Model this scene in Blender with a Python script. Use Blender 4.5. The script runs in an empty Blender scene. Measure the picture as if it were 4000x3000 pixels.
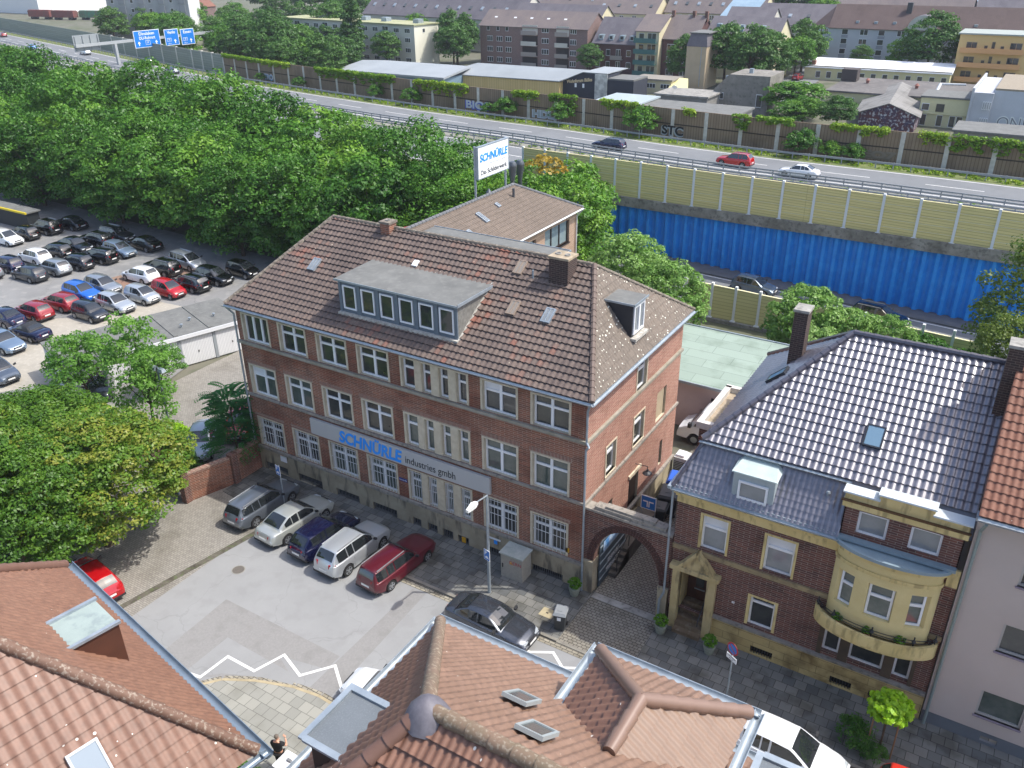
import bpy, bmesh, math, random
import numpy as np
from mathutils import Vector, Matrix
random.seed(7); R_=math.radians
S=bpy.context.scene; COL=S.collection
# ------------------------------------------------------------------ camera
cd=bpy.data.cameras.new('camera'); cam=bpy.data.objects.new('camera',cd); COL.objects.link(cam); S.camera=cam
cd.sensor_width=36; cd.sensor_fit='HORIZONTAL'; cd.lens=36*3330.85/4000; cd.clip_start=.5; cd.clip_end=3000
yaw,pit,rol=-.552486,.476168,-.0098504
f=Vector((math.sin(yaw)*math.cos(pit),math.cos(yaw)*math.cos(pit),-math.sin(pit)))
r=Vector((math.cos(yaw),-math.sin(yaw),0)); u=r.cross(f)
r2=r*math.cos(rol)+u*math.sin(rol); u2=-r*math.sin(rol)+u*math.cos(rol)
cam.matrix_world=Matrix(((r2.x,u2.x,-f.x,37.0428),(r2.y,u2.y,-f.y,-30.1597),(r2.z,u2.z,-f.z,28.8507),(0,0,0,1)))
# ------------------------------------------------------------------ light
W=bpy.data.worlds.new('World'); S.world=W; W.use_nodes=True; nt=W.node_tree
sky=nt.nodes.new('ShaderNodeTexSky'); sky.sky_type='NISHITA'; sky.sun_disc=False
sky.sun_elevation=R_(57); sky.sun_rotation=R_(61); sky.air_density=.8; sky.dust_density=2.5; sky.ozone_density=.8
bg=nt.nodes['Background']; bg.inputs[1].default_value=.15; nt.links.new(sky.outputs[0],bg.inputs[0])
sl=bpy.data.lights.new('sun','SUN'); sl.energy=2.15; sl.angle=R_(.55); sl.color=(1,.96,.9)
so=bpy.data.objects.new('sun',sl); COL.objects.link(so); so.rotation_euler=Vector((.477,.263,.839)).to_track_quat('Z','Y').to_euler(); so.location=(0,0,80)
S.view_settings.view_transform='Standard'; S.view_settings.look='None'; S.view_settings.exposure=1.05; S.view_settings.gamma=1
S.render.engine='CYCLES'
# ------------------------------------------------------------------ materials
MT={}
def nd(t,k,**kw):
    n=t.nodes.new(k)
    for a,b in kw.items(): setattr(n,a,b)
    return n
def hexc(h):
    c=[int(h[i:i+2],16)/255 for i in(0,2,4)]
    return tuple([x/12.92 if x<=.04045 else ((x+.055)/1.055)**2.4 for x in c]+[1])
def C(c): return hexc(c) if isinstance(c,str) else (c[0],c[1],c[2],1)
def mat(name,c,rough=.7,c2=None,sc=1.5,metal=0,bump=0,coord='Object',coat=0,spec=.5,det=6,c3=None,sc3=30,amt3=.5,emit=0,crack=0,st=0):
    if name in MT: return MT[name]
    m=bpy.data.materials.new(name); m.use_nodes=True; t=m.node_tree; b=t.nodes['Principled BSDF']
    b.inputs['Base Color'].default_value=C(c); b.inputs['Roughness'].default_value=rough; b.inputs['Metallic'].default_value=metal
    b.inputs['Coat Weight'].default_value=coat; b.inputs['Specular IOR Level'].default_value=spec
    if coat: b.inputs['Coat Roughness'].default_value=.05
    if emit: b.inputs['Emission Color'].default_value=C(c); b.inputs['Emission Strength'].default_value=emit
    if c2 is not None:
        tc=nd(t,'ShaderNodeTexCoord'); no=nd(t,'ShaderNodeTexNoise'); no.inputs['Scale'].default_value=sc; no.inputs['Detail'].default_value=det; no.inputs['Roughness'].default_value=.65
        t.links.new(tc.outputs[coord],no.inputs[0])
        mr=nd(t,'ShaderNodeMapRange'); mr.inputs[1].default_value=.32; mr.inputs[2].default_value=.68; t.links.new(no.outputs[0],mr.inputs[0])
        mx=nd(t,'ShaderNodeMix',data_type='RGBA'); mx.inputs[6].default_value=C(c); mx.inputs[7].default_value=C(c2)
        t.links.new(mr.outputs[0],mx.inputs[0]); out=mx.outputs[2]
        if c3 is not None:
            n3=nd(t,'ShaderNodeTexNoise'); n3.inputs['Scale'].default_value=sc3; n3.inputs['Detail'].default_value=3; t.links.new(tc.outputs[coord],n3.inputs[0])
            if st: mp=nd(t,'ShaderNodeMapping'); mp.inputs['Scale'].default_value=(1,1,st); t.links.new(tc.outputs[coord],mp.inputs[0]); t.links.new(mp.outputs[0],n3.inputs[0])
            m3=nd(t,'ShaderNodeMapRange'); m3.inputs[1].default_value=.52; m3.inputs[2].default_value=.66; m3.inputs[4].default_value=amt3; t.links.new(n3.outputs[0],m3.inputs[0])
            x3=nd(t,'ShaderNodeMix',data_type='RGBA'); x3.inputs[7].default_value=C(c3); t.links.new(out,x3.inputs[6]); t.links.new(m3.outputs[0],x3.inputs[0]); out=x3.outputs[2]
        if crack:
            dn=nd(t,'ShaderNodeTexNoise'); dn.inputs['Scale'].default_value=1.3; t.links.new(tc.outputs[coord],dn.inputs[0]); va=nd(t,'ShaderNodeVectorMath',operation='MULTIPLY_ADD'); va.inputs[1].default_value=(1.1,1.1,0); t.links.new(dn.outputs['Color'],va.inputs[0]); t.links.new(tc.outputs[coord],va.inputs[2])
            vo=nd(t,'ShaderNodeTexVoronoi',feature='DISTANCE_TO_EDGE'); vo.inputs['Scale'].default_value=.22; t.links.new(va.outputs[0],vo.inputs[0]); lt=nd(t,'ShaderNodeMapRange'); lt.inputs[1].default_value=.002; lt.inputs[2].default_value=.007; lt.inputs[3].default_value=crack; lt.inputs[4].default_value=0; t.links.new(vo.outputs[0],lt.inputs[0])
            xc=nd(t,'ShaderNodeMix',data_type='RGBA'); xc.inputs[7].default_value=(.05,.05,.048,1); t.links.new(out,xc.inputs[6]); t.links.new(lt.outputs[0],xc.inputs[0]); out=xc.outputs[2]
        t.links.new(out,b.inputs['Base Color'])
        if bump:
            bp=nd(t,'ShaderNodeBump'); bp.inputs[0].default_value=bump; bp.inputs[1].default_value=.03; t.links.new(no.outputs[0],bp.inputs[2]); t.links.new(bp.outputs[0],b.inputs['Normal'])
    MT[name]=m; return m
def brickmat(name,c1,c2,mort,bw=.24,bh=.075,ms=.014,patch=None,psc=.35,off=.5,rough=.85,coord='UV',dirt=None,dsc=1.2,freq=2):
    m=bpy.data.materials.new(name); m.use_nodes=True; t=m.node_tree; b=t.nodes['Principled BSDF']; b.inputs['Roughness'].default_value=rough
    tc=nd(t,'ShaderNodeTexCoord'); k=nd(t,'ShaderNodeTexBrick',offset=off,offset_frequency=freq)
    k.inputs['Color1'].default_value=C(c1); k.inputs['Color2'].default_value=C(c2); k.inputs['Mortar'].default_value=C(mort)
    k.inputs['Scale'].default_value=1; k.inputs['Mortar Size'].default_value=ms; k.inputs['Brick Width'].default_value=bw; k.inputs['Row Height'].default_value=bh; k.inputs['Mortar Smooth'].default_value=.1
    t.links.new(tc.outputs[coord],k.inputs[0]); out=k.outputs[0]
    for cc,s_,lo,hi,am in ([(patch,psc,.5,.62,.75)] if patch else [])+([(dirt,dsc,.5,.75,.6)] if dirt else []):
        no=nd(t,'ShaderNodeTexNoise'); no.inputs['Scale'].default_value=s_; no.inputs['Detail'].default_value=5; t.links.new(tc.outputs['Object'],no.inputs[0])
        mr=nd(t,'ShaderNodeMapRange'); mr.inputs[1].default_value=lo; mr.inputs[2].default_value=hi; mr.inputs[4].default_value=am; t.links.new(no.outputs[0],mr.inputs[0])
        mx=nd(t,'ShaderNodeMix',data_type='RGBA',blend_type='MULTIPLY'); mx.inputs[7].default_value=C(cc); t.links.new(out,mx.inputs[6]); t.links.new(mr.outputs[0],mx.inputs[0]); out=mx.outputs[2]
    t.links.new(out,b.inputs['Base Color'])
    bp=nd(t,'ShaderNodeBump',invert=True); bp.inputs[0].default_value=.5; bp.inputs[1].default_value=.01; t.links.new(k.outputs['Fac'],bp.inputs[2]); t.links.new(bp.outputs[0],b.inputs['Normal'])
    MT[name]=m; return m
def tilemat(name,cols,rough=.6,lichen=None,lsc=9,lth=.68,spec=.5,coat=0,metal=0):
    """cols: list of tile colours picked per tile (UV cell)"""
    m=bpy.data.materials.new(name); m.use_nodes=True; t=m.node_tree; b=t.nodes['Principled BSDF']; b.inputs['Roughness'].default_value=rough
    b.inputs['Specular IOR Level'].default_value=spec; b.inputs['Metallic'].default_value=metal; b.inputs['Coat Weight'].default_value=coat; b.inputs['Coat Roughness'].default_value=.25
    uv=nd(t,'ShaderNodeUVMap'); fl=nd(t,'ShaderNodeVectorMath',operation='FLOOR'); t.links.new(uv.outputs[0],fl.inputs[0])
    wn=nd(t,'ShaderNodeTexWhiteNoise',noise_dimensions='3D'); t.links.new(fl.outputs[0],wn.inputs[0])
    no=nd(t,'ShaderNodeTexNoise'); no.inputs['Scale'].default_value=.25; no.inputs['Detail'].default_value=4
    tc=nd(t,'ShaderNodeTexCoord'); t.links.new(tc.outputs['Object'],no.inputs[0])
    ad=nd(t,'ShaderNodeMath',operation='MULTIPLY_ADD'); ad.inputs[1].default_value=.2; t.links.new(wn.outputs[0],ad.inputs[0])
    mm=nd(t,'ShaderNodeMath',operation='MULTIPLY'); mm.inputs[1].default_value=.82; t.links.new(no.outputs[0],mm.inputs[0]); t.links.new(mm.outputs[0],ad.inputs[2])
    cr=nd(t,'ShaderNodeValToRGB'); t.links.new(ad.outputs[0],cr.inputs[0]); e=cr.color_ramp.elements
    n=len(cols)
    for i,c in enumerate(cols):
        p=.15+.7*i/(n-1)
        if i<2: e[i].position=p; e[i].color=C(c)
        else:
            q=e.new(p); q.color=C(c)
    out=cr.outputs[0]
    n2=nd(t,'ShaderNodeTexNoise'); n2.inputs['Scale'].default_value=6; n2.inputs['Detail'].default_value=6; t.links.new(tc.outputs['Object'],n2.inputs[0])
    m2=nd(t,'ShaderNodeMapRange'); m2.inputs[1].default_value=.3; m2.inputs[2].default_value=.7; m2.inputs[3].default_value=.82; m2.inputs[4].default_value=1.15; t.links.new(n2.outputs[0],m2.inputs[0])
    mx=nd(t,'ShaderNodeVectorMath',operation='SCALE'); t.links.new(out,mx.inputs[0]); t.links.new(m2.outputs[0],mx.inputs[3]); out=mx.outputs[0]
    if lichen:
        vo=nd(t,'ShaderNodeTexVoronoi'); vo.inputs['Scale'].default_value=lsc; t.links.new(tc.outputs['Object'],vo.inputs[0])
        n4=nd(t,'ShaderNodeTexNoise'); n4.inputs['Scale'].default_value=.9; t.links.new(tc.outputs['Object'],n4.inputs[0])
        s_=nd(t,'ShaderNodeMath',operation='MULTIPLY_ADD'); s_.inputs[1].default_value=.35; s_.inputs[2].default_value=lth-.62; t.links.new(n4.outputs[0],s_.inputs[0])
        lt=nd(t,'ShaderNodeMath',operation='LESS_THAN'); t.links.new(vo.outputs[0],lt.inputs[0]); t.links.new(s_.outputs[0],lt.inputs[1])
        x3=nd(t,'ShaderNodeMix',data_type='RGBA'); x3.inputs[7].default_value=C(lichen); t.links.new(out,x3.inputs[6]); t.links.new(lt.outputs[0],x3.inputs[0]); out=x3.outputs[2]
    t.links.new(out,b.inputs['Base Color']); MT[name]=m; return m
def leafmat(name,cols,trans=.35):
    m=bpy.data.materials.new(name); m.use_nodes=True; t=m.node_tree; t.nodes.remove(t.nodes['Principled BSDF'])
    uv=nd(t,'ShaderNodeUVMap'); sp=nd(t,'ShaderNodeSeparateXYZ'); t.links.new(uv.outputs[0],sp.inputs[0])
    oi=nd(t,'ShaderNodeObjectInfo'); ad=nd(t,'ShaderNodeMath',operation='MULTIPLY_ADD'); ad.inputs[1].default_value=.45
    t.links.new(oi.outputs['Random'],ad.inputs[0]); a2=nd(t,'ShaderNodeMath',operation='MULTIPLY'); a2.inputs[1].default_value=.65
    t.links.new(sp.outputs[0],a2.inputs[0]); t.links.new(a2.outputs[0],ad.inputs[2])
    cr=nd(t,'ShaderNodeValToRGB'); t.links.new(ad.outputs[0],cr.inputs[0]); e=cr.color_ramp.elements
    for i,c in enumerate(cols):
        p=i/(len(cols)-1)
        if i==0: e[0].color=C(c); e[0].position=0
        elif i==1: e[1].color=C(c); e[1].position=p
        else: q=e.new(p); q.color=C(c)
    df=nd(t,'ShaderNodeBsdfDiffuse'); tr=nd(t,'ShaderNodeBsdfTranslucent'); gl=nd(t,'ShaderNodeBsdfGlossy'); gl.inputs['Roughness'].default_value=.45
    ms=nd(t,'ShaderNodeMixShader'); ms.inputs[0].default_value=trans; m2=nd(t,'ShaderNodeMixShader'); m2.inputs[0].default_value=.025
    t.links.new(cr.outputs[0],df.inputs[0]); t.links.new(cr.outputs[0],tr.inputs[0])
    t.links.new(df.outputs[0],ms.inputs[1]); t.links.new(tr.outputs[0],ms.inputs[2]); t.links.new(ms.outputs[0],m2.inputs[1]); t.links.new(gl.outputs[0],m2.inputs[2])
    t.links.new(m2.outputs[0],t.nodes['Material Output'].inputs[0]); MT[name]=m; return m
def paint(name,c,metal=.35,rough=.28): return mat('paint_'+name,c,rough,metal=metal,coat=1)
# ------------------------------------------------------------------ mesh helpers
ORG={}
def thing(name,label,cat,loc=(0,0,0),rz=0,group=None):
    o=bpy.data.objects.new(name,None); COL.objects.link(o); o.location=loc; o.rotation_euler=(0,0,rz); o.empty_display_size=.3
    o['label']=label; o['category']=cat
    if group: o['group']=group
    return o
def wthing(name,label,cat,loc,group=None):
    "thing whose parts are given in world coordinates"
    o=thing(name,label,cat,loc,0,group); ORG[o.name]=Vector(loc); return o
def org(p):
    while p is not None:
        if p.name in ORG: return ORG[p.name]
        p=p.parent
    return Vector((0,0,0))
def tag(o,label,cat,group=None):
    o['label']=label; o['category']=cat
    if group: o['group']=group
    return o
class MB:
    def __init__(s): s.v=[];s.f=[];s.m=[]
    def poly(s,pts,m=0):
        b=len(s.v); s.v+= [tuple(p) for p in pts]; s.f.append(tuple(range(b,b+len(pts)))); s.m.append(m)
    def hexa(s,p,m=0):
        "8 corners: bottom 0-3 ccw, top 4-7"
        b=len(s.v); s.v+=[tuple(q) for q in p]
        for q in((3,2,1,0),(4,5,6,7),(0,1,5,4),(1,2,6,5),(2,3,7,6),(3,0,4,7)): s.f.append(tuple(b+i for i in q)); s.m.append(m)
    def box(s,x0,x1,y0,y1,z0,z1,m=0): s.hexa([(x0,y0,z0),(x1,y0,z0),(x1,y1,z0),(x0,y1,z0),(x0,y0,z1),(x1,y0,z1),(x1,y1,z1),(x0,y1,z1)],m)
    def prism(s,pts,z0,z1,m=0,mt=None):
        n=len(pts); b=len(s.v)
        if callable(z0): lo=[(p[0],p[1],z0(p)) for p in pts]
        else: lo=[(p[0],p[1],z0) for p in pts]
        hi=[(p[0],p[1],z1(p) if callable(z1) else z1) for p in pts]
        s.v+=lo+hi
        s.f.append(tuple(b+i for i in range(n-1,-1,-1))); s.m.append(m)
        s.f.append(tuple(b+n+i for i in range(n))); s.m.append(m if mt is None else mt)
        for i in range(n): j=(i+1)%n; s.f.append((b+i,b+j,b+n+j,b+n+i)); s.m.append(m)
    def tube(s,p0,p1,r0,r1=None,n=8,m=0,cap=True):
        r1=r0 if r1 is None else r1; p0=Vector(p0); p1=Vector(p1); d=(p1-p0).normalized()
        a=d.orthogonal().normalized(); c=d.cross(a); b=len(s.v)
        for p,r in((p0,r0),(p1,r1)):
            for i in range(n):
                t=2*math.pi*i/n; s.v.append(tuple(p+(a*math.cos(t)+c*math.sin(t))*r))
        for i in range(n): j=(i+1)%n; s.f.append((b+i,b+j,b+n+j,b+n+i)); s.m.append(m)
        if cap: s.f.append(tuple(b+i for i in range(n-1,-1,-1))); s.m.append(m); s.f.append(tuple(b+n+i for i in range(n))); s.m.append(m)
    def lathe(s,o,prof,n=16,m=0,axis=None):
        b=len(s.v); o=Vector(o)
        for r,z in prof:
            for i in range(n):
                t=2*math.pi*i/n; s.v.append((o.x+r*math.cos(t),o.y+r*math.sin(t),o.z+z))
        for k in range(len(prof)-1):
            for i in range(n): j=(i+1)%n; s.f.append((b+k*n+i,b+k*n+j,b+(k+1)*n+j,b+(k+1)*n+i)); s.m.append(m)
        s.f.append(tuple(b+i for i in range(n-1,-1,-1))); s.m.append(m)
        k=len(prof)-1; s.f.append(tuple(b+k*n+i for i in range(n))); s.m.append(m)
    def fbox(s,F,u0,u1,z0,z1,d0,d1,m=0):
        "box in a facade frame; d inward"
        P=F.P; s.hexa([P(u0,z0,d0),P(u1,z0,d0),P(u1,z0,d1),P(u0,z0,d1),P(u0,z1,d0),P(u1,z1,d0),P(u1,z1,d1),P(u0,z1,d1)],m)
    def fquad(s,F,u0,u1,z0,z1,d,m=0): P=F.P; s.poly([P(u0,z0,d),P(u1,z0,d),P(u1,z1,d),P(u0,z1,d)],m)
    def panel(s,F,u0,u1,z0,z1,ops,depth=.2,m=0,mr=None):
        "wall panel with rectangular openings (u0,u1,z0,z1) and reveals"
        us=sorted({u0,u1,*[q for o in ops for q in o[:2]]}); zs=sorted({z0,z1,*[q for o in ops for q in o[2:4]]})
        us=[q for q in us if u0<=q<=u1]; zs=[q for q in zs if z0<=q<=z1]
        for i in range(len(us)-1):
            for j in range(len(zs)-1):
                cu=(us[i]+us[i+1])/2; cz=(zs[j]+zs[j+1])/2
                if any(o[0]<cu<o[1] and o[2]<cz<o[3] for o in ops): continue
                s.fquad(F,us[i],us[i+1],zs[j],zs[j+1],0,m)
        mr=m if mr is None else mr; P=F.P
        for a,b,c,d in [o[:4] for o in ops]:
            s.poly([P(a,c,0),P(a,d,0),P(a,d,depth),P(a,c,depth)],mr); s.poly([P(b,d,0),P(b,c,0),P(b,c,depth),P(b,d,depth)],mr)
            s.poly([P(a,d,0),P(b,d,0),P(b,d,depth),P(a,d,depth)],mr); s.poly([P(b,c,0),P(a,c,0),P(a,c,depth),P(b,c,depth)],mr)
    def mesh(s,name,mats,off=Vector((0,0,0)),smooth=None):
        me=bpy.data.meshes.new(name); V=[(a-off.x,b-off.y,c-off.z) for a,b,c in s.v]
        me.from_pydata(V,[],s.f); me.polygons.foreach_set('material_index',s.m)
        for q in mats: me.materials.append(q)
        n=len(me.loops); uv=me.uv_layers.new(name='UVMap'); co=np.empty(len(V)*3); me.vertices.foreach_get('co',co); co=co.reshape(-1,3)
        vi=np.empty(n,int); me.loops.foreach_get('vertex_index',vi); nf=len(me.polygons); nr=np.empty(nf*3); me.polygons.foreach_get('normal',nr); nr=nr.reshape(-1,3)
        lt=np.empty(nf,int); me.polygons.foreach_get('loop_total',lt); N=np.repeat(nr,lt,axis=0); P=co[vi]
        h=np.hypot(N[:,0],N[:,1]); hz=np.where(h<1e-6,1,h); U=np.where(h>.5,(-N[:,1]*P[:,0]+N[:,0]*P[:,1])/hz,P[:,0]); Vv=np.where(h>.5,P[:,2],P[:,1])
        uv.data.foreach_set('uv',np.stack([U,Vv],1).ravel())
        if smooth is not None:
            me.polygons.foreach_set('use_smooth',[True]*nf); me.set_sharp_from_angle(angle=R_(smooth))
        me.update(); return me
    def build(s,name,mats,parent=None,smooth=None,kind=None,loc=None):
        if not isinstance(mats,(list,tuple)): mats=[mats]
        off=org(parent) if loc is None else Vector(loc)
        o=bpy.data.objects.new(name,s.mesh(name,mats,off,smooth)); COL.objects.link(o)
        if parent is not None: o.parent=parent
        elif loc is not None: o.location=loc
        if kind: o['kind']=kind
        return o
class Fr:
    def __init__(s,x,y,deg=0): a=R_(deg); s.o=Vector((x,y,0)); s.u=Vector((math.cos(a),math.sin(a),0)); s.n=Vector((math.sin(a),-math.cos(a),0))
    def P(s,u,z,d=0): p=s.o+s.u*u-s.n*d; return (p.x,p.y,z)
def link(me,name,parent=None,loc=(0,0,0),rz=0,kind=None):
    o=bpy.data.objects.new(name,me); COL.objects.link(o); o.location=loc; o.rotation_euler=(0,0,rz)
    if parent is not None: o.parent=parent
    if kind: o['kind']=kind
    return o
def tiles(name,poly,tw,ch,mats,parent,amp=.025,lift=.03,wave=4,e=None,kind='wave',seed=0,off=.012,curve=0):
    """real overlapping tile courses laid on the planar polygon poly (first edge = eave)"""
    P=[Vector(p) for p in poly]; e=(P[1]-P[0]).normalized() if e is None else Vector(e).normalized()
    n=Vector((0,0,0))
    for i in range(1,len(P)-1): n+=(P[i]-P[0]).cross(P[i+1]-P[0])
    n.normalize()
    if n.z<0: n=-n
    up=n.cross(e).normalized()
    if up.z<0: up=-up
    uu=[(p-P[0]).dot(e) for p in P]; vv=[(p-P[0]).dot(up) for p in P]
    u0,u1,v0,v1=min(uu),max(uu),min(vv),max(vv); nc=int((v1-v0)/ch)+1; nu=int((u1-u0)/tw*wave)+2
    rng=random.Random(seed+1); bm=bmesh.new(); uvl=bm.loops.layers.uv.new('UVMap'); rows=[]
    for k in range(nc):
        for q in (0,1):
            row=[]; v=v0+(k+q)*ch-(.018 if q==0 and k else 0)
            for i in range(nu+1):
                uq=u0+i*tw/wave; ph=i/wave
                if kind=='wave': h=amp*math.sin(2*math.pi*ph)
                elif kind=='s': h=amp*(1 if (i%wave)==0 else (.75 if i%wave in(1,wave-1) else 0))
                else: h=0
                h+=(lift if q==0 else 0)+off
                row.append(bm.verts.new(P[0]+e*uq+up*v+n*h))
            rows.append((row,k,q))
            if q==0 and k: rows.insert(len(rows)-1,([bm.verts.new(w.co) for w in rows[-2][0]],k-1,2)); rows.insert(len(rows)-1,([bm.verts.new(w.co) for w in row],k-1,2))
    for a in range(len(rows)-1):
        ra,ka,qa=rows[a]; rb,kb,qb=rows[a+1]
        if (qa==2)!=(qb==2): continue
        for i in range(nu):
            try: fc=bm.faces.new((ra[i],ra[i+1],rb[i+1],rb[i]))
            except ValueError: continue
            col=i//wave+.1; 
            for lp,(cu,cv) in zip(fc.loops,((.1,.1),(.8,.1),(.8,.8),(.1,.8))): lp[uvl].uv=(col+cu*.6,kb+cv*.6)
            fc.smooth=(qa!=2 and kind=='wave')
    if poly is not None:
        c=sum(P,Vector())/len(P)
        for i in range(len(P)):
            a,b=P[i],P[(i+1)%len(P)]; no=(b-a).cross(n).normalized()
            if no.dot(c-a)>0: no=-no
            co=a+no*(.03 if i==0 else 0)
            bmesh.ops.bisect_plane(bm,geom=bm.verts[:]+bm.edges[:]+bm.faces[:],plane_co=co,plane_no=no,clear_outer=True)
    bm.faces.ensure_lookup_table()
    of=org(parent); bmesh.ops.translate(bm,verts=bm.verts[:],vec=-of)
    me=bpy.data.meshes.new(name); bm.to_mesh(me); bm.free()
    for m in (mats if isinstance(mats,(list,tuple)) else [mats]): me.materials.append(m)
    o=bpy.data.objects.new(name,me); COL.objects.link(o); o.parent=parent; return o
def caps(mb,p0,p1,r=.13,seg=.4,m=0,n=8,h=.03):
    p0=Vector(p0);p1=Vector(p1);L=(p1-p0).length;k=max(1,round(L/seg));d=(p1-p0)/k
    for i in range(k): a=p0+d*i; mb.tube(a+Vector((0,0,h)),a+d*1.06+Vector((0,0,h)),r*1.1,r*.9,n,m)
def gutter(mb,p0,p1,out,r=.085,m=0,n=7):
    "open half-round gutter"
    p0=Vector(p0);p1=Vector(p1);o=Vector(out).normalized(); up=Vector((0,0,1)); b=len(mb.v)
    for p in(p0,p1):
        for rr in(r,r*.86):
            for i in range(n+1):
                t=math.pi*i/n; mb.v.append(tuple(p+o*(-math.cos(t)*rr)+up*(-math.sin(t)*rr)))
    N=n+1
    for k in(0,N):
        for i in range(n): q=(b+k+i,b+k+i+1,b+2*N+k+i+1,b+2*N+k+i); mb.f.append(q if k==0 else q[::-1]); mb.m.append(m)
    for i in(0,n): mb.f.append((b+i,b+N+i,b+3*N+i,b+2*N+i)); mb.m.append(m)
def text(s,size,mat_,parent,M,name='lettering',ext=.01,shear=0,bold=0,width=None):
    c=bpy.data.curves.new(name,'FONT'); c.body=s; c.size=size; c.extrude=ext; c.shear=shear; c.offset=bold; c.align_x='CENTER'; c.align_y='CENTER'
    o=bpy.data.objects.new('tmp',c); COL.objects.link(o); bpy.context.view_layer.update()
    me=bpy.data.meshes.new_from_object(o.evaluated_get(bpy.context.evaluated_depsgraph_get())); bpy.data.objects.remove(o); bpy.data.curves.remove(c)
    if width:
        xs=[v.co.x for v in me.vertices]; k=width/(max(xs)-min(xs)); me.transform(Matrix.Diagonal((k,1,1,1)))
    me.transform(M); me.transform(Matrix.Translation(-org(parent))); me.name=name; me.materials.clear(); me.materials.append(mat_)
    t=bpy.data.objects.new(name,me); COL.objects.link(t); t.parent=parent; return t
def tmat(F,u,z,d):
    "text matrix on facade frame"
    p=Vector(F.P(u,z,d)); return Matrix(((F.u.x,0,F.n.x,p.x),(F.u.y,0,F.n.y,p.y),(0,1,0,p.z),(0,0,0,1)))
# ------------------------------------------------------------------ palette
white=mat('white_frame','e9ebec',.35); trim=mat('cream_trim','cfc5ae',.8,'b9ad94',3); zinc=mat('zinc','aab4ba',.45,'8f9aa2',2,metal=.4)
pane=mat('pane_dark',(.025,.03,.033),.04,(.06,.065,.06),1.3,spec=.9); pane2=mat('pane_curtain','8f9496',.12,'7c8183',1,spec=.8); pane3=mat('pane_green',(.05,.075,.065),.04,(.13,.15,.13),1.2,spec=.9)
blindm=mat('blind_white','dfe1e2',.5); bar=mat('bar_white','d5d7d8',.4); black=mat('black_metal',(.02,.02,.022),.5); dark=mat('dark_void',(.012,.012,.013),.9)
felt=mat('roofing_felt','757672',.9,'636461',.8,bump=.2,c3='82827d',sc3=3,amt3=.4); conc=mat('concrete','a5a29a',.9,'7d7b74',1.2,bump=.3,c3='56544f',sc3=4,amt3=.5)
brick=brickmat('brick_brown_red','965f48','724b3c','ab9683',bw=.5,bh=.105,ms=.011,patch='c9a79a',psc=.3,dirt='a39a96',dsc=.5)
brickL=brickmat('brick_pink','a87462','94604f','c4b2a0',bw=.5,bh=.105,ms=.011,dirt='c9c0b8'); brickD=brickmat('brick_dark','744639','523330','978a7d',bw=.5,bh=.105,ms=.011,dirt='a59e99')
soldier=brickmat('brick_soldier','7f4234','5a2b25','b3a28f',bw=.075,bh=.26,off=0)
plinth=mat('plinth_render','b0a58c',.9,'91866f',.7,bump=.2,c3='4b463e',sc3=2.6,amt3=.7,st=.25)
ledge=mat('stone_ledge','a09a8f',.9,'857f75',1.5,c3='4c4843',sc3=5,amt3=.5)
yel=mat('yellow_trim','dcc88e',.8,'cdb779',.9,c3='66532f',sc3=4,amt3=.45,st=.25); yelP=mat('yellow_plaster','dccb93',.8,'d0bd83',.8)
sand=mat('sandstone','c2b083',.85,'ac9868',.8,c3='4d4433',sc3=3.5,amt3=.6,st=.25)
roofM=tilemat('tiles_brown',['413935','4f4540','5a4e48','63564f','6c5e55','7c5446','8a4f42'],.75,'b5a996',4,.49)
roofE=tilemat('tiles_lichen',['635b51','6b6258','73695e','7b7064'],.85,'d9d8c8',4.5,.62)
roofA=tilemat('tiles_tan',['5f554b','675c51','6e6257','76695b'],.85,'b5a999',5,.45)
roofN=tilemat('tiles_glazed',['63616a','6e6c74','79777f'],.37,None,spec=1,coat=1,metal=.1)
roofR=tilemat('tiles_red',['6e4636','774d3c','805643','885e4a'],.7,'d9cfc0',3,.46)
roofC=tilemat('tiles_red_brown',['6b4b3b','745342','7d5b49','866452'],.5,'ddd8cc',3.5,.52)
roofC2=tilemat('tiles_pinkish_brown',['735a4a','7c6251','856a59','8e7361'],.45,'ddd6c8',4,.47)
roofG=tilemat('tiles_grey_far',['545157','5f5b60','696569','736f72'],.8); roofG2=tilemat('tiles_brown_far',['645c5c','706663','7b7069'],.8)
asph=mat('asphalt','8b8c8b',.9,'939493',.35,bump=.15,c3='858584',sc3=1.2,amt3=.45,crack=.13); asph2=mat('asphalt_lot','868684',.92,'777775',.22,c3='979590',sc3=.9,amt3=.5,crack=.3)
patchm=mat('asphalt_patch','838280',.95,'8d8c89',9,det=3,c3='7a7976',sc3=1.4,amt3=.4); hwm=mat('motorway_asphalt','6e7173',.9,'7a7d7f',.12,c3='66696b',sc3=.6,amt3=.4)
line=mat('road_paint','e4e4e0',.7,'cfcfca',5); kerbm=mat('kerbstone','8e8a80',.9,'77736a',2)
slab=brickmat('pavement_slabs','7d7c76','5d5f5e','45443f',.5,.5,.014,patch='b8b4aa',psc=.8,dirt='c0bcb0',dsc=.6)
slabL=brickmat('pavement_slabs_light','9b9a90','888880','63625b',.52,.52,.012,dirt='c8c4b8',dsc=.6)
block=brickmat('block_paving','969289','86827a','67645d',.22,.11,.01,dirt='b5b1a6',dsc=.5)
wavyb=brickmat('wavy_blocks','8d887c','7b766b','45413a',.24,.17,.016,dirt='c2bbaa',dsc=.9)
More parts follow.
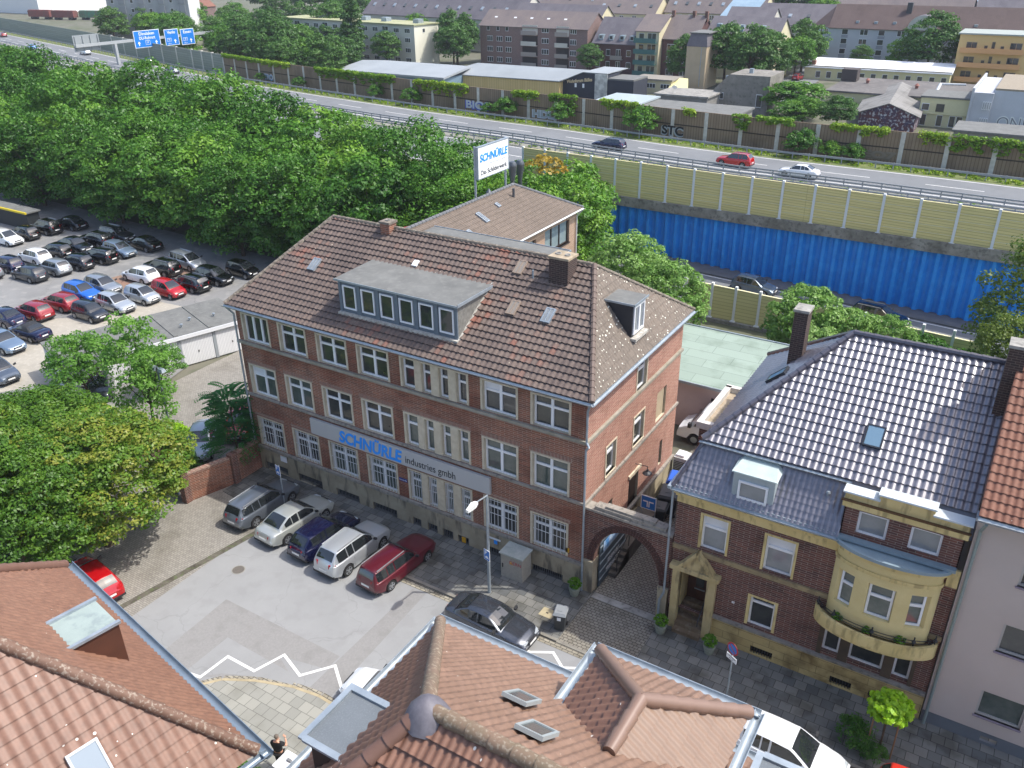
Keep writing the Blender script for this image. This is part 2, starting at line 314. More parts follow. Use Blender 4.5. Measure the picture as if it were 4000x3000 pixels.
# ================================================================== SETTING
def sheet(name,pts,z,m,kind='structure'):
    b=MB(); b.poly([(p[0],p[1],z) for p in pts]); return b.build(name,m,kind=kind)
def rect(a,b,c,d): return [(a,c),(b,c),(b,d),(a,d)]
sheet('ground',rect(-1400,1000,-400,1600),-.06,mat('ground_mix','5a5f46',.95,'6d6a5e',.05,c3='3f4a2c',sc3=.3,amt3=.6))
sheet('street',[(4.6,-3.7),(4.6,-60),(60,-60),(60,-3.7)],0,asph)
sheet('paved_yard',[(-14.3,-60),(4.6,-60),(4.6,0),(4.6,40),(-14.3,40)],0,block)
b=MB(); b.prism([(4.6,-3.7),(23.1,-3.7),(23.1,.2),(4.6,.2)],-.1,.1,1,0); b.box(4.6,23.1,-3.86,-3.7,-.05,.1,2); b.build('pavement',[slab,slab,kerbm],kind='structure')
b=MB(); b.prism([(26.7,-3.7),(60,-3.7),(60,.6),(26.7,.6)],-.1,.1,1,0); b.box(26.7,60,-3.86,-3.7,-.05,.1,2); b.build('pavement',[slab,slab,kerbm],kind='structure')
b=MB(); b.prism([(.1,-3.2),(4.6,-3.7),(4.6,.2),(.1,.2)],-.1,.05,0); b.build('pavement',[slab],kind='structure')
sheet('driveway',rect(23.1,26.7,-3.7,15),.03,wavyb); sheet('yard',rect(22.4,27.9,15,40),.03,wavyb); b=MB(); b.box(23.1,26.7,-3.86,-3.7,-.05,.035); b.build('kerb',kerbm,kind='structure')
b=MB(); b.box(23.1,26.6,-.3,.12,-.02,.05); b.build('threshold_strip',conc,kind='structure')
# gutter stones beside kerb and weed-filled joint
b=MB(); b.poly([(13.5,-4.2,.006),(45,-4.2,.006),(45,-3.87,.006),(13.5,-3.87,.006)]); b.build('gutter_stones',brickmat('gutter_setts','a39d8c','8b8576','5a564c',.3,.15,.02,dirt='8c8470'),kind='structure')
b=MB(); b.poly([(3.2,-14,.005),(3.55,-14,.005),(5.15,-4.2,.005),(4.75,-4.2,.005)]); b.build('weedy_joint',mat('dirt_joint','3f3a31',.95,'6a665a',2.2,c3='57663a',sc3=4,amt3=.6),kind='structure')
# curved corner pavement south
cv=[(8.5,-17.3),(9.6,-15.6),(10.9,-14.4),(11.6,-13.55),(12.9,-12.85),(14.6,-12.25),(15.9,-12.05),(16.9,-12.1),(19,-12.3),(45,-12.3)]
b=MB(); b.prism([*reversed(cv),(8.5,-40),(45,-40)],-.1,.1,0); b.build('pavement',slabL,kind='structure')
b=MB()
for i in range(len(cv)-1):
    a=Vector((*cv[i],0)); c=Vector((*cv[i+1],0)); d=(c-a).normalized(); n=Vector((-d.y,d.x,0))*.14
    b.hexa([(a.x,a.y,0),(c.x,c.y,0),(c.x+n.x,c.y+n.y,0),(a.x+n.x,a.y+n.y,0),(a.x,a.y,.105),(c.x,c.y,.105),(c.x+n.x,c.y+n.y,.1),(a.x+n.x,a.y+n.y,.1)])
b.build('kerb',mat('kerb_tan','b0a283',.9,'968b70',2),kind='structure')
b=MB()
for i in range(len(cv)-1):
    a=Vector((*cv[i],.006)); c=Vector((*cv[i+1],.006)); d=(c-a).normalized(); n=Vector((-d.y,d.x,0))
    b.poly([a+n*.15,c+n*.15,c+n*.38,a+n*.38])
b.build('gutter_stones',MT['gutter_setts'],kind='structure')
# repair patches and markings
sheet('asphalt_patch',[(7.6,-9.7),(15.05,-9.7),(15.05,-10.6),(12.6,-11.1),(14.6,-12),(12.9,-12.7),(10.7,-13.7),(7.9,-15.2)],.004,patchm)
sheet('asphalt_patch',[(9.7,-11.5),(14.2,-11.6),(14.4,-12.05),(12.9,-12.45),(11.2,-13.2),(10.2,-14.2),(9.7,-14.5)],.008,asph)
sheet('asphalt_patch',[(15.1,-4.3),(15.9,-4.3),(16.3,-11.9),(15.15,-11.9)],.004,patchm)
def zig(pts,w=.07,z=.012):
    b=MB()
    for i in range(len(pts)-1):
        a=Vector((*pts[i],z+i%2*.003)); c=Vector((*pts[i+1],z+i%2*.003)); d=(c-a).normalized(); n=Vector((-d.y,d.x,0))*w; a-=d*w*.7; c+=d*w*.7
        b.poly([a-n,c-n,c+n,a+n])
    b.build('zigzag_marking',line,kind='structure')
zig([(9.0,-14.1),(10.55,-13.85),(10.65,-12.35),(12.35,-12.35),(12.8,-10.95),(14.3,-11.5),(15.25,-10.25),(16.6,-11.25)])
zig([(21.6,-5.1),(22.4,-5.0),(23.3,-4.5),(24.1,-5.1),(25.2,-4.5)])
# parking lot + motorway land
sheet('parking_lot',[(-110,-12),(-14.3,-30),(-14.3,3),(-15.5,7),(-19.6,16),(-19,29),(-110,33)],.0,asph2)
sheet('red_gravel',[(-38.5,15.6),(-31.5,15.4),(-31.4,22.4),(-37.2,22.6)],.006,mat('red_gravel','8e6656',.95,'77705f',.8,c3='9a8c78',sc3=5))
sheet('sand_patch',[(-30,15),(-18.5,16.2),(-17.2,8),(-26,-6),(-38,-2),(-38,4),(-32,9)],.005,mat('sandy_gravel','a8a295',.95,'999488',.5,c3='b3ada0',sc3=3))
# motorway deck
NW=[(-620,250),(-450,197),(-276,147),(-194,124.7),(-146,111.2),(-104,99.9),(-77,95),(-52,91),(-36,89.2),(-23,88.1),(-7,85.8),(8,84.3),(23,84),(40,83.2),(90,80)]
SW=[(-632,208),(-462,156),(-288,108),(-205,86),(-156,73),(-112,62.5),(-83,58.5),(-56,55.5),(-38,54),(-25,53.2),(-10,52.2),(5.9,50.35),(20,48.9),(40,46.7),(90,41.5)]
def lerpline(t): 
    return [(a[0]+(c[0]-a[0])*t,a[1]+(c[1]-a[1])*t) for a,c in zip(NW,SW)]
def off(pl,o):
    r=[]
    for i,p in enumerate(pl):
        a=pl[max(0,i-1)];c=pl[min(len(pl)-1,i+1)];d=Vector((c[0]-a[0],c[1]-a[1])).normalized(); r.append((p[0]+d.y*o,p[1]-d.x*o))
    return r
def strip(name,A,B,z,m,mb=None,kind='structure'):
    b=mb or MB()
    for i in range(len(A)-1): b.poly([(*A[i],z),(*A[i+1],z),(*B[i+1],z),(*B[i],z)][::-1])
    if mb is None: return b.build(name,m,kind=kind)
ZM=4.5
b=MB()
for i in range(len(NW)-1):
    b.poly([(*SW[i],ZM-.02),(*SW[i+1],ZM-.02),(*NW[i+1],ZM-.02),(*NW[i],ZM-.02)]); b.poly([(*SW[i],-.1),(*SW[i+1],-.1),(*SW[i+1],ZM-.02),(*SW[i],ZM-.02)]); b.poly([(*NW[i+1],-.1),(*NW[i],-.1),(*NW[i],ZM-.02),(*NW[i+1],ZM-.02)])
b.build('motorway_embankment',mat('verge','5c6b35',.95,'6f7a45',1.5,c3='8a8464',sc3=2),kind='structure')
strip('motorway',off(NW,4.4),off(NW,13.6),ZM,hwm); strip('motorway',off(NW,17.8),off(NW,31.5),ZM+.002,hwm); strip('median',off(NW,13.6),off(NW,17.8),ZM+.04,mat('median_gravel','8b8a84',.95,'6d6f58',1.5,c3='a3a19a',sc3=6))
def along(pl,t):
    "point at arclength t from the right end reference x=0"
    d=0
    for i in range(len(pl)-1):
        a=Vector(pl[i]);c=Vector(pl[i+1]);L=(c-a).length
        if d+L>=t: return a+(c-a)*((t-d)/L),(c-a).normalized()
        d+=L
    return Vector(pl[-1]),(Vector(pl[-1])-Vector(pl[-2])).normalized()
def length(pl): return sum((Vector(pl[i+1])-Vector(pl[i])).length for i in range(len(pl)-1))
def dashes(o,on,per,w,ph=0):
    pl=off(NW,o); b=MB(); t=ph; L=length(pl)
    while t<L-on:
        if per==0: break
        a,_=along(pl,t); c,d=along(pl,t+on); n=Vector((-d.y,d.x))*w/2
        b.poly([(a.x-n.x,a.y-n.y,ZM+.012),(c.x-n.x,c.y-n.y,ZM+.012),(c.x+n.x,c.y+n.y,ZM+.012),(a.x+n.x,a.y+n.y,ZM+.012)]); t+=per
    b.build('lane_marking',line,kind='structure')
for o in(4.9,13.1,18.3,31): strip('lane_marking',off(NW,o-.09),off(NW,o+.09),ZM+.01,line)
dashes(8.6,6,12,.16,0); dashes(11.2,6,12,.16,4); dashes(22.4,6,12,.16); dashes(26.6,6,12,.16)
# lower road
sheet('slip_road',[(-16,37.5),(70,37.5),(70,41.3),(30,45.3),(-16,49.6)],.0,hwm)
b=MB(); b.prism([(-16,49.7),(30,45.4),(70,41.4),(70,43.5),(40,46.6),(20,48.9),(-16,52)],-.1,.1,0); b.build('slip_road_footway',mat('footway','6f7072',.9,'606163',1),kind='structure')
b=MB(); b.poly([(-16,49.35,.012),(70,41.05,.012),(70,41.2,.012),(-16,49.5,.012)]); b.build('lane_marking',line,kind='structure')
# ================================================================== WINDOWS
def window(root,F,u0,u1,z0,z1,dep=.2,mull=(.5,),trans=(.68,),fr=.088,fm=None,glass=None,surround=None,sw=.12,sill=None,blind=0,name='window',bars=0,so=.06,blankp=None,lab=None):
    fm=fm or white; glass=glass or random.choice([pane,pane,pane3,pane2] if random.random()<.3 else [pane,pane,pane3])
    b=MB(); d0,d1=dep-.07,dep
    if surround is not None:
        for a,c,e,g in((u0-sw*.35,u0+sw*.65,z0,z1),(u1-sw*.65,u1+sw*.35,z0,z1)): b.fbox(F,a,c,e,g,-.03,dep,1)
        b.fbox(F,u0-sw*.35,u1+sw*.35,z1,z1+.09,-.03,dep,1); u0+=sw*.65; u1-=sw*.65
    b.fbox(F,u0,u0+fr,z0,z1,d0,d1); b.fbox(F,u1-fr,u1,z0,z1,d0,d1); b.fbox(F,u0+fr,u1-fr,z0,z0+fr,d0,d1); b.fbox(F,u0+fr,u1-fr,z1-fr,z1,d0,d1)
    w=u1-u0;h=z1-z0
    for q in mull: b.fbox(F,u0+w*q-fr*.8,u0+w*q+fr*.8,z0+fr,z1-fr,d0-.01,d1-.003)
    for q in trans: b.fbox(F,u0+fr,u1-fr,z0+h*q-fr*.7,z0+h*q+fr*.7,d0-.006,d1-.006)
    o=b.build(name,[fm,surround or fm],root)
    if lab: o['label']=lab
    p=MB(); p.fquad(F,u0+fr*.5,u1-fr*.5,z0+fr*.5,z1-fr*.5,d1-.012); p.build('pane',glass,o)
    if blankp is not None:
        p=MB(); a,c,e,g=blankp; p.fbox(F,u0+w*a,u0+w*c,z0+h*e,z0+h*g,d1-.045,d1-.02); p.build('blank_panel',blindm,o)
    if blind: p=MB(); p.fbox(F,u0+fr,u1-fr,z1-fr-h*blind,z1-fr,d1-.03,d1-.016); p.build('blind',pane2 if blind<0 else blindm,o)
    if sill: p=MB(); p.fbox(F,u0-sw,u1+sw,z0-.07,z0,-so,dep-.075); p.build('sill',sill,o)
    if bars:
        p=MB(); n=bars
        for i in range(n):
            uu=u0+w*(i+.5)/n; p.tube(F.P(uu,z0-.02,.02),F.P(uu,z1-.03,.02),.014,n=4)
        for zz in(z0+.12,z0+h*.5,z1-.14): p.fbox(F,u0,u1,zz,zz+.03,.03,.045)
        p.build('window_bars',bar,o)
    return o
def skylight(root,c,e,up,n,w,h,fm=None,gl=None,name='skylight',lab=None,rib=True,H=.14):
    c,e,up,n=Vector(c),Vector(e).normalized(),Vector(up).normalized(),Vector(n).normalized()
    def bx(b,a0,a1,b0,b1,h0,h1): b.hexa([c+e*x+up*y+n*z for x,y,z in((a0,b0,h0),(a1,b0,h0),(a1,b1,h0),(a0,b1,h0),(a0,b0,h1),(a1,b0,h1),(a1,b1,h1),(a0,b1,h1))])
    b=MB(); t=.06
    bx(b,-w/2,w/2,-h/2,-h/2+t,0,H); bx(b,-w/2,w/2,h/2-t,h/2,0,H); bx(b,-w/2,-w/2+t,-h/2+t,h/2-t,0,H); bx(b,w/2-t,w/2,-h/2+t,h/2-t,0,H)
    if rib: bx(b,-.02,.02,-h/2+t,h/2-t,.1,.15)
    o=b.build(name,fm or zinc,root); g=MB(); bx(g,-w/2+t,w/2-t,-h/2+t,h/2-t,.02,H-.02); g.build('pane',gl or pane2,o)
    if lab: o['label']=lab
    return o
def chimney(root,x0,x1,y0,y1,z0,z1,m=None,pots=2,name='chimney',capm=None,lab=None):
    b=MB(); b.box(x0,x1,y0,y1,z0,z1,0); b.box(x0-.05,x1+.05,y0-.05,y1+.05,z1,z1+.12,1); o=b.build(name,[m or brickD,capm or conc],root)
    if lab: o['label']=lab
    if pots:
        p=MB(); lx=x1-x0
        for i in range(pots): p.lathe((x0+lx*(i+.5)/pots,(y0+y1)/2,z1+.12),[(.15,0),(.15,.06),(.11,.06),(.11,.02)],10)
        p.build('chimney_pot',conc,o)
    return o
# ================================================================== MAIN BUILDING
Wd,Dp,Ev,Rz=22.4,11.72,10.92,14.82
M=wthing('office_building','long three-storey brick office with brown hipped roof and grey name board beside the parked cars','office building',(0,0,0))
FF=Fr(0,0,0); FE=Fr(Wd,0,90); FB=Fr(Wd,Dp,180); FL=Fr(0,Dp,270)
# front openings: measured bays
bays=[(.42,2.5),(3.28,5.3),(6.1,8.2),(8.94,11.02),None,(16.7,18.74),(19.5,21.57)]
quad=[(11.8,12.76),(13.05,13.78),(14.12,14.84),(15.18,15.93)]
Z2=(8.74,10.38); Z1=(5.3,7.16); Z0=(1.76,3.66)
ops=[]
for zz in(Z0,Z1,Z2):
    for q in bays:
        if q: ops.append((*q,*zz))
    for q in quad: ops.append((*q,*zz))
bas=[(.6,2.4,.08,.6),(3.3,5.2,.1,.62),(6.3,8.04,.06,.58),(9.07,10.8,.06,.6),(11.9,12.5,.08,.6),(12.95,13.6,.08,.6),(13.95,14.65,.08,.6),(14.98,15.68,.08,.56),(16.9,17.95,.06,.58),(19.58,21.38,.06,.52)]
b=MB(); b.panel(FF,0,Wd,1.634,Ev,ops,.24,0,3)
eops=[(5.5,6.8,8.65,10.2),(8.55,9.87,5.4,7.2),(5.45,6.85,5.45,7.15),(2.2,3.4,5.45,7.1),(5.35,6.6,1.0,3.6),(9.5,9.9,2.1,3.7),(2.8,3.3,2.5,3.6)]
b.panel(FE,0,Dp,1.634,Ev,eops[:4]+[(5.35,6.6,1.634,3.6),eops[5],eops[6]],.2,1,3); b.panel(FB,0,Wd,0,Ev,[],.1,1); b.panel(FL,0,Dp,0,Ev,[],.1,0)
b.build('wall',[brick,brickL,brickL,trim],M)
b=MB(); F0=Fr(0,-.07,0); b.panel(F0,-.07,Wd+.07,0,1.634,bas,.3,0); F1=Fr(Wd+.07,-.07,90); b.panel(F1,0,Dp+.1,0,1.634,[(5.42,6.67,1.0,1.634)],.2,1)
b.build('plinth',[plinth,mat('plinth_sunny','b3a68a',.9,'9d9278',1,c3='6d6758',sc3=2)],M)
for zc,t,p in((8.606,.16,.14),(5.2,.14,.12),(1.634,.16,.16)):
    b=MB(); b.fbox(FF,-p,Wd+p,zc-t/2,zc+t/2,-p,0); b.fbox(FE,.003,Dp,zc-t/2,zc+t/2,-p,0); b.build('sill_band',[ledge if zc<8 else mat('stone_band','a19c90',.9,'86816f',2)],M)
for zz in(Z0,Z1,Z2):
    for q in bays:
        a,c=(q[0]-.12,q[1]+.12) if q else (11.7,16.03); b=MB(); b.fbox(FF,a,c,zz[1]+.09,zz[1]+.34,-.012,0); b.build('lintel_course',soldier,M)
random.seed(3)
for k,zz in enumerate((Z0,Z1,Z2)):
    for i,q in enumerate(bays):
        if not q: continue
        kw={}
        if k==2 and i==0: kw=dict(mull=(.34,.67),trans=())
        if (k,i) in((1,0),(2,5)): kw=dict(blankp=(.03,.47,.7,.97))
        window(M,FF,*q,*zz,dep=.24,surround=trim,glass=(pane if k==2 else random.choice([pane,pane3])),bars=9 if k==0 else 0,trans=kw.pop('trans',(.68,)),**kw)
    for q in quad: window(M,FF,*q,*zz,dep=.24,mull=(),surround=trim,glass=pane if k>1 else pane3,bars=5 if k==0 else 0)
    for a in((12.76,13.05),(13.78,14.12),(14.84,15.18)): b=MB(); b.fbox(FF,a[0]-.03,a[1]+.03,zz[0],zz[1]+.1,-.045,-.004); b.build('pilaster',trim,M)
for a,c,e,g in bas:
    b=MB(); b.fbox(F0,a,c,e,g,.24,.28,1)
    for i in range(int((c-a)/.11)): b.fbox(F0,a+.05+i*.11,a+.075+i*.11,e,g,.06,.085,0)
    o=b.build('basement_grate',[mat('grate_grey','6b6e70',.6),dark],M)
for q in(eops[0],eops[2],eops[3]): window(M,FE,*q,dep=.2,mull=(),surround=trim,sill=trim,glass=pane,sw=.1)
b=MB(); b.fbox(FE,8.6,9.82,5.45,7.15,.12,.16); b.build('bricked_up_window',mat('blind_window','b9a98e',.9,'a89a80',2),M)
b=MB(); b.fbox(FE,5.4,6.55,1.0,3.55,.12,.18); o=b.build('side_door',mat('door_dark_brown','2b1f19',.5),M); b=MB(); b.fbox(FE,5.2,6.75,3.6,3.78,-.1,0); b.build('door_lintel',trim,M)
b=MB(); b.fbox(FE,9.52,9.88,2.12,3.68,.1,.14); b.build('slit_window',dark,M); b=MB(); b.fbox(FE,2.82,3.28,2.52,3.58,.1,.14); b.build('slit_window',dark,M)
# steps and rail at side door
b=MB()
for i in range(5): b.box(22.48,23.55,1.6+.32*i,3.2,.03,.25+.19*i,0)
b.box(22.48,23.55,3.2,6.7,.03,1.0,0); b.build('side_steps',mat('dark_concrete','6b655c',.9,'54504a',2),M)
b=MB(); 
for p in((23.5,1.8,.3),(23.5,3.2,1.0)): b.tube(p,(p[0],p[1],p[2]+.9),.025,n=6)
b.tube((23.5,1.8,1.2),(23.5,3.2,1.9),.025,n=6); b.build('handrail',black,M)
b=MB(); b.tube((22.4,6.1,4.1),(23.1,6.1,4.15),.02,n=6); b.tube((23.1,6.1,4.15),(23.1,6.1,3.95),.02,n=6); b.lathe((23.1,6.1,3.72),[(.26,0),(.22,.06),(.07,.13),(.06,.24)],16,0); b.build('wall_lamp',mat('lamp_dark','303338',.5),M,smooth=40)
# name board
b=MB(); b.fbox(FF,5.0,17.18,3.98,4.97,-.2,-.03); sb=b.build('name_board',mat('board_grey','b3b4b2',.5),M)
blue=mat('sign_blue',(.015,.3,.9),.4); ink=mat('sign_ink','2c3236',.5)
text('SCHNÜRLE',1.02,blue,sb,tmat(FF,9.33,4.42,-.215),ext=.012,shear=.15,bold=.03,width=4.45)
text('industries gmbh',.62,ink,sb,tmat(FF,13.45,4.38,-.21),ext=.005,width=3.25)
b=MB(); b.fbox(FF,11.12,11.68,2.75,2.93,-.03,0); o=b.build('street_name_plate',mat('enamel_blue','1d2d7c',.3),M); text('Luisenstraße',.12,white,o,tmat(FF,11.4,2.84,-.034),ext=.002,width=.52)
b=MB(); b.fbox(F0,1.95,2.45,1.05,1.45,-.03,0); o=b.build('notice_board',white,M); b=MB(); b.fbox(F0,1.98,2.2,1.47,1.58,-.03,0); b.build('notice_plate',mat('plate_orange','d9982c',.4),M)
b=MB(); b.fbox(F0,15.2,15.45,.15,.5,.02,.04); b.build('warning_sign',mat('plate_yellow','dba52b',.4),M)
b=MB(); b.fbox(F0,16.9,17.7,1.15,1.25,-.03,0); b.fbox(F0,17.3,17.5,.9,1.12,-.03,0,1); b.build('notice_plate',[white,blue],M)
b=MB(); b.fbox(FF,21.5,21.68,2.02,2.28,-.03,0); b.build('notice_plate',MT['plate_yellow'],M)
# roof
o_=.38; a0=(-o_,-o_,Ev); a1=(Wd+o_,-o_,Ev); a2=(Wd+o_,Dp+o_,Ev); a3=(-o_,Dp+o_,Ev); r1=(Wd-2.74,Dp/2,Rz); r0=(2.74,Dp/2,Rz)
RF=MB(); RF.poly([a0,a1,r1,r0]); RF.poly([a1,a2,r1]); RF.poly([a2,a3,r0,r1]); RF.poly([a3,a0,r0]); RF.poly([a0,a3,a2,a1])
roof=RF.build('roof',roofM,M)
tiles('roof_tiles',[a0,a1,r1,r0],.30,.378,roofM,roof,amp=.03,lift=.075)
tiles('roof_tiles',[a1,a2,r1],.24,.35,roofE,roof,amp=.022,lift=.035,seed=3)
tiles('roof_tiles',[a2,a3,r0,r1],.4,.5,roofM,roof,wave=2); tiles('roof_tiles',[a3,a0,r0],.4,.5,roofM,roof,wave=2)
b=MB(); caps(b,r0,r1,.12,.36); b.build('ridge_tiles',mat('ridge_grey','7d7468',.9,'5f584f',3,c3='b0a896',sc3=9),roof,smooth=40)
b=MB(); caps(b,a1,r1,.13,.36,h=.05); b.build('hip_tiles',mat('hip_brown','63544b',.7,'6f6057',3),roof,smooth=40)
b=MB(); caps(b,a0,r0,.12,.36); b.build('hip_tiles',MT['ridge_grey'],roof,smooth=40); b=MB(); caps(b,a2,r1,.1,.36); b.build('hip_tiles',MT['ridge_grey'],roof,smooth=40)
b=MB(); gutter(b,(-.42,-.5,Ev-.02),(Wd+.5,-.5,Ev-.02),(0,-1,0),.1); gutter(b,(Wd+.5,-.5,Ev-.02),(Wd+.5,Dp+.4,Ev-.02),(1,0,0),.1); b.box(-.38,Wd+.4,-.4,-.36,Ev-.16,Ev-.02,0); b.box(Wd+.36,Wd+.4,-.36,Dp+.3,Ev-.16,Ev-.02,0); b.build('gutter',[zinc],M,smooth=50)
b=MB(); 
for pts in([(Wd+.35,-.45,Ev-.1),(Wd+.1,-.16,Ev-.6),(Wd+.1,-.16,8.7)],[(Wd+.1,-.16,8.7),(Wd+.26,-.24,8.55),(Wd+.1,-.2,8.3),(Wd+.1,-.16,.1)],[(-.25,-.45,Ev-.1),(-.05,-.12,Ev-.6),(-.05,-.12,.1)]):
    for i in range(len(pts)-1): b.tube(pts[i],pts[i+1],.055,n=8)
b.build('downpipe',zinc,M,smooth=40)
# slope helpers on front face
sF=Vector((0,Dp/2+o_,Rz-Ev)).normalized(); nF=Vector((0,-sF.z,sF.y)); ex=Vector((1,0,0))
def zf(y): return Ev+(y+o_)*(Rz-Ev)/(Dp/2+o_)
brickS=brickmat('brick_sooty','43302b','2c211f','6a5e56',bw=.3,bh=.1,ms=.012); chimney(M,17.86,18.9,4.5,5.45,13.6,15.3,brickS,2,capm=mat('chimney_cap','b6a68c',.9,'8a7d68',3),lab='dark weathered brick chimney with two pots near right hip'); chimney(M,6.64,7.27,5.35,6.0,14.1,15.15,brick,1,capm=MT['ridge_grey'],lab='small brick chimney on the left part of the ridge')
slate=mat('slate_cladding','7c7b76',.8,'67665f',5,c3='8f8e86',sc3=7); dgrey=mat('dormer_grey','66727b',.5)
def dormer_block(root,pts,top,mroof,mside,name='dormer',lab=None): pass
D=MB(); dx0,dx1,yf,zb_,zt=7.38,14.9,.85,11.6,13.42
D.prism([(dx0,yf),(dx1,yf),(dx1,4.0),(dx0,4.0)],lambda p:zf(p[1])-.1,lambda p:zt if p[1]<2 else zt+.12,1); D.hexa([(dx0-.14,yf-.2,zt),(dx1+.14,yf-.2,zt),(dx1+.14,4.05,zt+.13),(dx0-.14,4.05,zt+.13),(dx0-.14,yf-.2,zt+.1),(dx1+.14,yf-.2,zt+.1),(dx1+.14,4.05,zt+.2),(dx0-.14,4.05,zt+.2)],0)
D.box(dx0,dx1,yf-.03,yf,zb_,zt-.005,2)
D.box(dx0-.15,dx1+.15,yf-.23,yf-.2,zt+.02,zt+.12,3); D.box(dx1+.14,dx1+.17,yf-.2,4.0,zt+.04,zt+.2,3)
dm=D.build('dormer',[felt,slate,dgrey,zinc],M)
FD=Fr(dx0,yf-.03,0)
for i in range(6):
    c=.28+i*1.235; window(dm,FD,c,c+.86,zb_+.32,zt-.2,dep=-.001,mull=(),trans=(),fr=.075,glass=pane)
b=MB()
for i in range(7): b.fbox(FD,(.0 if i==0 else i*1.235-.06),(.18 if i==0 else i*1.235+.2 if i<6 else dx1-dx0),zb_+.1,zt-.02,-.05,-.002)
b.build('dormer_post',dgrey,dm)
b=MB(); b.box(dx0-.02,dx1+.1,yf-.26,yf-.05,zb_-.0,zb_+.12,0); b.hexa([(dx1,yf-.2,zf(yf-.2)),(dx1+.1,yf-.2,zf(yf-.2)),(dx1+.1,3.9,zf(3.9)),(dx1,3.9,zf(3.9)),(dx1,yf-.2,zf(yf-.2)+.1),(dx1+.1,yf-.2,zf(yf-.2)+.1),(dx1+.1,3.9,zf(3.9)+.1),(dx1,3.9,zf(3.9)+.1)]); b.build('flashing',mat('flashing_white','c9c6bc',.8,'8f8b80',6),dm)
for x,y,g in((3.8,2.85,zinc),(16.8,2.9,mat('skylight_brown','8f7f70',.6)),(18.75,2.9,zinc),(15.97,4.97,MT['skylight_brown'])): skylight(roof,(x,y,zf(y)+.03),ex,sF,nF,.5,.85,fm=g,gl=pane2 if g is zinc else mat('glass_dusty','8b8378',.4))
b=MB(); b.tube((16.9,4.6,zf(4.6)),(16.9,4.6,zf(4.6)+.45),.05,n=8); b.build('vent_pipe',zinc,roof); skylight(roof,(10.0,4.1,zf(4.1)),ex,sF,nF,.32,.38,fm=white,gl=white,name='vent_tile',rib=False)
# east dormer
ze=lambda x:Ev-(x-22.78)*(Rz-Ev)/3.12
D=MB(); D.prism([(20.7,5.02),(22.16,5.02),(22.16,6.45),(20.7,6.45)],lambda p:ze(p[0])-.1,13.5,1); D.box(20.62,22.3,4.92,6.55,13.5,13.58,0); D.box(20.6,22.32,4.9,4.93,13.5,13.6,3); D.box(22.3,22.33,4.9,6.57,13.5,13.6,3)
dm=D.build('dormer',[felt,mat('slate_dark','2d3036',.6,'25282d',5),dgrey,zinc],M); dm['label']='small flat-roofed dormer with slate cheek on the sunny end roof'
FQ=Fr(22.17,5.02,90); window(dm,FQ,.1,1.33,11.95,13.4,dep=.0,mull=(.5,),trans=(),fr=.09,glass=pane2); b=MB(); b.box(22.1,22.45,4.95,6.5,11.68,11.82); b.build('flashing',MT['flashing_white'],dm)
# ================================================================== ANNEX behind main building
A=wthing('rear_annex','brick rear wing with tan tiled hip roof and wide dark-framed windows behind the office','annex',(2,21,0))
ae=9.8; x0,x1,y0,y1=-2.2,6.35,Dp,30.9; ap=(2.1,27.0,12.0); aq=(2.1,y0,12.0)
b=MB(); FA=Fr(5.95,y0,90); wins=[(5.2,8.3,7.35,9.0),(9.1,12.2,7.35,9.0),(13.6,17.6,7.3,9.2),(13.6,17.6,3.9,5.9),(9.1,12.2,3.9,5.9)]
b.panel(FA,0,18.8,0,ae-.02,wins,.25,0); b.panel(Fr(5.95,y0+18.8,180),0,7.8,0,ae-.02,[],.1,0); b.panel(Fr(-1.85,y0+18.8,270),0,18.8,0,ae-.02,[],.1,0); b.build('wall',brickmat('brick_tan','a07a60','8a6450','c2b29c'),A)
fmd=mat('frame_dark_brown','3a3230',.5)
for w in wins: window(A,FA,*w,dep=.25,mull=(.33,.66),trans=(),fr=.08,fm=fmd,glass=mat('pane_milky','93a3a3',.15,'7f8f90',.8,spec=.8),sill=fmd)
b=MB(); b.poly([(x1,y0,ae),(x1,y1,ae),ap,aq]); b.poly([(x1,y1,ae),(x0,y1,ae),ap]); b.poly([(x0,y1,ae),(x0,y0,ae),aq,ap]); ar=b.build('roof',roofA,A)
tiles('roof_tiles',[(x1,y1,ae),(x1,y0,ae),aq,ap],.24,.42,roofA,ar,amp=.018,lift=.025); tiles('roof_tiles',[(x0,y0,ae),(x0,y1,ae),ap,aq],.4,.45,roofA,ar,wave=2); tiles('roof_tiles',[(x0,y1,ae),(x1,y1,ae),ap],.4,.45,roofA,ar,wave=2)
b=MB(); caps(b,aq,ap,.13,.4); caps(b,(x1,y1,ae),ap,.12,.4); caps(b,(x0,y1,ae),ap,.12,.4); b.build('ridge_tiles',mat('ridge_grey_blue','6f7174',.7,'5d5f62',3),ar,smooth=40)
b=MB(); gutter(b,(x1+.12,y0,ae),(x1+.12,y1,ae),(1,0,0),.1); b.build('gutter',mat('gutter_white','d5d6d4',.5),A,smooth=40); b=MB(); b.tube((x1+.1,y1-.3,ae-.1),(5.95+.1,y1-.5,ae-.6),.06); b.tube((6.05,y1-.5,ae-.6),(6.05,y1-.5,.1),.06); b.build('downpipe',MT['gutter_white'],A,smooth=40)
nA=Vector((2.2,0,4.25)).normalized(); upA=Vector((-4.25,0,2.2)).normalized(); zA=lambda x: ae+(x1-x)*2.2/4.25
for x,y,w,h,g in((3.6,20.2,.45,1.1,zinc),(4.2,17.6,.35,.45,zinc),(3.2,22.9,.35,.45,zinc),(4.7,16.2,.35,.45,zinc)): skylight(ar,(x,y,zA(x)),(0,1,0),upA,nA,w,h,fm=g,rib=w>.4)
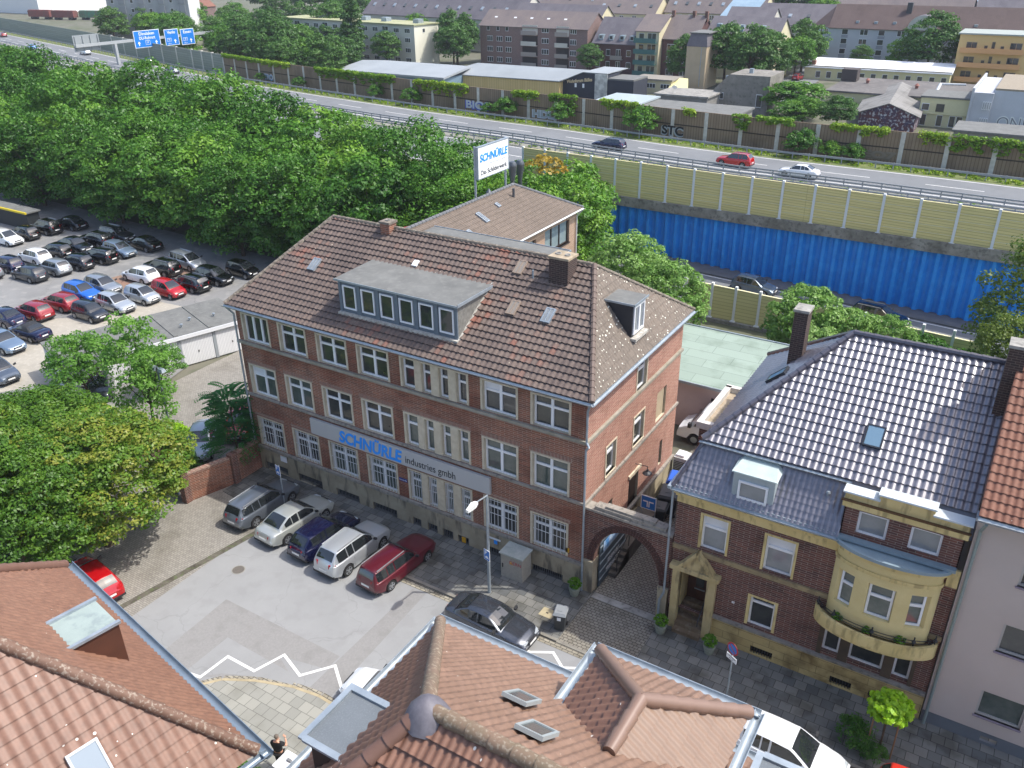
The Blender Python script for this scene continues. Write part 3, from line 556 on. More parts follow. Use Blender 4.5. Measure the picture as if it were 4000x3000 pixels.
b=MB(); b.tube((3.1,25.4,zA(3.1)),(3.1,25.4,zA(3.1)+.7),.1,n=10); b.build('vent_pipe',mat('pipe_dark','4c4c4e',.6),ar); 
b=MB(); b.lathe((4.6,14.9,zA(4.6)),[(.25,0),(.3,.25),(.1,.55),(.02,.6)],10); b.build('roof_vent',mat('vent_white','cfcac4',.6),ar,smooth=40)
b=MB(); b.box(3.2,13.3,Dp+.4,15.0,9.2,11.75,1); b.box(3.0,13.45,Dp+.35,15.2,11.75,11.85,0); b.box(13.45,13.5,Dp+.35,15.2,11.7,11.9,2); b.box(3,13.5,15.2,15.25,11.7,11.9,2); b.build('flat_link',[felt,mat('cladding_grey','8d9295',.7),zinc],A)
for i,(x,y,zt,r) in enumerate(((-1.4,32.6,12.3,.2),(-1.6,34.2,12.1,.2))):
    b=MB(); b.lathe((x,y,3),[(r,0),(r,zt-4.6),(r*2,zt-3.4),(r*2,zt-3.25),(r*1.3,zt-3.0),(r*1.2,zt-3.0)],14); b.build('flue',mat('flue_steel','5f6468',.45,metal=.6),A,smooth=35)
b=MB(); b.lathe((-.6,27.6,8),[(.13,0),(.13,2.9),(.25,2.9),(.03,3.2)],10); b.build('flue',MT['flue_steel'],A,smooth=35)
b=MB(); b.tube((-4.8,18.5,8.9),(-2.3,22,9.2),.45,n=12); b.build('red_duct',mat('duct_red','9b3a32',.6),A,smooth=40)
# rooftop advertising sign
SG=wthing('roof_sign','white billboard on two steel posts behind the rear wing ridge with blue lettering','sign',(1.2,25.4,9))
FS=Fr(1.2,23.34,90); b=MB(); b.fbox(FS,0,4.28,13.1,15.4,-.08,.08); pn=b.build('panel',mat('sign_white','f0f1f1',.4),SG)
b=MB(); 
for q in((0,4.28,15.4,15.47),(0,4.28,13.03,13.1)): b.fbox(FS,*q,-.11,.11)
for uu in(-.07,4.28): b.fbox(FS,uu,uu+.07,13.03,15.47,-.11,.11)
b.build('frame',zinc,SG)
for uu in(-.12,4.2):
    b=MB(); b.tube(FS.P(uu+.08,9,.2),FS.P(uu+.08,15.5,.2),.09,n=8); b.build('post',zinc,SG,smooth=40)
text('SCHNÜRLE',.78,blue,pn,tmat(FS,2.15,14.55,-.1),ext=.008,shear=.15,bold=.02,width=3.95); text('Das Schilderwerk',.5,ink,pn,tmat(FS,2.15,13.48,-.1),ext=.004,width=3.7)
text('INDUSTRIES GMBH',.18,mat('faded_ink','c9d2d6',.5),pn,tmat(FS,2.8,14.02,-.1),ext=.003,width=2.4)
# ================================================================== ARCH GATEWAY
G=wthing('arch_gateway','dark brick wall with wide round arch over the block-paved driveway','gateway',(24.7,.2,0))
gx0,gx1,gt=22.42,26.9,5.0; cx,cz,rx_,rz_=24.72,1.9,1.72,2.4; N=24
b=MB()
arc=[(cx-rx_*math.cos(math.pi*i/N),cz+rz_*math.sin(math.pi*i/N)) for i in range(N+1)]
for y,fl in((0,False),(.45,True)):
    for i in range(N):
        a,c=arc[i],arc[i+1]; q=[(a[0],y,a[1]),(c[0],y,c[1]),(c[0],y,gt),(a[0],y,gt)]; b.poly(q[::-1] if fl else q,0)
    for p,q in((gx0,arc[0][0]),(arc[-1][0],gx1)):
        w=[(p,y,1.9),(q,y,1.9),(q,y,gt),(p,y,gt)]; b.poly(w[::-1] if fl else w,0)
for i in range(N): a,c=arc[i],arc[i+1]; b.poly([(a[0],0,a[1]),(a[0],.45,a[1]),(c[0],.45,c[1]),(c[0],0,c[1])],0)
b.build('wall',[brickD],G)
for p,q in((gx0,arc[0][0]+.02),(arc[-1][0]-.02,gx1)): b=MB(); b.box(p,q,-.1,.5,0,1.9); b.box(p,q+.04,-.16,.56,1.9,2.05); b.build('pier',plinth,G)
b=MB(); ro=.36
for i in range(44):
    t0=math.pi*(i+.1)/44; t1=math.pi*(i+.9)/44
    def q(t,k): return (cx-(rx_+k)*math.cos(t),cz+.15+(rz_+k-.12)*math.sin(t))
    for k0,k1 in((.0,.155),(.185,.34)):
        c=[q(t0,k0),q(t1,k0),q(t1,k1),q(t0,k1)]; b.hexa([(p[0],-.035,p[1]) for p in c]+[(p[0],.0,p[1]) for p in c])
b.build('arch_voussoirs',mat('brick_plain','5c3932',.85,'42302b',4),G)
b=MB(); b.box(gx0,gx1,-.1,.55,gt,gt+.12); b.box(23.0,26.55,-.02,.47,gt+.12,gt+.3); b.box(23.5,26.0,.05,.4,gt+.3,gt+.42); b.build('coping',ledge,G)
b=MB(); b.box(23.07,23.13,.5,3.6,.12,2.75,0); 
for zz in(.5,1.0,1.5,2.0,2.5): b.box(23.13,23.16,.5,3.6,zz,zz+.06,1)
g=b.build('gate',[mat('gate_slate','46535c',.5),zinc],G)
b=MB(); b.box(23.16,23.175,.8,3.4,2.1,2.7); b.build('gate_banner',mat('banner','cfe0ec',.4,'3f86c8',1.5),g)
fj=Fr(23.17,.6,90)
for i,tx in enumerate(('EINFAHRT','FREIHALTEN')): text(tx,.3,white,g,tmat(fj,1.4,1.25-i*.5,-.02),ext=.004)
b=MB(); b.tube((26.78,-.2,7.9),(26.78,-.2,1.9),.055,n=8); b.tube((26.78,-.2,1.9),(26.6,-.22,1.4),.055,n=8); b.tube((26.6,-.22,1.4),(26.6,-.22,.1),.06,n=8); b.build('downpipe',zinc,G,smooth=40)
# ================================================================== HOUSE 2
H=wthing('yellow_trimmed_house','dark brick townhouse with yellow trim, bow window and glossy slate-coloured mansard roof','house',(32.5,3,0))
hx0,hx1,hD=26.95,38.15,11.3
F2=Fr(hx0,0,0); U=lambda x:x-hx0
w1=[(28.1,29.37,4.95,6.72),(30.9,32.24,4.9,6.72)]; wg=[(30.6,31.85,1.7,3.3)]; gw=[(33.92,34.6,1.8,3.2),(35.0,36.35,1.78,3.1),(36.75,37.4,1.76,3.13)]
op=[(U(a),U(c),d,e) for a,c,d,e in w1+wg+gw]+[(U(27.45),U(28.75),1.2,3.62)]
b=MB(); b.panel(F2,0,hx1-hx0,1.2,7.4,op,.22,0); b.panel(Fr(hx0,hD,270),0,hD,0,7.6,[],.1,1); b.panel(Fr(hx1,hD,180),0,hx1-hx0,0,7.6,[],.1,1)
b.build('wall',[brickD,brickD],H)
b=MB(); F2p=Fr(hx0,-.06,0); b.panel(F2p,U(29.1),U(38.15),0,1.42,[(U(31.0),U(32.0),.2,.6),(U(34.5),U(35.4),.2,.6),(U(36.1),U(36.9),.2,.6)],.2,0); b.build('plinth',[brickmat('sandstone_blocks','c4ae76','b7a069','8d7a50',1.4,.42,.012,patch='8a7a5c',psc=.7,dirt='6d5f4b',dsc=1.0)],H)
for a in(31.0,34.5,36.1):
    b=MB(); b.fbox(F2p,U(a),U(a)+1.0,.2,.6,.15,.2,1)
    for i in range(8): b.fbox(F2p,U(a)+.05+i*.12,U(a)+.08+i*.12,.2,.6,.04,.06,0)
    b.build('basement_grate',[black,dark],H)
b=MB(); b.fbox(F2,U(29.05),hx1-hx0,1.42,1.55,-.16,0); b.build('sill_band',ledge,H)
for q in((0,U(33.8),4.55,4.78),(U(37.6),hx1-hx0,4.35,4.55)): b=MB(); b.fbox(F2,*q,-.1,0); b.build('sill_band',mat('sand_ledge','a3916b',.9,'85755a',1.5,c3='5b503f',sc3=4),H)
b=MB(); b.fbox(F2,0,U(33.85),7.05,7.42,-.06,0,0); b.fbox(F2,-.05,U(33.85),7.42,7.62,-.16,0,0); b.fbox(F2,-.1,U(33.85),7.62,7.85,-.3,0,0); b.box(hx0-.12,hx0,0,hD,7.4,7.85,0); b.build('cornice',yel,H); b=MB(); b.fbox(F2,U(37.75),hx1-hx0,7.05,7.85,-.12,0,0); b.build('cornice',yel,H)
for i,(a,c,d,e) in enumerate(w1): window(H,F2,U(a),U(c),d,e,dep=.2,mull=(),trans=(.66,),glass=pane2,blind=.3 if i==0 else .28,surround=yel,sw=.1)
window(H,F2,U(30.6),U(31.85),1.7,3.3,dep=.2,mull=(),trans=(.8,),glass=pane,surround=yel,sw=.12)
for i,(a,c,d,e) in enumerate(gw): window(H,F2,U(a),U(c),d,e,dep=.2,mull=(),trans=(.82,) if i!=1 else (),glass=pane)
b=MB()
for a,c in((33.72,33.92),(34.6,35.0),(36.35,36.75),(37.4,37.55)): b.fbox(F2,U(a),U(c),1.56,3.3,-.03,-.002)
b.fbox(F2,U(33.72),U(37.55),3.2,3.6,-.03,-.002); b.build('window_surround',mat('brown_stone','5b4d3c',.9,'4a3f33',2),H)
# doorway
b=MB(); b.fbox(F2,U(27.12),U(27.45),0,3.6,-.25,.1); b.fbox(F2,U(28.75),U(29.15),0,3.6,-.25,.1); b.fbox(F2,U(27.45),U(27.5),1.2,3.6,.1,1.1); b.fbox(F2,U(28.7),U(28.75),1.2,3.6,.1,1.1); b.fbox(F2,U(27.4),U(28.8),3.55,3.6,-.1,1.1); b.fbox(F2,U(27.0),U(29.3),3.6,3.82,-.4,.0)
P=F2.P; tri=[(27.45,3.82),(28.95,3.82),(28.2,4.75)]
b.hexa([P(U(27.45),3.82,-.3),P(U(28.95),3.82,-.3),P(U(28.95),3.82,0),P(U(27.45),3.82,0),P(U(28.17),4.7,-.3),P(U(28.23),4.7,-.3),P(U(28.23),4.7,0),P(U(28.17),4.7,0)])
for sx in(-1,1): b.hexa([P(U(28.2+sx*.85),3.82,-.4),P(U(28.2+sx*.68),3.82,-.4),P(U(28.2+sx*.68),3.82,0),P(U(28.2+sx*.85),3.82,0),P(U(28.2+sx*.05),4.85,-.4),P(U(28.2),4.68,-.4),P(U(28.2),4.68,0),P(U(28.2+sx*.05),4.85,0)])
b.build('door_surround',sand,H)
b=MB(); b.fbox(F2,U(27.5),U(28.7),1.15,3.55,1.0,1.06); d=b.build('front_door',mat('door_wood','4a2416',.5,'361a10',3),H); b=MB(); b.fbox(F2,U(27.9),U(28.3),1.9,3.2,.985,1.0); b.build('door_glass',pane,d); b=MB(); b.fbox(F2,U(27.85),U(28.35),1.75,1.8,.96,1.0); b.build('letter_slot',zinc,d)
b=MB()
for i in range(5): b.box(27.45,28.75,-.55+.3*i,1.05,.1+.2*i,.3+.2*i if i<4 else 1.15)
b.build('entrance_steps',mat('step_stone','7c6a55',.9,'66563f',2,c3='8f836f',sc3=5),H)
b=MB(); b.tube((28.6,-.5,1.15),(28.6,.5,1.9),.03,n=6); b.tube((28.6,-.5,1.15),(28.6,-.5,.9),.03,n=6); b.build('handrail',black,H)
b=MB(); b.fbox(F2,U(29.9),U(30.02),2.55,2.65,-.02,0); o=b.build('house_number',white,H); text('10',.07,ink,o,tmat(F2,U(29.96),2.6,-.022),ext=.001)
# bow window
BX,BR=35.72,1.95; 
def bow(t,k=0,dp=.78): 
    return (BX+(BR+k)*math.cos(t),-(dp+k)*math.sin(t)*1.0)
def bowring(b,z0,z1,k0,k1,m=0,n=28,a0=0.0,a1=math.pi):
    for i in range(n):
        t0=a0+(a1-a0)*i/n;t1=a0+(a1-a0)*(i+1)/n; q=[bow(t0,k0),bow(t1,k0),bow(t1,k1),bow(t0,k1)]
        b.hexa([(*p,z0) for p in q]+[(*p,z1) for p in q],m)
b=MB(); bowring(b,6.55,7.5,-.3,0); bowring(b,4.15,4.95,-.3,0); 
for a0,a1 in((0,.5),(1.0,1.3),(1.84,2.14),(2.64,math.pi)): bowring(b,4.95,6.55,-.3,0,a0=a0,a1=a1,n=5)
bw=b.build('bow_window',yelP,H)
for a0,a1 in((.5,1.0),(1.3,1.84),(2.14,2.64)):
    p0=Vector((*bow(a1,-.2),0));p1=Vector((*bow(a0,-.2),0)); F=Fr(p0.x,p0.y,math.degrees(math.atan2(p1.y-p0.y,p1.x-p0.x))); window(bw,F,0,(p1-p0).length,4.97,6.53,dep=.0,mull=(),trans=(.64,),glass=pane3)
b=MB(); bowring(b,6.95,7.1,0,.06); b.build('bow_cornice',yel,bw); b=MB(); bowring(b,7.5,7.75,-.3,.12); b.build('bow_cornice',yel,bw)
b=MB(); bowring(b,7.72,7.86,.1,.24,n=32); b.poly([(*bow(math.pi*i/24,.12),7.78) for i in range(25)]); b.build('bow_roof',[mat('zinc_roof','8da0a8',.5,'7c8e96',1)],bw)
b=MB(); b.prism([(*bow(math.pi*i/24,.42,.62),) for i in range(25)][::1],3.55,3.75,0); bowring(b,3.75,4.28,.3,.42); b.poly([(*bow(math.pi*i/24,.3,.62),3.95) for i in range(25)]); b.build('balcony',[yel],bw)
b=MB()
for zz in(4.38,4.52):
    for i in range(20):
        t0=.25+(math.pi-.5)*i/20;t1=.25+(math.pi-.5)*(i+1)/20; b.tube((*bow(t0,.36,.62),zz),(*bow(t1,.36,.62),zz),.018,n=5)
for t in(.25,.85,1.57,2.29,math.pi-.25): 
    p=bow(t,.36,.62); b.tube((*p,4.2),(*p,4.68),.03,n=6); b.lathe((*p,4.35),[(.03,0),(.09,.1),(.03,.22)],8)
b.build('balcony_rail',black,bw)
# gable dormer above bow
b=MB(); FB2=Fr(33.72,-.1,0); b.panel(FB2,0,4.25,7.98,9.35,[(.55,1.65,8.2,9.22),(2.45,3.55,8.18,9.2)],.15,0); b.box(33.72,33.76,-.1,1.2,7.98,9.35,0); b.box(37.93,37.97,-.1,1.2,7.98,9.35,0); b.fbox(FB2,-.1,4.35,9.35,9.62,-.14,1.0,1)
b.fbox(FB2,-.05,4.3,9.62,9.95,-.05,.35,1); b.fbox(FB2,1.15,3.1,9.95,10.2,-.05,.35,1); b.fbox(FB2,-.15,1.2,9.95,10.02,-.14,.45,2); b.fbox(FB2,1.1,3.15,10.2,10.27,-.14,.45,2); b.fbox(FB2,3.05,4.4,9.95,10.02,-.14,.45,2); b.fbox(FB2,-.15,4.4,9.62,9.66,-.2,-.05,3)
dm=b.build('parapet_dormer',[brickD,yel,mat('metal_capping','c4cdd0',.4),mat('brown_stain','5d4326',.9)],H)
for a,c in((.55,1.65),(2.45,3.55)): window(dm,FB2,a,c,8.19,9.21,dep=.14,mull=(),trans=(),glass=pane2)
b=MB(); b.fbox(FB2,0,4.25,7.86,7.98,-.25,.2); b.build('lead_apron',MT['zinc_roof'],dm)
# roofs
m0=(26.78,-.32,7.9); m1=(33.72,-.32,7.9); m2=(33.72,1.0,9.85); m3=(27.6,1.0,9.85); mw=(26.78,11.5,7.9); mv=(27.6,10.6,9.85)
b=MB(); b.poly([m0,m1,m2,m3]); b.poly([mw,m0,m3,mv]); b.poly([(33.72,.4,9.0),(38.2,.4,9.0),(38.2,1,9.85),(33.72,1,9.85)]); R2=b.build('roof',roofN,H)
tiles('mansard_tiles',[m0,m1,m2,m3],.22,.3,roofN,R2,amp=.03,lift=.035); tiles('mansard_tiles',[mw,m0,m3,mv],.3,.34,roofN,R2)
e0=(27.5,.85,9.9); e1=(38.15,.85,9.9); rg0=(32.05,5.7,14.0); rg1=(38.15,5.7,14.0); e2=(38.15,10.6,9.9); e3=(27.5,10.6,9.9)
b=MB(); b.poly([e0,e1,rg1,rg0]); b.poly([e3,e0,rg0]); b.poly([e2,e3,rg0,rg1]); b.build('roof_deck',roofN,R2)
tiles('roof_tiles',[e0,e1,rg1,rg0],.27,.4,roofN,R2,amp=.035,lift=.06); tiles('roof_tiles',[e3,e0,rg0],.3,.345,roofN,R2,amp=.03,lift=.03); tiles('roof_tiles',[e2,e3,rg0,rg1],.4,.5,roofN,R2,wave=2)
b=MB(); caps(b,rg0,rg1,.13,.42,h=.06); caps(b,e0,rg0,.13,.42,h=.06); caps(b,e3,rg0,.12,.42,h=.06); caps(b,m0,m3,.1,.36,h=.04); b.build('ridge_tiles',mat('glazed_ridge','4b4a54',.3,coat=.6),R2,smooth=40)
b=MB(); gutter(b,(27.4,.72,9.86),(33.7,.72,9.86),(0,-1,0),.07); gutter(b,(26.75,-.42,7.9),(33.75,-.42,7.9),(0,-1,0),.12); b.hexa([(26.7,-.3,7.85),(33.75,-.3,7.85),(33.75,-.25,7.85),(26.7,-.25,7.85),(26.7,-.3,8.02),(33.75,-.3,8.02),(33.75,-.25,8.02),(26.7,-.25,8.02)]); b.box(26.6,26.75,-.5,11.5,7.86,8.0); b.build('gutter',zinc,H,smooth=40)
s2=Vector((0,4.85,4.1)).normalized(); n2=Vector((0,-s2.z,s2.y))
skylight(R2,(34.0,2.35,11.2),ex,s2,n2,.72,.95,fm=mat('skylight_black','2b2f36',.4),gl=mat('glass_sky','6f8da0',.08,spec=1),rib=False); sW=Vector((4.55,0,4.1)).normalized(); skylight(R2,(29.35,5.0,11.6),(0,1,0),sW,Vector((-sW.z,0,sW.x)),.75,1.0,fm=MT['skylight_black'],gl=MT['glass_sky'],rib=False)
b=MB(); b.prism([(29.27,-.1),(31.0,-.1),(31.0,1.1),(29.27,1.1)],7.98,9.42,0); b.hexa([(29.2,-.2,9.4),(31.07,-.2,9.4),(31.07,1.2,9.55),(29.2,1.2,9.55),(29.2,-.2,9.46),(31.07,-.2,9.46),(30.75,1.2,9.8),(29.5,1.2,9.8)],1)
dm=b.build('zinc_dormer',[mat('zinc_light','a9b5b6',.5,'9aa6a8',2),mat('zinc_pale','bccac6',.45,'a9b7b3',2)],H); window(dm,Fr(29.27,-.1,0),.25,1.48,8.2,9.06,dep=0.0,mull=(),trans=(),glass=pane2,sill=zinc)
b=MB(); b.lathe((32.95,.5,9.05),[(.05,0),(.05,.15),(.1,.2),(.07,.28),(.0,.3)],10); b.build('vent_pipe',zinc,R2,smooth=40)
chimney(H,29.35,29.95,6.3,7.1,11.2,14.25,brickS,0,lab='tall narrow dark brick chimney on the left hip',capm=conc); chimney(H,37.75,38.35,3.9,4.7,12.4,15.4,brickS,0,capm=conc,lab='dark brick chimney beside the red tiled roof')
b=MB(); b.box(25.6,27.3,6.3,10.8,0,7.2,0); b.box(25.45,27.3,6.2,6.5,7.2,7.55,1); b.box(25.45,25.75,6.5,10.8,7.2,7.55,1); b.box(25.45,27.3,10.6,10.9,7.2,7.55,1); b.box(25.75,27.3,6.5,10.6,7.2,7.25,2); b.build('side_projection',[brickD,mat('render_white','dcd8d2',.8,'c9c4bb',2),mat('flat_sand','b9aa97',.9,'94876f',2)],H)
# ================================================================== BEIGE HOUSE (right)
Bq=wthing('beige_house','plain beige rendered house with grey base and red tiled roof at the right edge','house',(43,3,0))
bx0=38.2; F3=Fr(bx0,-.12,0); wo=[(1.75,3.35,1.5,2.8),(1.75,3.75,4.85,6.2),(1.75,3.35,8.0,9.3),(5.2,6.8,1.5,2.8),(5.2,6.8,4.85,6.2),(5.2,6.8,8.0,9.3)]
b=MB(); b.panel(F3,0,14,.75,10.6,wo,.16,0); b.panel(Fr(bx0,11,270),0,11.12,0,10.6,[],.1,0); b.build('wall',[mat('render_beige','c5b8ae',.9,'bdb0a6',.3)],Bq)
b=MB(); b.panel(Fr(bx0,-.08,0),0,14,0,.75,[(2.2,2.8,.25,.5)],.12,0); b.build('plinth',mat('plinth_grey','6e7479',.85,'666b70',1),Bq)
for i,w in enumerate(wo): window(Bq,F3,*w,dep=.16,mull=() ,trans=(),fr=.09,glass=pane if i%3 else pane3,sill=mat('sill_mauve','9b8e98',.7,'887c86',8),sw=.05,blind=0,fm=mat('frame_greige','b3b0aa',.5))
t0=(bx0-.05,-.6,10.75); t1=(52.5,-.6,10.75); t2=(52.5,5.6,15.9); t3=(bx0-.05,5.6,15.9); t4=(52.5,11.8,10.75); t5=(bx0-.05,11.8,10.75)
b=MB(); b.poly([t0,t1,t2,t3]); b.poly([t3,t2,t4,t5]); b.poly([t0,t3,t5]); rb=b.build('roof',roofR,Bq); tiles('roof_tiles',[t0,t1,t2,t3],.25,.35,roofR,rb,amp=.03,lift=.04)
b=MB(); caps(b,t3,t2,.14,.4,h=.05); b.build('ridge_tiles',roofR,rb,smooth=40)
b=MB(); gutter(b,(bx0-.05,-.74,10.72),(52,-.74,10.72),(0,-1,0),.11); b.hexa([(bx0-.1,-.6,10.5),(52,-.6,10.5),(52,-.1,10.5),(bx0-.1,-.1,10.5),(bx0-.1,-.6,10.66),(52,-.6,10.66),(52,-.1,10.66),(bx0-.1,-.1,10.66)]); b.build('gutter',zinc,Bq,smooth=40)
b=MB(); b.tube((bx0+.25,-.74,10.55),(bx0+.16,-.2,9.9),.06); b.tube((bx0+.16,-.2,9.9),(bx0+.16,-.2,.1),.06); b.build('downpipe',mat('pipe_green_grey','8d9a96',.5,metal=.3),Bq,smooth=40)
# ================================================================== FOREGROUND HOUSE (centre)
Cc=wthing('near_centre_house','near house seen from above with red-brown tiled hip roof, bay roof and flat dormer','house',(32,-22,0))
ce=13.0; p00=(26.42,-16.64,ce); p10=(46,-16.64,ce); p11=(46,-28.4,ce); p01=(26.42,-28.4,ce); q0=(30.6,-22.45,17.75); q1=(46,-22.45,17.75)
b=MB(); b.panel(Fr(26.6,-28,0),0,19,0,ce,[],.1); b.panel(Fr(26.6,-16.8,270),0,11.2,0,ce,[],.1); b.panel(Fr(45.6,-16.8,180),0,19,0,ce,[],.1); b.prism([(30.8,-16.9),(34,-16.9),(34,-15.7),(30.8,-15.7)],0,ce); b.build('wall',mat('render_brown','6f5a4e',.9,'63503f',1),Cc)
b=MB(); b.poly([p00,p01,q0]); b.poly([p10,p00,q0,q1]); b.poly([p01,p11,q1,q0]); rc=b.build('roof',roofC,Cc)
tiles('roof_tiles',[p01,p00,q0],.3,.33,roofC,rc,amp=.028,lift=.045,wave=6); tiles('roof_tiles',[p00,p10,q1,q0],.21,.33,roofC2,rc,amp=.022,lift=.03,wave=5); tiles('roof_tiles',[p11,p01,q0,q1],.15,.33,roofC,rc,amp=.02,lift=.06,wave=5)
lich=mat('ridge_lichen','7a6352',.8,'6a5f4c',2.5,c3='b9b3a0',sc3=16,amt3=.3); capb=mat('ridge_brown','75584b',.6,'6b4f42',2)
b=MB(); caps(b,q0,q1,.14,.42,h=.04,n=14); b.build('ridge_tiles',lich,rc,smooth=40); b=MB(); caps(b,p00,q0,.14,.45,h=.05,n=14); b.build('hip_tiles',mat('hip_moss','776353',.8,'6b5d4c',2,c3='c4baa4',sc3=12,amt3=.35),rc,smooth=40); b=MB(); caps(b,p01,q0,.14,.42,h=.05,n=14); b.build('hip_tiles',capb,rc,smooth=40)
b=MB(); b.lathe((q0[0],q0[1],q0[2]-.2),[(.42,0),(.33,.2),(.2,.36),(.05,.44)],12); b.build('lead_cap',mat('lead','6d6a70',.6,'59565c',6),rc,smooth=60)
b=MB(); gutter(b,(26.25,-28.4,ce-.03),(26.25,-16.5,ce-.03),(-1,0,0),.12,n=9); gutter(b,(26.2,-16.46,ce-.03),(46,-16.46,ce-.03),(0,1,0),.12,n=9); b.build('gutter',zinc,Cc,smooth=50)
sl=4.75/6.0; sN=Vector((0,-6,4.75)).normalized(); nN=Vector((0,4.75,6)).normalized()
for x,y in((30.95,-20.05),(32.0,-21.3)): skylight(rc,(x,y,ce+(-16.4-y)*sl+.04),(-1,0,0),sN,nN,.55,.75,fm=mat('skylight_zinc','979f9f',.4),H=.08,gl=mat('glass_grey',(.09,.1,.1),.1),rib=False)
# flat dormer
b=MB(); b.prism([(27.75,-22.55),(29.2,-22.55),(29.2,-21.3),(27.75,-21.3)],14.0,15.42,1); b.box(27.66,29.3,-22.66,-21.2,15.42,15.5,0)
for q in((27.6,27.72,-22.7,-21.16),(27.72,29.3,-22.72,-22.58),(27.72,29.3,-21.3,-21.16)): b.box(*q,15.5,15.56,2)
b.build('dormer',[mat('felt_blue_grey','6c7378',.9,'636a6f',2,c3='7c8286',sc3=30),mat('clad_dark','3d2f2a',.6),zinc],Cc)
# bay roof
be=14.8; B0=(31.25,-17.1,be);B1=(34.6,-17.1,be);T0=(33.0,-19.1,16.15);T1=(33.0,-20.45,16.15); b=MB(); b.prism([(31.5,-17.4),(34.4,-17.4),(34.4,-20),(31.5,-20)],12.8,be); b.build('bay_wall',MT['render_brown'],Cc)
b=MB(); b.poly([B0,B1,T0]); b.poly([B1,(34.6,-20.5,be),T1,T0]); b.poly([(31.25,-20.5,be),B0,T0,T1]); br=b.build('bay_roof',roofC2,Cc)
tiles('bay_tiles',[B1,B0,T0],.2,.33,roofC2,br,amp=.02,lift=.03,wave=5); tiles('bay_tiles',[(34.6,-20.5,be),B1,T0,T1],.22,.33,mat('t_plain','86705f',.5,'7d6757',2),br,amp=.02,lift=.03,wave=5); tiles('bay_tiles',[B0,(31.25,-20.5,be),T1,T0],.22,.3,roofC,br,amp=.022,lift=.035,wave=5)
for q in((B0,T0),(B1,T0),(T0,T1)): b=MB(); caps(b,*q,.14,.4,h=.05,n=14); b.build('hip_tiles',mat('bay_ridge','80685a',.4,'776052',1),br,smooth=40)
b=MB(); gutter(b,(31.05,-16.93,be-.03),(34.8,-16.93,be-.03),(0,1,0),.11,n=9); gutter(b,(31.08,-18.85,be-.03),(31.08,-16.86,be-.03),(-1,0,0),.11,n=9); gutter(b,(34.78,-18.85,be-.03),(34.78,-16.86,be-.03),(1,0,0),.11,n=9); b.build('gutter',zinc,br,smooth=50)
b=MB(); b.prism([(35.1,-20.4),(36.6,-20.4),(36.6,-17.8),(35.1,-17.8)],13.5,14.45,1); b.box(35.05,36.7,-20.5,-17.7,14.45,14.55,0); b.box(35.0,35.14,-20.5,-17.7,14.55,14.61,2); b.box(35.14,36.75,-17.8,-17.65,14.55,14.61,2); b.build('dormer',[MT['felt_blue_grey'],MT['clad_dark'],zinc],Cc)
# ================================================================== FOREGROUND HOUSE (left)
Lh=wthing('near_left_house','near house at lower left with concave brown tiled roof and long blue-grey gutter','house',(18,-24,0))
un=Vector((.9848,-.1736,0)); vn=Vector((-.1736,-.9848,0)); le=11.0
def LP(a,c,z): p=Vector((13.05,-19.1,0))+un*a+vn*c; return (p.x,p.y,z)
Lw=10.95; k=1.08; ax=Lw/2; az=le+ax*k
A0=LP(0,0,le);A1=LP(Lw,0,le);AP=LP(ax,ax,az);A2=LP(Lw,14,le);A3=LP(0,14,le);AQ=LP(ax,14,az)
b=MB(); b.poly([A0,A1,AP]); b.poly([A1,A2,AQ,AP]); b.poly([A3,A0,AP,AQ]); rl=b.build('roof',roofC,Lh)
tiles('roof_tiles',[A1,A0,AP],.2,.33,tilemat('tiles_orange_brown',['70503e','795845','82614d'],.5,'cfc8b8',4,.45),rl,amp=.02,lift=.03,wave=5); tiles('roof_tiles',[A2,A1,AP,AQ],.3,.34,roofC,rl,amp=.012,lift=.035,wave=6); tiles('roof_tiles',[A0,A3,AQ,AP],.3,.4,roofC,rl,wave=2)
b=MB(); caps(b,A1,AP,.15,.5,h=.05,n=14); b.build('hip_tiles',mat('hip_orange','715646',.7,'684e3f',2,c3='c9c2b0',sc3=12,amt3=.35),rl,smooth=40); b=MB(); caps(b,A0,AP,.15,.5,h=.05,n=14); caps(b,AP,AQ,.15,.5,h=.05,n=14); b.build('hip_tiles',capb,rl,smooth=40)
b=MB(); b.prism([LP(.4,.4,0)[:2],LP(.4,13.6,0)[:2],LP(Lw-.4,13.6,0)[:2],LP(Lw-.4,.4,0)[:2]],0,le-.05); b.build('wall',mat('render_left','8b7b68',.9),Lh)
b=MB(); gutter(b,LP(-.1,-.16,le-.03),LP(Lw+.25,-.16,le-.03),-vn,.14,n=9); gutter(b,LP(Lw+.16,-.2,le-.03),LP(Lw+.16,14,le-.03),un,.12,n=9); gutter(b,LP(-.15,-.2,le-.03),LP(-.15,14,le-.03),-un,.12,n=9); b.build('gutter',mat('zinc_blue','8c9aa6',.4,'7b8a97',2,metal=.4),Lh,smooth=50)
nE=(un*k+Vector((0,0,1))).normalized(); uE=(-un+Vector((0,0,k))).normalized()
def LE(a,c): return LP(Lw-c,a,le+c*k)
skylight(rl,LE(3.25,1.3),vn,uE,nE,.72,1.1,fm=mat('skylight_lgrey','c5c8c8',.5),gl=mat('glass_blue_grey','8f9ba4',.12),rib=False)
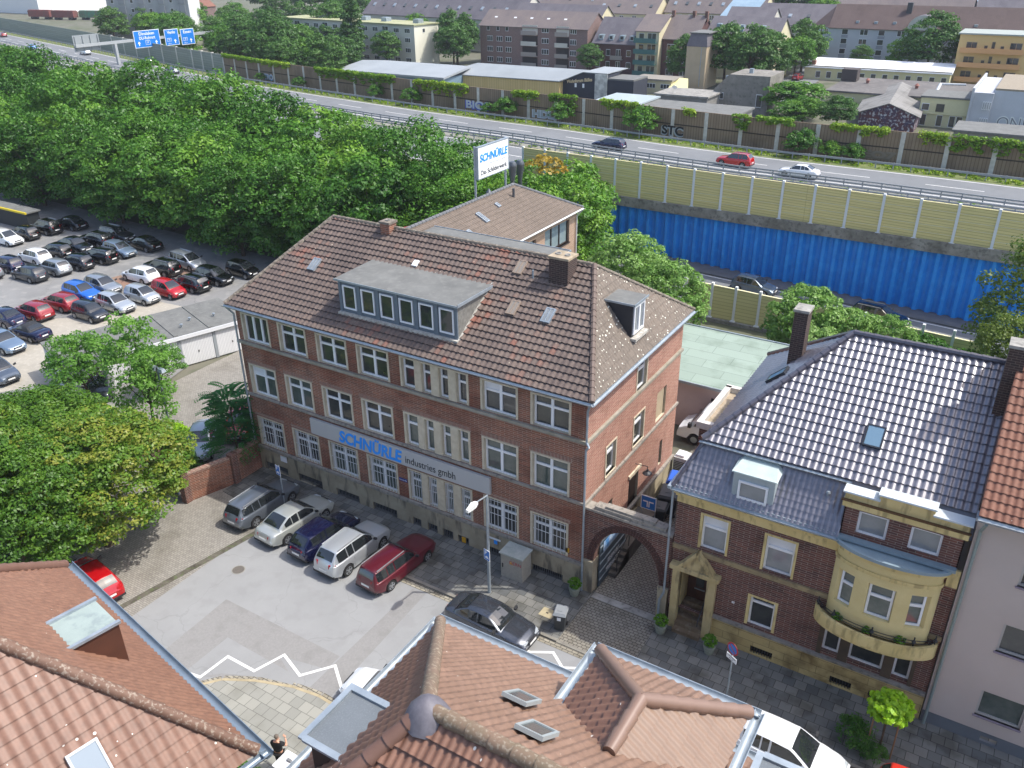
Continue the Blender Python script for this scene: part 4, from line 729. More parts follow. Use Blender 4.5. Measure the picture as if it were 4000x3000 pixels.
# dormer on north slope
nN2=(-vn*k+Vector((0,0,1))).normalized()
dl=[LP(5.52,1.0,0),LP(6.82,1.0,0),LP(6.82,2.3,0),LP(5.52,2.3,0)]
b=MB(); b.prism([p[:2] for p in dl],le+.9,13.42,1,0)
for a in(5.46,6.78): 
    q=[LP(a,.95,0),LP(a+.1,.95,0),LP(a+.1,2.3,0),LP(a,2.3,0)]; b.hexa([(p[0],p[1],13.42) for p in q]+[(p[0],p[1],13.5) for p in q],2)
b.build('dormer',[mat('dormer_felt_pale','9aa8a3',.9,'8c9a96',1.5,c3='7a8688',sc3=3),mat('cladding_brown','5a3728',.6,'4d2f22',2),zinc],Lh)
# ================================================================== SHED, GARAGES, WALLS
Sh=wthing('green_roof_shed','low shed with pale green felt roof and pinkish wall behind the white van','shed',(21,21,0))
b=MB(); b.panel(Fr(16.5,18.0,0),0,12,0,3.35,[(6.0,7.0,1.6,2.6)],.15,0); b.build('wall',mat('render_pink','bfb0aa',.9,'b3a39d',.6),Sh)
window(Sh,Fr(16.5,18,0),6.0,7.0,1.6,2.6,dep=.12,fm=mat('frame_black','26292e',.5),sill=white,trans=(.5,))
b=MB(); b.hexa([(16.4,17.8,3.35),(29.5,17.8,3.35),(28.8,25.2,4.0),(16.4,25.2,4.0),(16.4,17.8,3.47),(29.5,17.8,3.47),(28.8,25.2,4.12),(16.4,25.2,4.12)],0); b.box(16.4,29.5,17.74,17.8,3.3,3.48,1); b.hexa([(16.4,25.2,3.9),(28.8,25.2,3.9),(28.8,25.3,3.9),(16.4,25.3,3.9),(16.4,25.2,4.2),(28.8,25.2,4.2),(28.8,25.3,4.2),(16.4,25.3,4.2)],1)
b.box(16.5,28.7,24.8,25.0,0,3.9,2); b.build('roof',[brickmat('felt_green','93a396','8a9a8d','76857a',3.2,1.0,.02,dirt='b5bdb2',dsc=.7),zinc,conc],Sh)
Gr=wthing('garage_row','row of white garages with grey felt roof behind the trees','garages',(-16,8,0))
ga=math.degrees(math.atan2(11.6-3.0,-14.3+17.25)); Fg=Fr(-17.25,2.6,ga)
Lg=10.2; b=MB(); P=Fg.P; b.hexa([P(-3.5,0,.05),P(Lg,0,.05),P(Lg,0,5.6),P(-3.5,0,5.6),P(-3.5,2.45,.05),P(Lg,2.45,.05),P(Lg,2.45,5.6),P(-3.5,2.45,5.6)],0)
b.hexa([P(-3.6,2.45,-.15),P(Lg+.1,2.45,-.15),P(Lg+.1,2.45,5.7),P(-3.6,2.45,5.7),P(-3.6,2.6,-.15),P(Lg+.1,2.6,-.15),P(Lg+.1,2.6,5.7),P(-3.6,2.6,5.7)],1)
for i in range(5): b.fbox(Fg,-3.5+i*2.74-.12,-3.5+i*2.74+.12,0,2.45,-.03,.05,2)
b.fbox(Fg,-3.6,Lg+.1,2.3,2.6,-.2,-.15,3)
for a in(-.9,1.84,4.6,7.3): b.fbox(Fg,a-.15,a+.15,2.6,2.66,0,5.6,1)
b.build('body',[mat('garage_wall','c5c6c4',.8),felt,mat('garage_pillar','9aa0a4',.7),white],Gr)
gd=brickmat('garage_door_white','e6e7e7','dfe0e0','b9bcbe',.12,9,.012,off=0)
for i in range(5):
    b=MB(); a=-3.5+i*2.74; b.fbox(Fg,a+.14,a+2.6,0.05,2.25,.0,.045); d=b.build('garage_door',gd,Gr); b=MB(); b.fbox(Fg,a+1.33,a+1.41,.9,1.05,-.03,-.001); b.build('handle',black,d)
for a,c in((1.2,1.5),(3.2,2.5),(5.6,1.5),(6.6,2.4),(8.4,2.0)):
    b=MB(); p=P(a,2.6,c); b.lathe(p,[(.06,0),(.06,.18),(.12,.18),(.12,.26),(.02,.3)],8); b.build('roof_vent',zinc,Gr,smooth=40)
Bw=wthing('brick_boundary_wall','low red brick garden wall running from the office corner to the lime tree','wall',(0,-2.5,0))
b=MB(); pw=[(.05,-.1),(.0,-2.1),(-.9,-4.9)]
for i in range(2):
    a=Vector((*pw[i],0));c=Vector((*pw[i+1],0));d=(c-a).normalized();n=Vector((-d.y,d.x,0))*.15; z=2.0-.15*i
    for z0,z1,w,m in((0,z-.14,1,0),(z-.14,z,1.15,1)): b.hexa([(a-n*w)+Vector((0,0,z0)),(c-n*w)+Vector((0,0,z0)),(c+n*w)+Vector((0,0,z0)),(a+n*w)+Vector((0,0,z0)),(a-n*w)+Vector((0,0,z1)),(c-n*w)+Vector((0,0,z1)),(c+n*w)+Vector((0,0,z1)),(a+n*w)+Vector((0,0,z1))],m)
b.build('wall',[brick,soldier],Bw)
for x,y in((.06,-2.1),(-.9,-4.95)):
    b=MB(); b.box(x-.22,x+.22,y-.22,y+.22,0,2.05); b.build('pier',brickD,Bw)
b=MB(); b.box(-2.1,-1.9,-4.9,-4.7,0,2.2); b.box(-1.9,-1.1,-4.83,-4.77,.3,2.1); b.box(-2.1,-.9,-4.87,-4.73,2.1,2.2); tag(b.build('yard_gate',mat('gate_blue_grey','3d4b5e',.5),loc=(-1.5,-4.8,0)),'dark blue-grey steel gate beside the end of the brick garden wall','gate')
# ================================================================== MOTORWAY WALLS
def vline(p,q,z0,z1,z2,z3,b,t=.1,m=0):
    a=Vector((p[0],p[1],0));c=Vector((q[0],q[1],0));d=(c-a).normalized();n=Vector((-d.y,d.x,0))*t
    V=lambda w,z:(w.x,w.y,z)
    b.hexa([V(a-n,z0),V(c-n,z1),V(c+n,z1),V(a+n,z0),V(a-n,z2),V(c-n,z3),V(c+n,z3),V(a+n,z2)],m)
SP=wthing('sheet_pile_wall','tall corrugated bright blue sheet pile retaining wall along the slip road','retaining wall',(20,49,0))
WL=[(-14,52.35),(5.9,50.25),(23.8,48.3),(36,47),(60,44.4)]
def wy(x):
    for a,c in zip(WL,WL[1:]):
        if a[0]<=x<=c[0] or c is WL[-1]: return a[1]+(c[1]-a[1])*(x-a[0])/(c[0]-a[0])
def wt(x): return 4.25+.031*(x+8.5) if x>-8.5 else 4.25
b=MB(); x=-14.0; pr=[]; 
while x<60:
    for dx,dy in((0,0),(.28,0),(.52,.34),(.82,.34),(1.06,0)): pr.append((x+dx,wy(x)-.36+dy))
    x+=1.06
for i in range(len(pr)-1):
    a,c=pr[i],pr[i+1]; 
    if c[0]>a[0]: b.poly([(a[0],a[1],0),(c[0],c[1],0),(c[0],c[1],wt(c[0])),(a[0],a[1],wt(a[0]))],0 )
b.build('sheet_piles',mat('pile_blue',(.015,.3,.82),.5,(.01,.22,.66),.5,c3=(.04,.36,.85),sc3=1.5),SP)
b=MB()
for a,c in zip(WL,WL[1:]): vline((a[0],a[1]-.1),(c[0],c[1]-.1),wt(a[0]),wt(c[0]),wt(a[0])+.95,wt(c[0])+.95,b,.5)
b.build('capping_beam',mat('concrete_beam','a19d92',.9,'6e6a60',.6,bump=.2,c3='56524a',sc3=3,amt3=.6),SP)
NB=wthing('cream_noise_barrier','long cream noise barrier with white posts on top of the blue wall','noise barrier',(20,49,5))
cream=brickmat('cream_panel','e0d08f','d8c888','b5a566',30,.24,.02,off=0); creamT=mat('cream_light','e6dfb4',.7,'dcd4a6',1); postw=mat('post_white','d9dcdc',.5)
xs=[-11.8+i*2.95 for i in range(19)]
for i,x in enumerate(xs):
    if x>44: break
    z0=wt(x)+.9; z1=8.95+.016*(x+10)
    b=MB(); b.box(x-.11,x+.11,wy(x)-.32,wy(x)-.05,z0,z1+.12); b.box(x-.22,x+.22,wy(x)-.45,wy(x)+.05,z0,z0+.06); b.build('post',postw,NB)
b=MB()
for a,c in zip(xs,xs[1:]):
    if c>44: break
    za,zc=wt(a)+.92,wt(c)+.92; ta,tc=8.95+.016*(a+10),8.95+.016*(c+10)
    for j in range(5):
        f0,f1=j/5,(j+1)/5; vline((a,wy(a)-.18),(c,wy(c)-.18),za+(ta-za)*f0+.02,zc+(tc-zc)*f0+.02,za+(ta-za)*f1,zc+(tc-zc)*f1,b,.06,0)
        vline((a,wy(a)-.2),(c,wy(c)-.2),za+(ta-za)*f1-.05,zc+(tc-zc)*f1-.05,za+(ta-za)*f1+.0,zc+(tc-zc)*f1+.0,b,.07,1)
b.build('panels',[cream,creamT],NB)
# lower barrier
NL=wthing('low_cream_noise_barrier','short cream noise barrier on a concrete beam behind the green roofed shed','noise barrier',(20,36.5,0))
LX=[(13.7,36.5),(16.0,36.5),(18.05,36.5),(20.1,36.45),(22.15,36.4),(24.2,36.3),(26.3,36.2),(28.4,36.1),(30.5,36),(32.6,35.9),(34.7,35.8),(36.8,35.7)]
b=MB(); b2=MB()
for a,c in zip(LX,LX[1:]):
    vline(a,c,.25,.25,3.15-.02*(a[0]-14),3.15-.02*(c[0]-14),b,.07,0); vline(a,c,3.13-.02*(a[0]-14),3.13-.02*(c[0]-14),3.2-.02*(a[0]-14),3.2-.02*(c[0]-14),b,.09,1); vline(a,c,-.5,-.5,.25,.25,b2,.35); vline(a,c,-1.5,-1.5,-.5,-.5,b2,.2)
b.build('panels',[brickmat('cream_panel2','d2c98f','cbc289','aaa172',30,.3,.02,off=0),creamT],NL); b2.build('base_beam',conc,NL)
for x,y in LX:
    b=MB(); b.box(x-.1,x+.1,y-.17,y+.1,.2,3.35); b.box(x-.2,x+.2,y-.35,y+.2,.25,.34); b.build('post',postw,NL)
# far brown wall
NF=wthing('brown_noise_wall','long brown panelled noise wall with pale concrete posts on the far side of the motorway','noise wall',(0,86,4.5))
brown=brickmat('brown_panel','8a7862','826f5a','6a5a47',.4,9,.04,off=0,dirt='a39a8c',dsc=.3); brown2=mat('brown_rail','352c25',.8); greyp=brickmat('grey_panel','8e9488','868c80','6d736a',9,.5,.03,off=0)
NWl=list(reversed(NW)); L=length(NWl); t=2.0; prev=None; npost=0
b=MB(); pm=MB(); gm=MB()
while t<L-300:
    p,d=along(NWl,t); 
    if prev is not None:
        g=p.x<-118; (gm if g else b); tgt=gm if g else b
        if g: vline(prev,p,ZM-.1,ZM-.1,8.4,8.4,gm,.08,0)
        else:
            vline(prev,p,ZM-.1,ZM-.1,6.3,6.3,b,.08,0); vline(prev,p,6.3,6.3,6.45,6.45,b,.11,1); vline(prev,p,6.45,6.45,8.4,8.4,b,.08,0)
    if p.x>-180:
        q=MB(); n=Vector((-d.y,d.x,0)); ang=math.atan2(d.y,d.x); c_,s_=math.cos(ang),math.sin(ang)
        cs=[(p.x+c_*u-s_*v,p.y+s_*u+c_*v) for u,v in((-.26,-.34),(.26,-.34),(.26,.12),(-.26,.12))]; 
        zt_=8.35 if p.x>-118 else 8.5
        q.prism(cs if True else cs,ZM-.1,zt_); q.build('post',mat('post_concrete','cfcbc0',.9,'b2aea4',1.5),NF); npost+=1
    prev=p; t+=5.05 if p.x>-130 else 8
b.build('panels',[brown,brown2],NF); gm.build('grey_panels',greyp,NF)
# graffiti tags on the wall (abstract letters)
def graf(x0,x1,z0,z1,cols,s,seed):
    y=None
    for a,c in zip(NWl,NWl[1:]):
        if c[0]<=x0<=a[0]: y=c[1]+(a[1]-c[1])*(x0-c[0])/(a[0]-c[0]); dy=(a[1]-c[1])/(a[0]-c[0]); break
    F=Fr(x0,y,math.degrees(math.atan(dy))); bb=MB(); rg=random.Random(seed)
    o=text(s,(z1-z0)*1.1,cols[0],NF,tmat(F,(x1-x0)/2,(z0+z1)/2,-.13),name='graffiti',ext=.008,bold=.05,width=x1-x0)
    o2=text(s,(z1-z0)*1.1,cols[1],NF,tmat(F,(x1-x0)/2-.08,(z0+z1)/2-.1,-.118),name='graffiti',ext=.003,bold=.13,width=(x1-x0)*1.05)
gs=mat('spray_silver','a3a9ac',.6); gk=mat('spray_black','1b1c1f',.7); gb=mat('spray_blue','4a57b8',.7); gr=mat('spray_pale','c3c6cf',.7)
graf(-9.3,-5.9,4.7,6.2,(gk,gs),'STC',1); graf(-32,-28,4.8,6.1,(gs,gr),'HDL',2); graf(-45.5,-40.5,4.8,6.3,(gr,gb),'BIOS',3); graf(-101,-98,4.8,6.1,(gr,mat('spray_cyan','4b93b5',.7)),'TRO',4); graf(17,22,4.9,5.9,(mat('spray_faint','7b7163',.8),mat('spray_faint2','736858',.8)),'LEO7',5)
# guard rails
def rail(nm,lab,o,z,two=False,t0=0,t1=1e9,gap=2.0,solid=False):
    R=wthing(nm,lab,'guard rail',(0,70,z)); pl=off(NW,o); Lp=length(pl); b=MB(); t=max(t0,330); pts=[]
    while t<min(t1,Lp): pts.append(along(pl,t)[0]); t+=4
    for a,c in zip(pts,pts[1:]):
        for zz in((.42,.75) if two else (.55,)): vline(a,c,z+zz,z+zz,z+zz+.24 if not two else z+zz+.16,z+zz+.24 if not two else z+zz+.16,b,.05)
    b.build('rail',mat('galvanised_dark','8f9498',.6,metal=.2),R)
    b=MB(); t=max(t0,330)
    while t<min(t1,Lp): p=along(pl,t)[0]; b.box(p.x-.06,p.x+.06,p.y-.06,p.y+.06,z,z+.85); t+=gap if t>430 else gap*2
    o_=b.build('posts',MT['galvanised_dark'],R); 
rail('guard_rail','dark steel guard rail in front of the brown noise wall',3.3,ZM); rail('guard_rail','double steel guard rail in the middle of the motorway, nearer the cream barrier',17.2,ZM,True); rail('guard_rail','double steel guard rail in the middle of the motorway, beside the left-bound lanes',14.3,ZM,True)
# gantry
Gn=wthing('sign_gantry','steel gantry over the motorway with three blue direction signs','sign gantry',(-152,116,4.5))
steel=mat('gantry_grey','9fa3a3',.6); FG=Fr(-152.6,90,90)
b=MB(); b.fbox(FG,3,43.5,9.1,9.7,-.25,.25); b.build('beam',steel,Gn)
for uu in(13,43.2):
    b=MB(); b.fbox(FG,uu-.3,uu+.3,4.4,9.1,-.3,.3); b.build('post',steel,Gn)
sblue=mat('motorway_blue',(.01,.19,.62),.4,emit=0)
for (a,c,e,g,ls) in((18.0,25.3,7.6,11.4,(('Dinslaken',.3),('DU-Ruhrort',.05))),(26.7,30.8,7.4,11.1,(('Venlo',.3),)),(31.5,35.6,7.2,10.85,(('Essen',.3),))):
    w=c-a;h=g-e; b=MB(); b.fbox(FG,a,c,e,g,-.45,-.35); s_=b.build('sign_panel',white,Gn); b=MB(); b.fbox(FG,a+.13,c-.13,e+.13,g-.13,-.47,-.451); b.build('sign_face',sblue,s_)
    for tx,dy in ls: text(tx,.95,white,s_,tmat(FG,(a+c)/2,(e+g)/2+h*dy,-.48),ext=.005,bold=.015,width=min(w*.62,len(tx)*.48))
    def arrow(u,z):
        b=MB(); P=FG.P; b.poly([P(u-.12,z-.5,-.48),P(u+.12,z-.5,-.48),P(u+.12,z,-.48),P(u-.12,z,-.48)]); b.poly([P(u-.42,z,-.48),P(u+.42,z,-.48),P(u,z+.5,-.48)]); b.build('arrow',white,s_)
    for uu in((a+1.2,c-1.2) if len(ls)==2 else (c-1.2,)): arrow(uu,e+h*.25)
    uu=(a+c)/2 if len(ls)==2 else a+1.2; b=MB(); b.fbox(FG,uu-.65,uu+.65,e+h*.15+(0 if len(ls)==2 else .4),e+h*.4+(0 if len(ls)==2 else .2),-.485,-.472); q=b.build('road_number',white,s_)
    b=MB(); b.fbox(FG,uu-.58,uu+.58,e+h*.15+.07+(0 if len(ls)==2 else .4),e+h*.4-.07+(0 if len(ls)==2 else .2),-.49,-.486); q2=b.build('number_field',sblue,q); text('59' if len(ls)==2 else '40',.55,white,q,tmat(FG,uu,e+h*.275+(0 if len(ls)==2 else .3),-.495),ext=.003)
    if len(ls)==1: text('300 m',.4,white,s_,tmat(FG,uu,e+h*.12,-.48),ext=.003)
b=MB(); b.fbox(FG,3,9.5,8.2,11.6,.5,.6); 
for uu in(3.5,5.4,7.3,9.2): b.fbox(FG,uu-.1,uu+.1,8.4,11.4,.3,.5)
b.build('sign_back',mat('sign_back_grey','8c9293',.6),Gn)
# ================================================================== STREET FURNITURE
Lp=wthing('street_lamp','tall galvanised street lamp with short arm beside the dark grey saloon','street lamp',(18.64,-2.65,.1))
b=MB(); b.tube((18.64,-2.65,.1),(18.64,-2.65,5.95),.085,.06,10); b.tube((18.64,-2.65,5.92),(18.58,-3.5,6.02),.035,n=8); b.build('pole',zinc,Lp,smooth=40)
b=MB(); b.hexa([(18.5,-3.45,5.93),(18.68,-3.45,5.93),(18.72,-3.7,5.88),(18.42,-3.7,5.88),(18.5,-3.45,6.06),(18.68,-3.45,6.06),(18.7,-3.7,6.1),(18.44,-3.7,6.1)]); b.hexa([(18.42,-3.7,5.88),(18.72,-3.7,5.88),(18.64,-4.2,5.88),(18.48,-4.2,5.88),(18.44,-3.7,6.1),(18.7,-3.7,6.1),(18.62,-4.2,6.02),(18.5,-4.2,6.02)],1); b.build('lamp_head',[white,mat('lamp_lens','d8dbd6',.2)],Lp)
def signplate(par,x,y,z,w,h,ang,kind):
    F=Fr(x-math.cos(R_(ang))*w/2,y-math.sin(R_(ang))*w/2,ang); b=MB(); b.fbox(F,0,w,z,z+h,-.06,-.04,0); s_=b.build('sign_plate',white,par)
    b=MB(); b.fbox(F,.03,w-.03,z+.03,z+h-.03,-.066,-.0605); b.build('sign_face',mat('sign_blue2',(.02,.17,.55),.4),s_); text('P',.3,white,s_,tmat(F,w*.35,z+h*.7,-.07),ext=.002,bold=.01)
    b=MB(); P=F.P; b.poly([P(w*.2,z+.12,-.07),P(w*.85,z+.12,-.07),P(w*.8,z+.2,-.07),P(w*.65,z+.27,-.07),P(w*.45,z+.27,-.07),P(w*.25,z+.2,-.07)]); b.build('car_symbol',white,s_)
signplate(Lp,18.64,-2.72,2.2,.42,.62,-15,0)
Ps=wthing('parking_sign','blue parking sign on a thin pole between the silver estate and the beige saloon','road sign',(4.5,-2.5,.05))
b=MB(); b.tube((4.5,-2.5,0),(4.5,-2.5,2.9),.035,n=8); b.build('pole',zinc,Ps,smooth=40); signplate(Ps,4.5,-2.55,2.3,.42,.62,-10,0)
Np=wthing('no_parking_sign','round red and blue no-stopping sign on grey pole on the shaded pavement','road sign',(31.0,-3.2,.1))
b=MB(); b.tube((31.0,-3.2,.1),(31.0,-3.2,3.25),.035,n=8); b.build('pole',zinc,Np,smooth=40)
def disc(n,x,y,z,r,m,par,dy):
    a=R_(-28); nx,ny=math.sin(a),-math.cos(a); b=MB(); b.tube((x+nx*dy,y+ny*dy,z),(x+nx*(dy+.008),y+ny*(dy+.008),z),r,n=28); return b.build(n,m,par)
rdm=mat('sign_red','b3202a',.4); pl_=disc('sign_disc',31.0,-3.2,3.05,.3,rdm,Np,.05); disc('sign_face',31.0,-3.2,3.05,.235,MT['sign_blue2'],pl_,.06)
a=R_(-28); F=Fr(31.0-.3*math.cos(a)*1,-3.2-.3*math.sin(a),-28); b=MB(); P=F.P
b.poly([P(.09,3.2,-.072),P(.13,3.24,-.072),P(.51,2.9,-.072),P(.47,2.86,-.072)]); b.build('sign_bar',rdm,pl_)
b=MB(); b.fbox(F,.02,.58,2.42,2.68,-.06,-.04); o=b.build('supplementary_plate',white,Np); text('auf dem Seitenstreifen',.1,ink,o,tmat(F,.3,2.6,-.062),ext=.001,width=.48); text('Mo-Fr',.1,ink,o,tmat(F,.3,2.48,-.062),ext=.001)
Cb=wthing('utility_cabinet','grey concrete utility cabinet with red graffiti against the office plinth','cabinet',(19,-.85,.1))
b=MB(); b.box(18.45,19.7,-1.25,-.35,.1,1.55,0); b.build('body',mat('cabinet_grey','a7a294',.8,'98938a',8),Cb); b=MB(); b.box(18.38,19.77,-1.32,-.28,1.55,1.63,0); b.build('lid',mat('cabinet_lid','b4b8b2',.7,'96a099',3),Cb)
FC=Fr(18.45,-1.25,0); text('GERN',.28,mat('spray_red','b04a52',.7),Cb,tmat(FC,.85,1.15,-.006),name='graffiti',ext=.003); b=MB(); P=FC.P; b.poly([P(.5,1.05,-.008),P(.72,1.05,-.008),P(.61,1.24,-.008)]); b.build('warning_sign',MT['plate_yellow'],Cb); b=MB(); b.fbox(FC,.08,.14,.7,.95,-.02,-.001); b.build('handle',black,Cb)
def bin_(x,y,rz,w,d,h,body,lid,lab,wheels=2,z=.1,grp=None,name='wheelie_bin'):
    t=thing(name,lab,'bin',(x,y,z),rz,grp); b=MB(); k=.82
    b.hexa([(-w/2*k,-d/2*k,.08),(w/2*k,-d/2*k,.08),(w/2*k,d/2*k,.08),(-w/2*k,d/2*k,.08),(-w/2,-d/2,h*.9),(w/2,-d/2,h*.9),(w/2,d/2,h*.9),(-w/2,d/2,h*.9)]); b.box(-w/2-.03,w/2+.03,-d/2-.03,d/2+.03,h*.86,h*.9); b.build('body',body,t)
    b=MB(); b.hexa([(-w/2-.04,-d/2-.06,h*.9),(w/2+.04,-d/2-.06,h*.9),(w/2+.04,d/2+.04,h*.9),(-w/2-.04,d/2+.04,h*.9),(-w/2+.03,-d/2+.05,h),(w/2-.03,-d/2+.05,h),(w/2-.03,d/2-.02,h),(-w/2+.03,d/2-.02,h)]); b.tube((-w/2,d/2+.08,h*.93),(w/2,d/2+.08,h*.93),.02,n=6); b.box(-w*.2,w*.2,-d*.2,d*.1,h,h+.02); b.build('lid',lid,t)
    for sx in(-1,1):
        for yy in ((d/2-.04,) if wheels==2 else (d/2-.1,-d/2+.1)):
            b=MB(); b.tube((sx*(w/2-.02)-.03*sx,yy,.1),(sx*(w/2+.02),yy,.1),.1,n=12); b.build('wheel',black,t,smooth=40)
    b=MB(); b.box(-w*.18,w*.14,-d/2-.012,-d/2+.03,h*.62,h*.78); b.build('sticker',white,t); return t
bg_=mat('bin_dark','34383b',.6); lg_=mat('bin_lid_grey','85898b',.5); bin_(22.85,-3.0,R_(15),.56,.62,1.1,bg_,lg_,'grey wheelie bin standing alone at the driveway kerb')
bin_(23.55,7.2,R_(-80),.85,.75,1.15,bg_,mat('bin_lid_dark','4d5254',.5),'large black rubbish container nearest the arch behind the wall',4,z=.03,name='waste_container'); bin_(23.6,8.5,R_(-80),1.3,1.05,1.35,bg_,MT['bin_lid_dark'],'large black rubbish container beside the one with blue lid',4,z=.03,name='waste_container'); bin_(23.5,10.0,R_(-80),1.3,1.05,1.4,bg_,mat('bin_lid_blue','2e5fc0',.45),'large rubbish container with bright blue lid in the yard',4,z=.03,name='waste_container')
t=wthing('yard_sign','blue and white sign board on posts beside the side steps','sign',(23.7,2.2,0)); b=MB(); F=Fr(23.3,5,0); b.fbox(F,0,.85,2.3,3.12,-.03,.0); s_=b.build('panel',white,t); b=MB(); b.fbox(F,.04,.81,2.34,3.08,-.036,-.031); b.build('face',MT['sign_blue2'],s_)
b=MB(); P=F.P
for sx in(-1,1): b.poly([P(.42+sx*.02,2.45,-.04),P(.42+sx*.08,2.45,-.04),P(.42+sx*.08,2.75,-.04),P(.42+sx*.3,2.75,-.04),P(.42+sx*.3,2.83,-.04),P(.42+sx*.02,2.83,-.04)][::sx])
b.build('arrow_symbol',white,s_); b=MB(); b.tube(F.P(.05,0,.03),F.P(.05,3.1,.03),.03,n=6); b.tube(F.P(.8,0,.03),F.P(.8,3.1,.03),.03,n=6); b.build('posts',zinc,t)
t=wthing('air_conditioner','pale grey outdoor air conditioning unit standing in the yard behind the office','air conditioner',(22.9,11.8,.03)); b=MB(); b.box(22.6,23.4,11.5,12.4,.05,1.7); b.build('body',mat('unit_grey','c9cbc8',.6),t); b=MB()
for i in range(12): b.box(22.58,22.6,11.55,12.35,.2+i*.11,.24+i*.11); b.box(22.65,23.35,11.48,11.5,.2+i*.11,.24+i*.11)
b.build('louvres',black,t); b=MB(); b.box(22.7,23.2,11.6,12.2,1.7,1.85); b.build('cover',white,t)
for x,y,d in((22.35,-.62,0),(27.0,-.85,1),(29.4,-.95,2)):
    t=thing('planter','round box plant in stone pot '+('beside the left pier of the brick arch','between the arch and the entrance steps','right of the entrance steps below the sandstone base')[d],'potted plant',(x,y,.1),0,'box plants in stone pots'); b=MB(); b.lathe((0,0,0),[(.2,0),(.3,.45),(.31,.5),(.25,.5),(.24,.42)],8); b.build('pot',mat('pot_stone','9ba092',.9,'7c8273',4),t)
# manholes
for x,y,r,l in((6.4,-7.8,.36,'round iron manhole cover in the middle of the asphalt'),(30.0,-4.6,.25,None)):
    if l: b=MB(); b.tube((x,y,0),(x,y,.012),r,n=28); b.tube((x,y,.012),(x,y,.016),r*.86,n=28,m=1); tag(b.build('manhole_cover',[mat('concrete_ring','8f8d85',.9),mat('iron_cover','5b5650',.8,'6c665e',20)],loc=(x,y,0)),l,'manhole cover')
b=MB(); b.box(21.5,22.2,-2.75,-2.15,.1,.108); b.box(21.78,21.9,-2.5,-2.42,.108,.112,1); tag(b.build('access_cover',[mat('cover_pale','b8ac8c',.9,'a5997b',4),black],loc=(21.9,-2.4,.1)),'square pale access cover in the pavement near the wheelie bin','access cover')
# white box by person
t=wthing('utility_box','white rectangular utility box beside the man in black','cabinet',(17.9,-15.2,.1)); BXa=17.55; b=MB(); b.box(BXa,BXa+.85,-16.1,-15.35,.1,1.15); b.build('body',mat('box_white','e2ded6',.7),t); b=MB(); b.box(BXa-.04,BXa+.89,-16.14,-15.31,1.15,1.21); b.build('lid',white,t); b=MB(); b.box(BXa+.3,BXa+.5,-15.7,-15.6,1.21,1.3); b.build('handle',mat('handle_grey','77797b',.5),t)
# dumpsters with yellow roof in the lot
t=wthing('recycling_shelter','dark sheet-metal bin shelter with bright yellow roof edge at the back of the lot','bin shelter',(-63,20,0)); b=MB(); b.box(-70,-60.4,22.3,23.8,0,1.9,0); b.box(-70.2,-60.2,22.1,22.3,1.9,2.1,1); b.box(-70.2,-60.2,22.3,24,1.9,2.05,2); b.build('body',[mat('shelter_dark','23282a',.7),mat('shelter_yellow','d8c11e',.5),felt],t)
# lot lamp
t=wthing('yard_lamp','twin-headed blue-grey lamp post by the slim street tree','street lamp',(-7.6,-.6,0)); b=MB(); b.tube((-7.6,-.6,0),(-7.6,-.6,5.2),.06,n=8); b.build('pole',mat('lamp_blue_grey','7d8a96',.5,metal=.3),t,smooth=40)
for sx in(-1,1):
    b=MB(); b.hexa([(-7.6+sx*.1,-.75,5.0),(-7.6+sx*.62,-.75,5.0),(-7.6+sx*.62,-.4,5.0),(-7.6+sx*.1,-.4,5.0),(-7.6+sx*.12,-.7,5.2),(-7.6+sx*.55,-.7,5.2),(-7.6+sx*.55,-.45,5.2),(-7.6+sx*.12,-.45,5.2)]); b.build('lamp_head',mat('lamp_head_grey','a3adb5',.4),t)
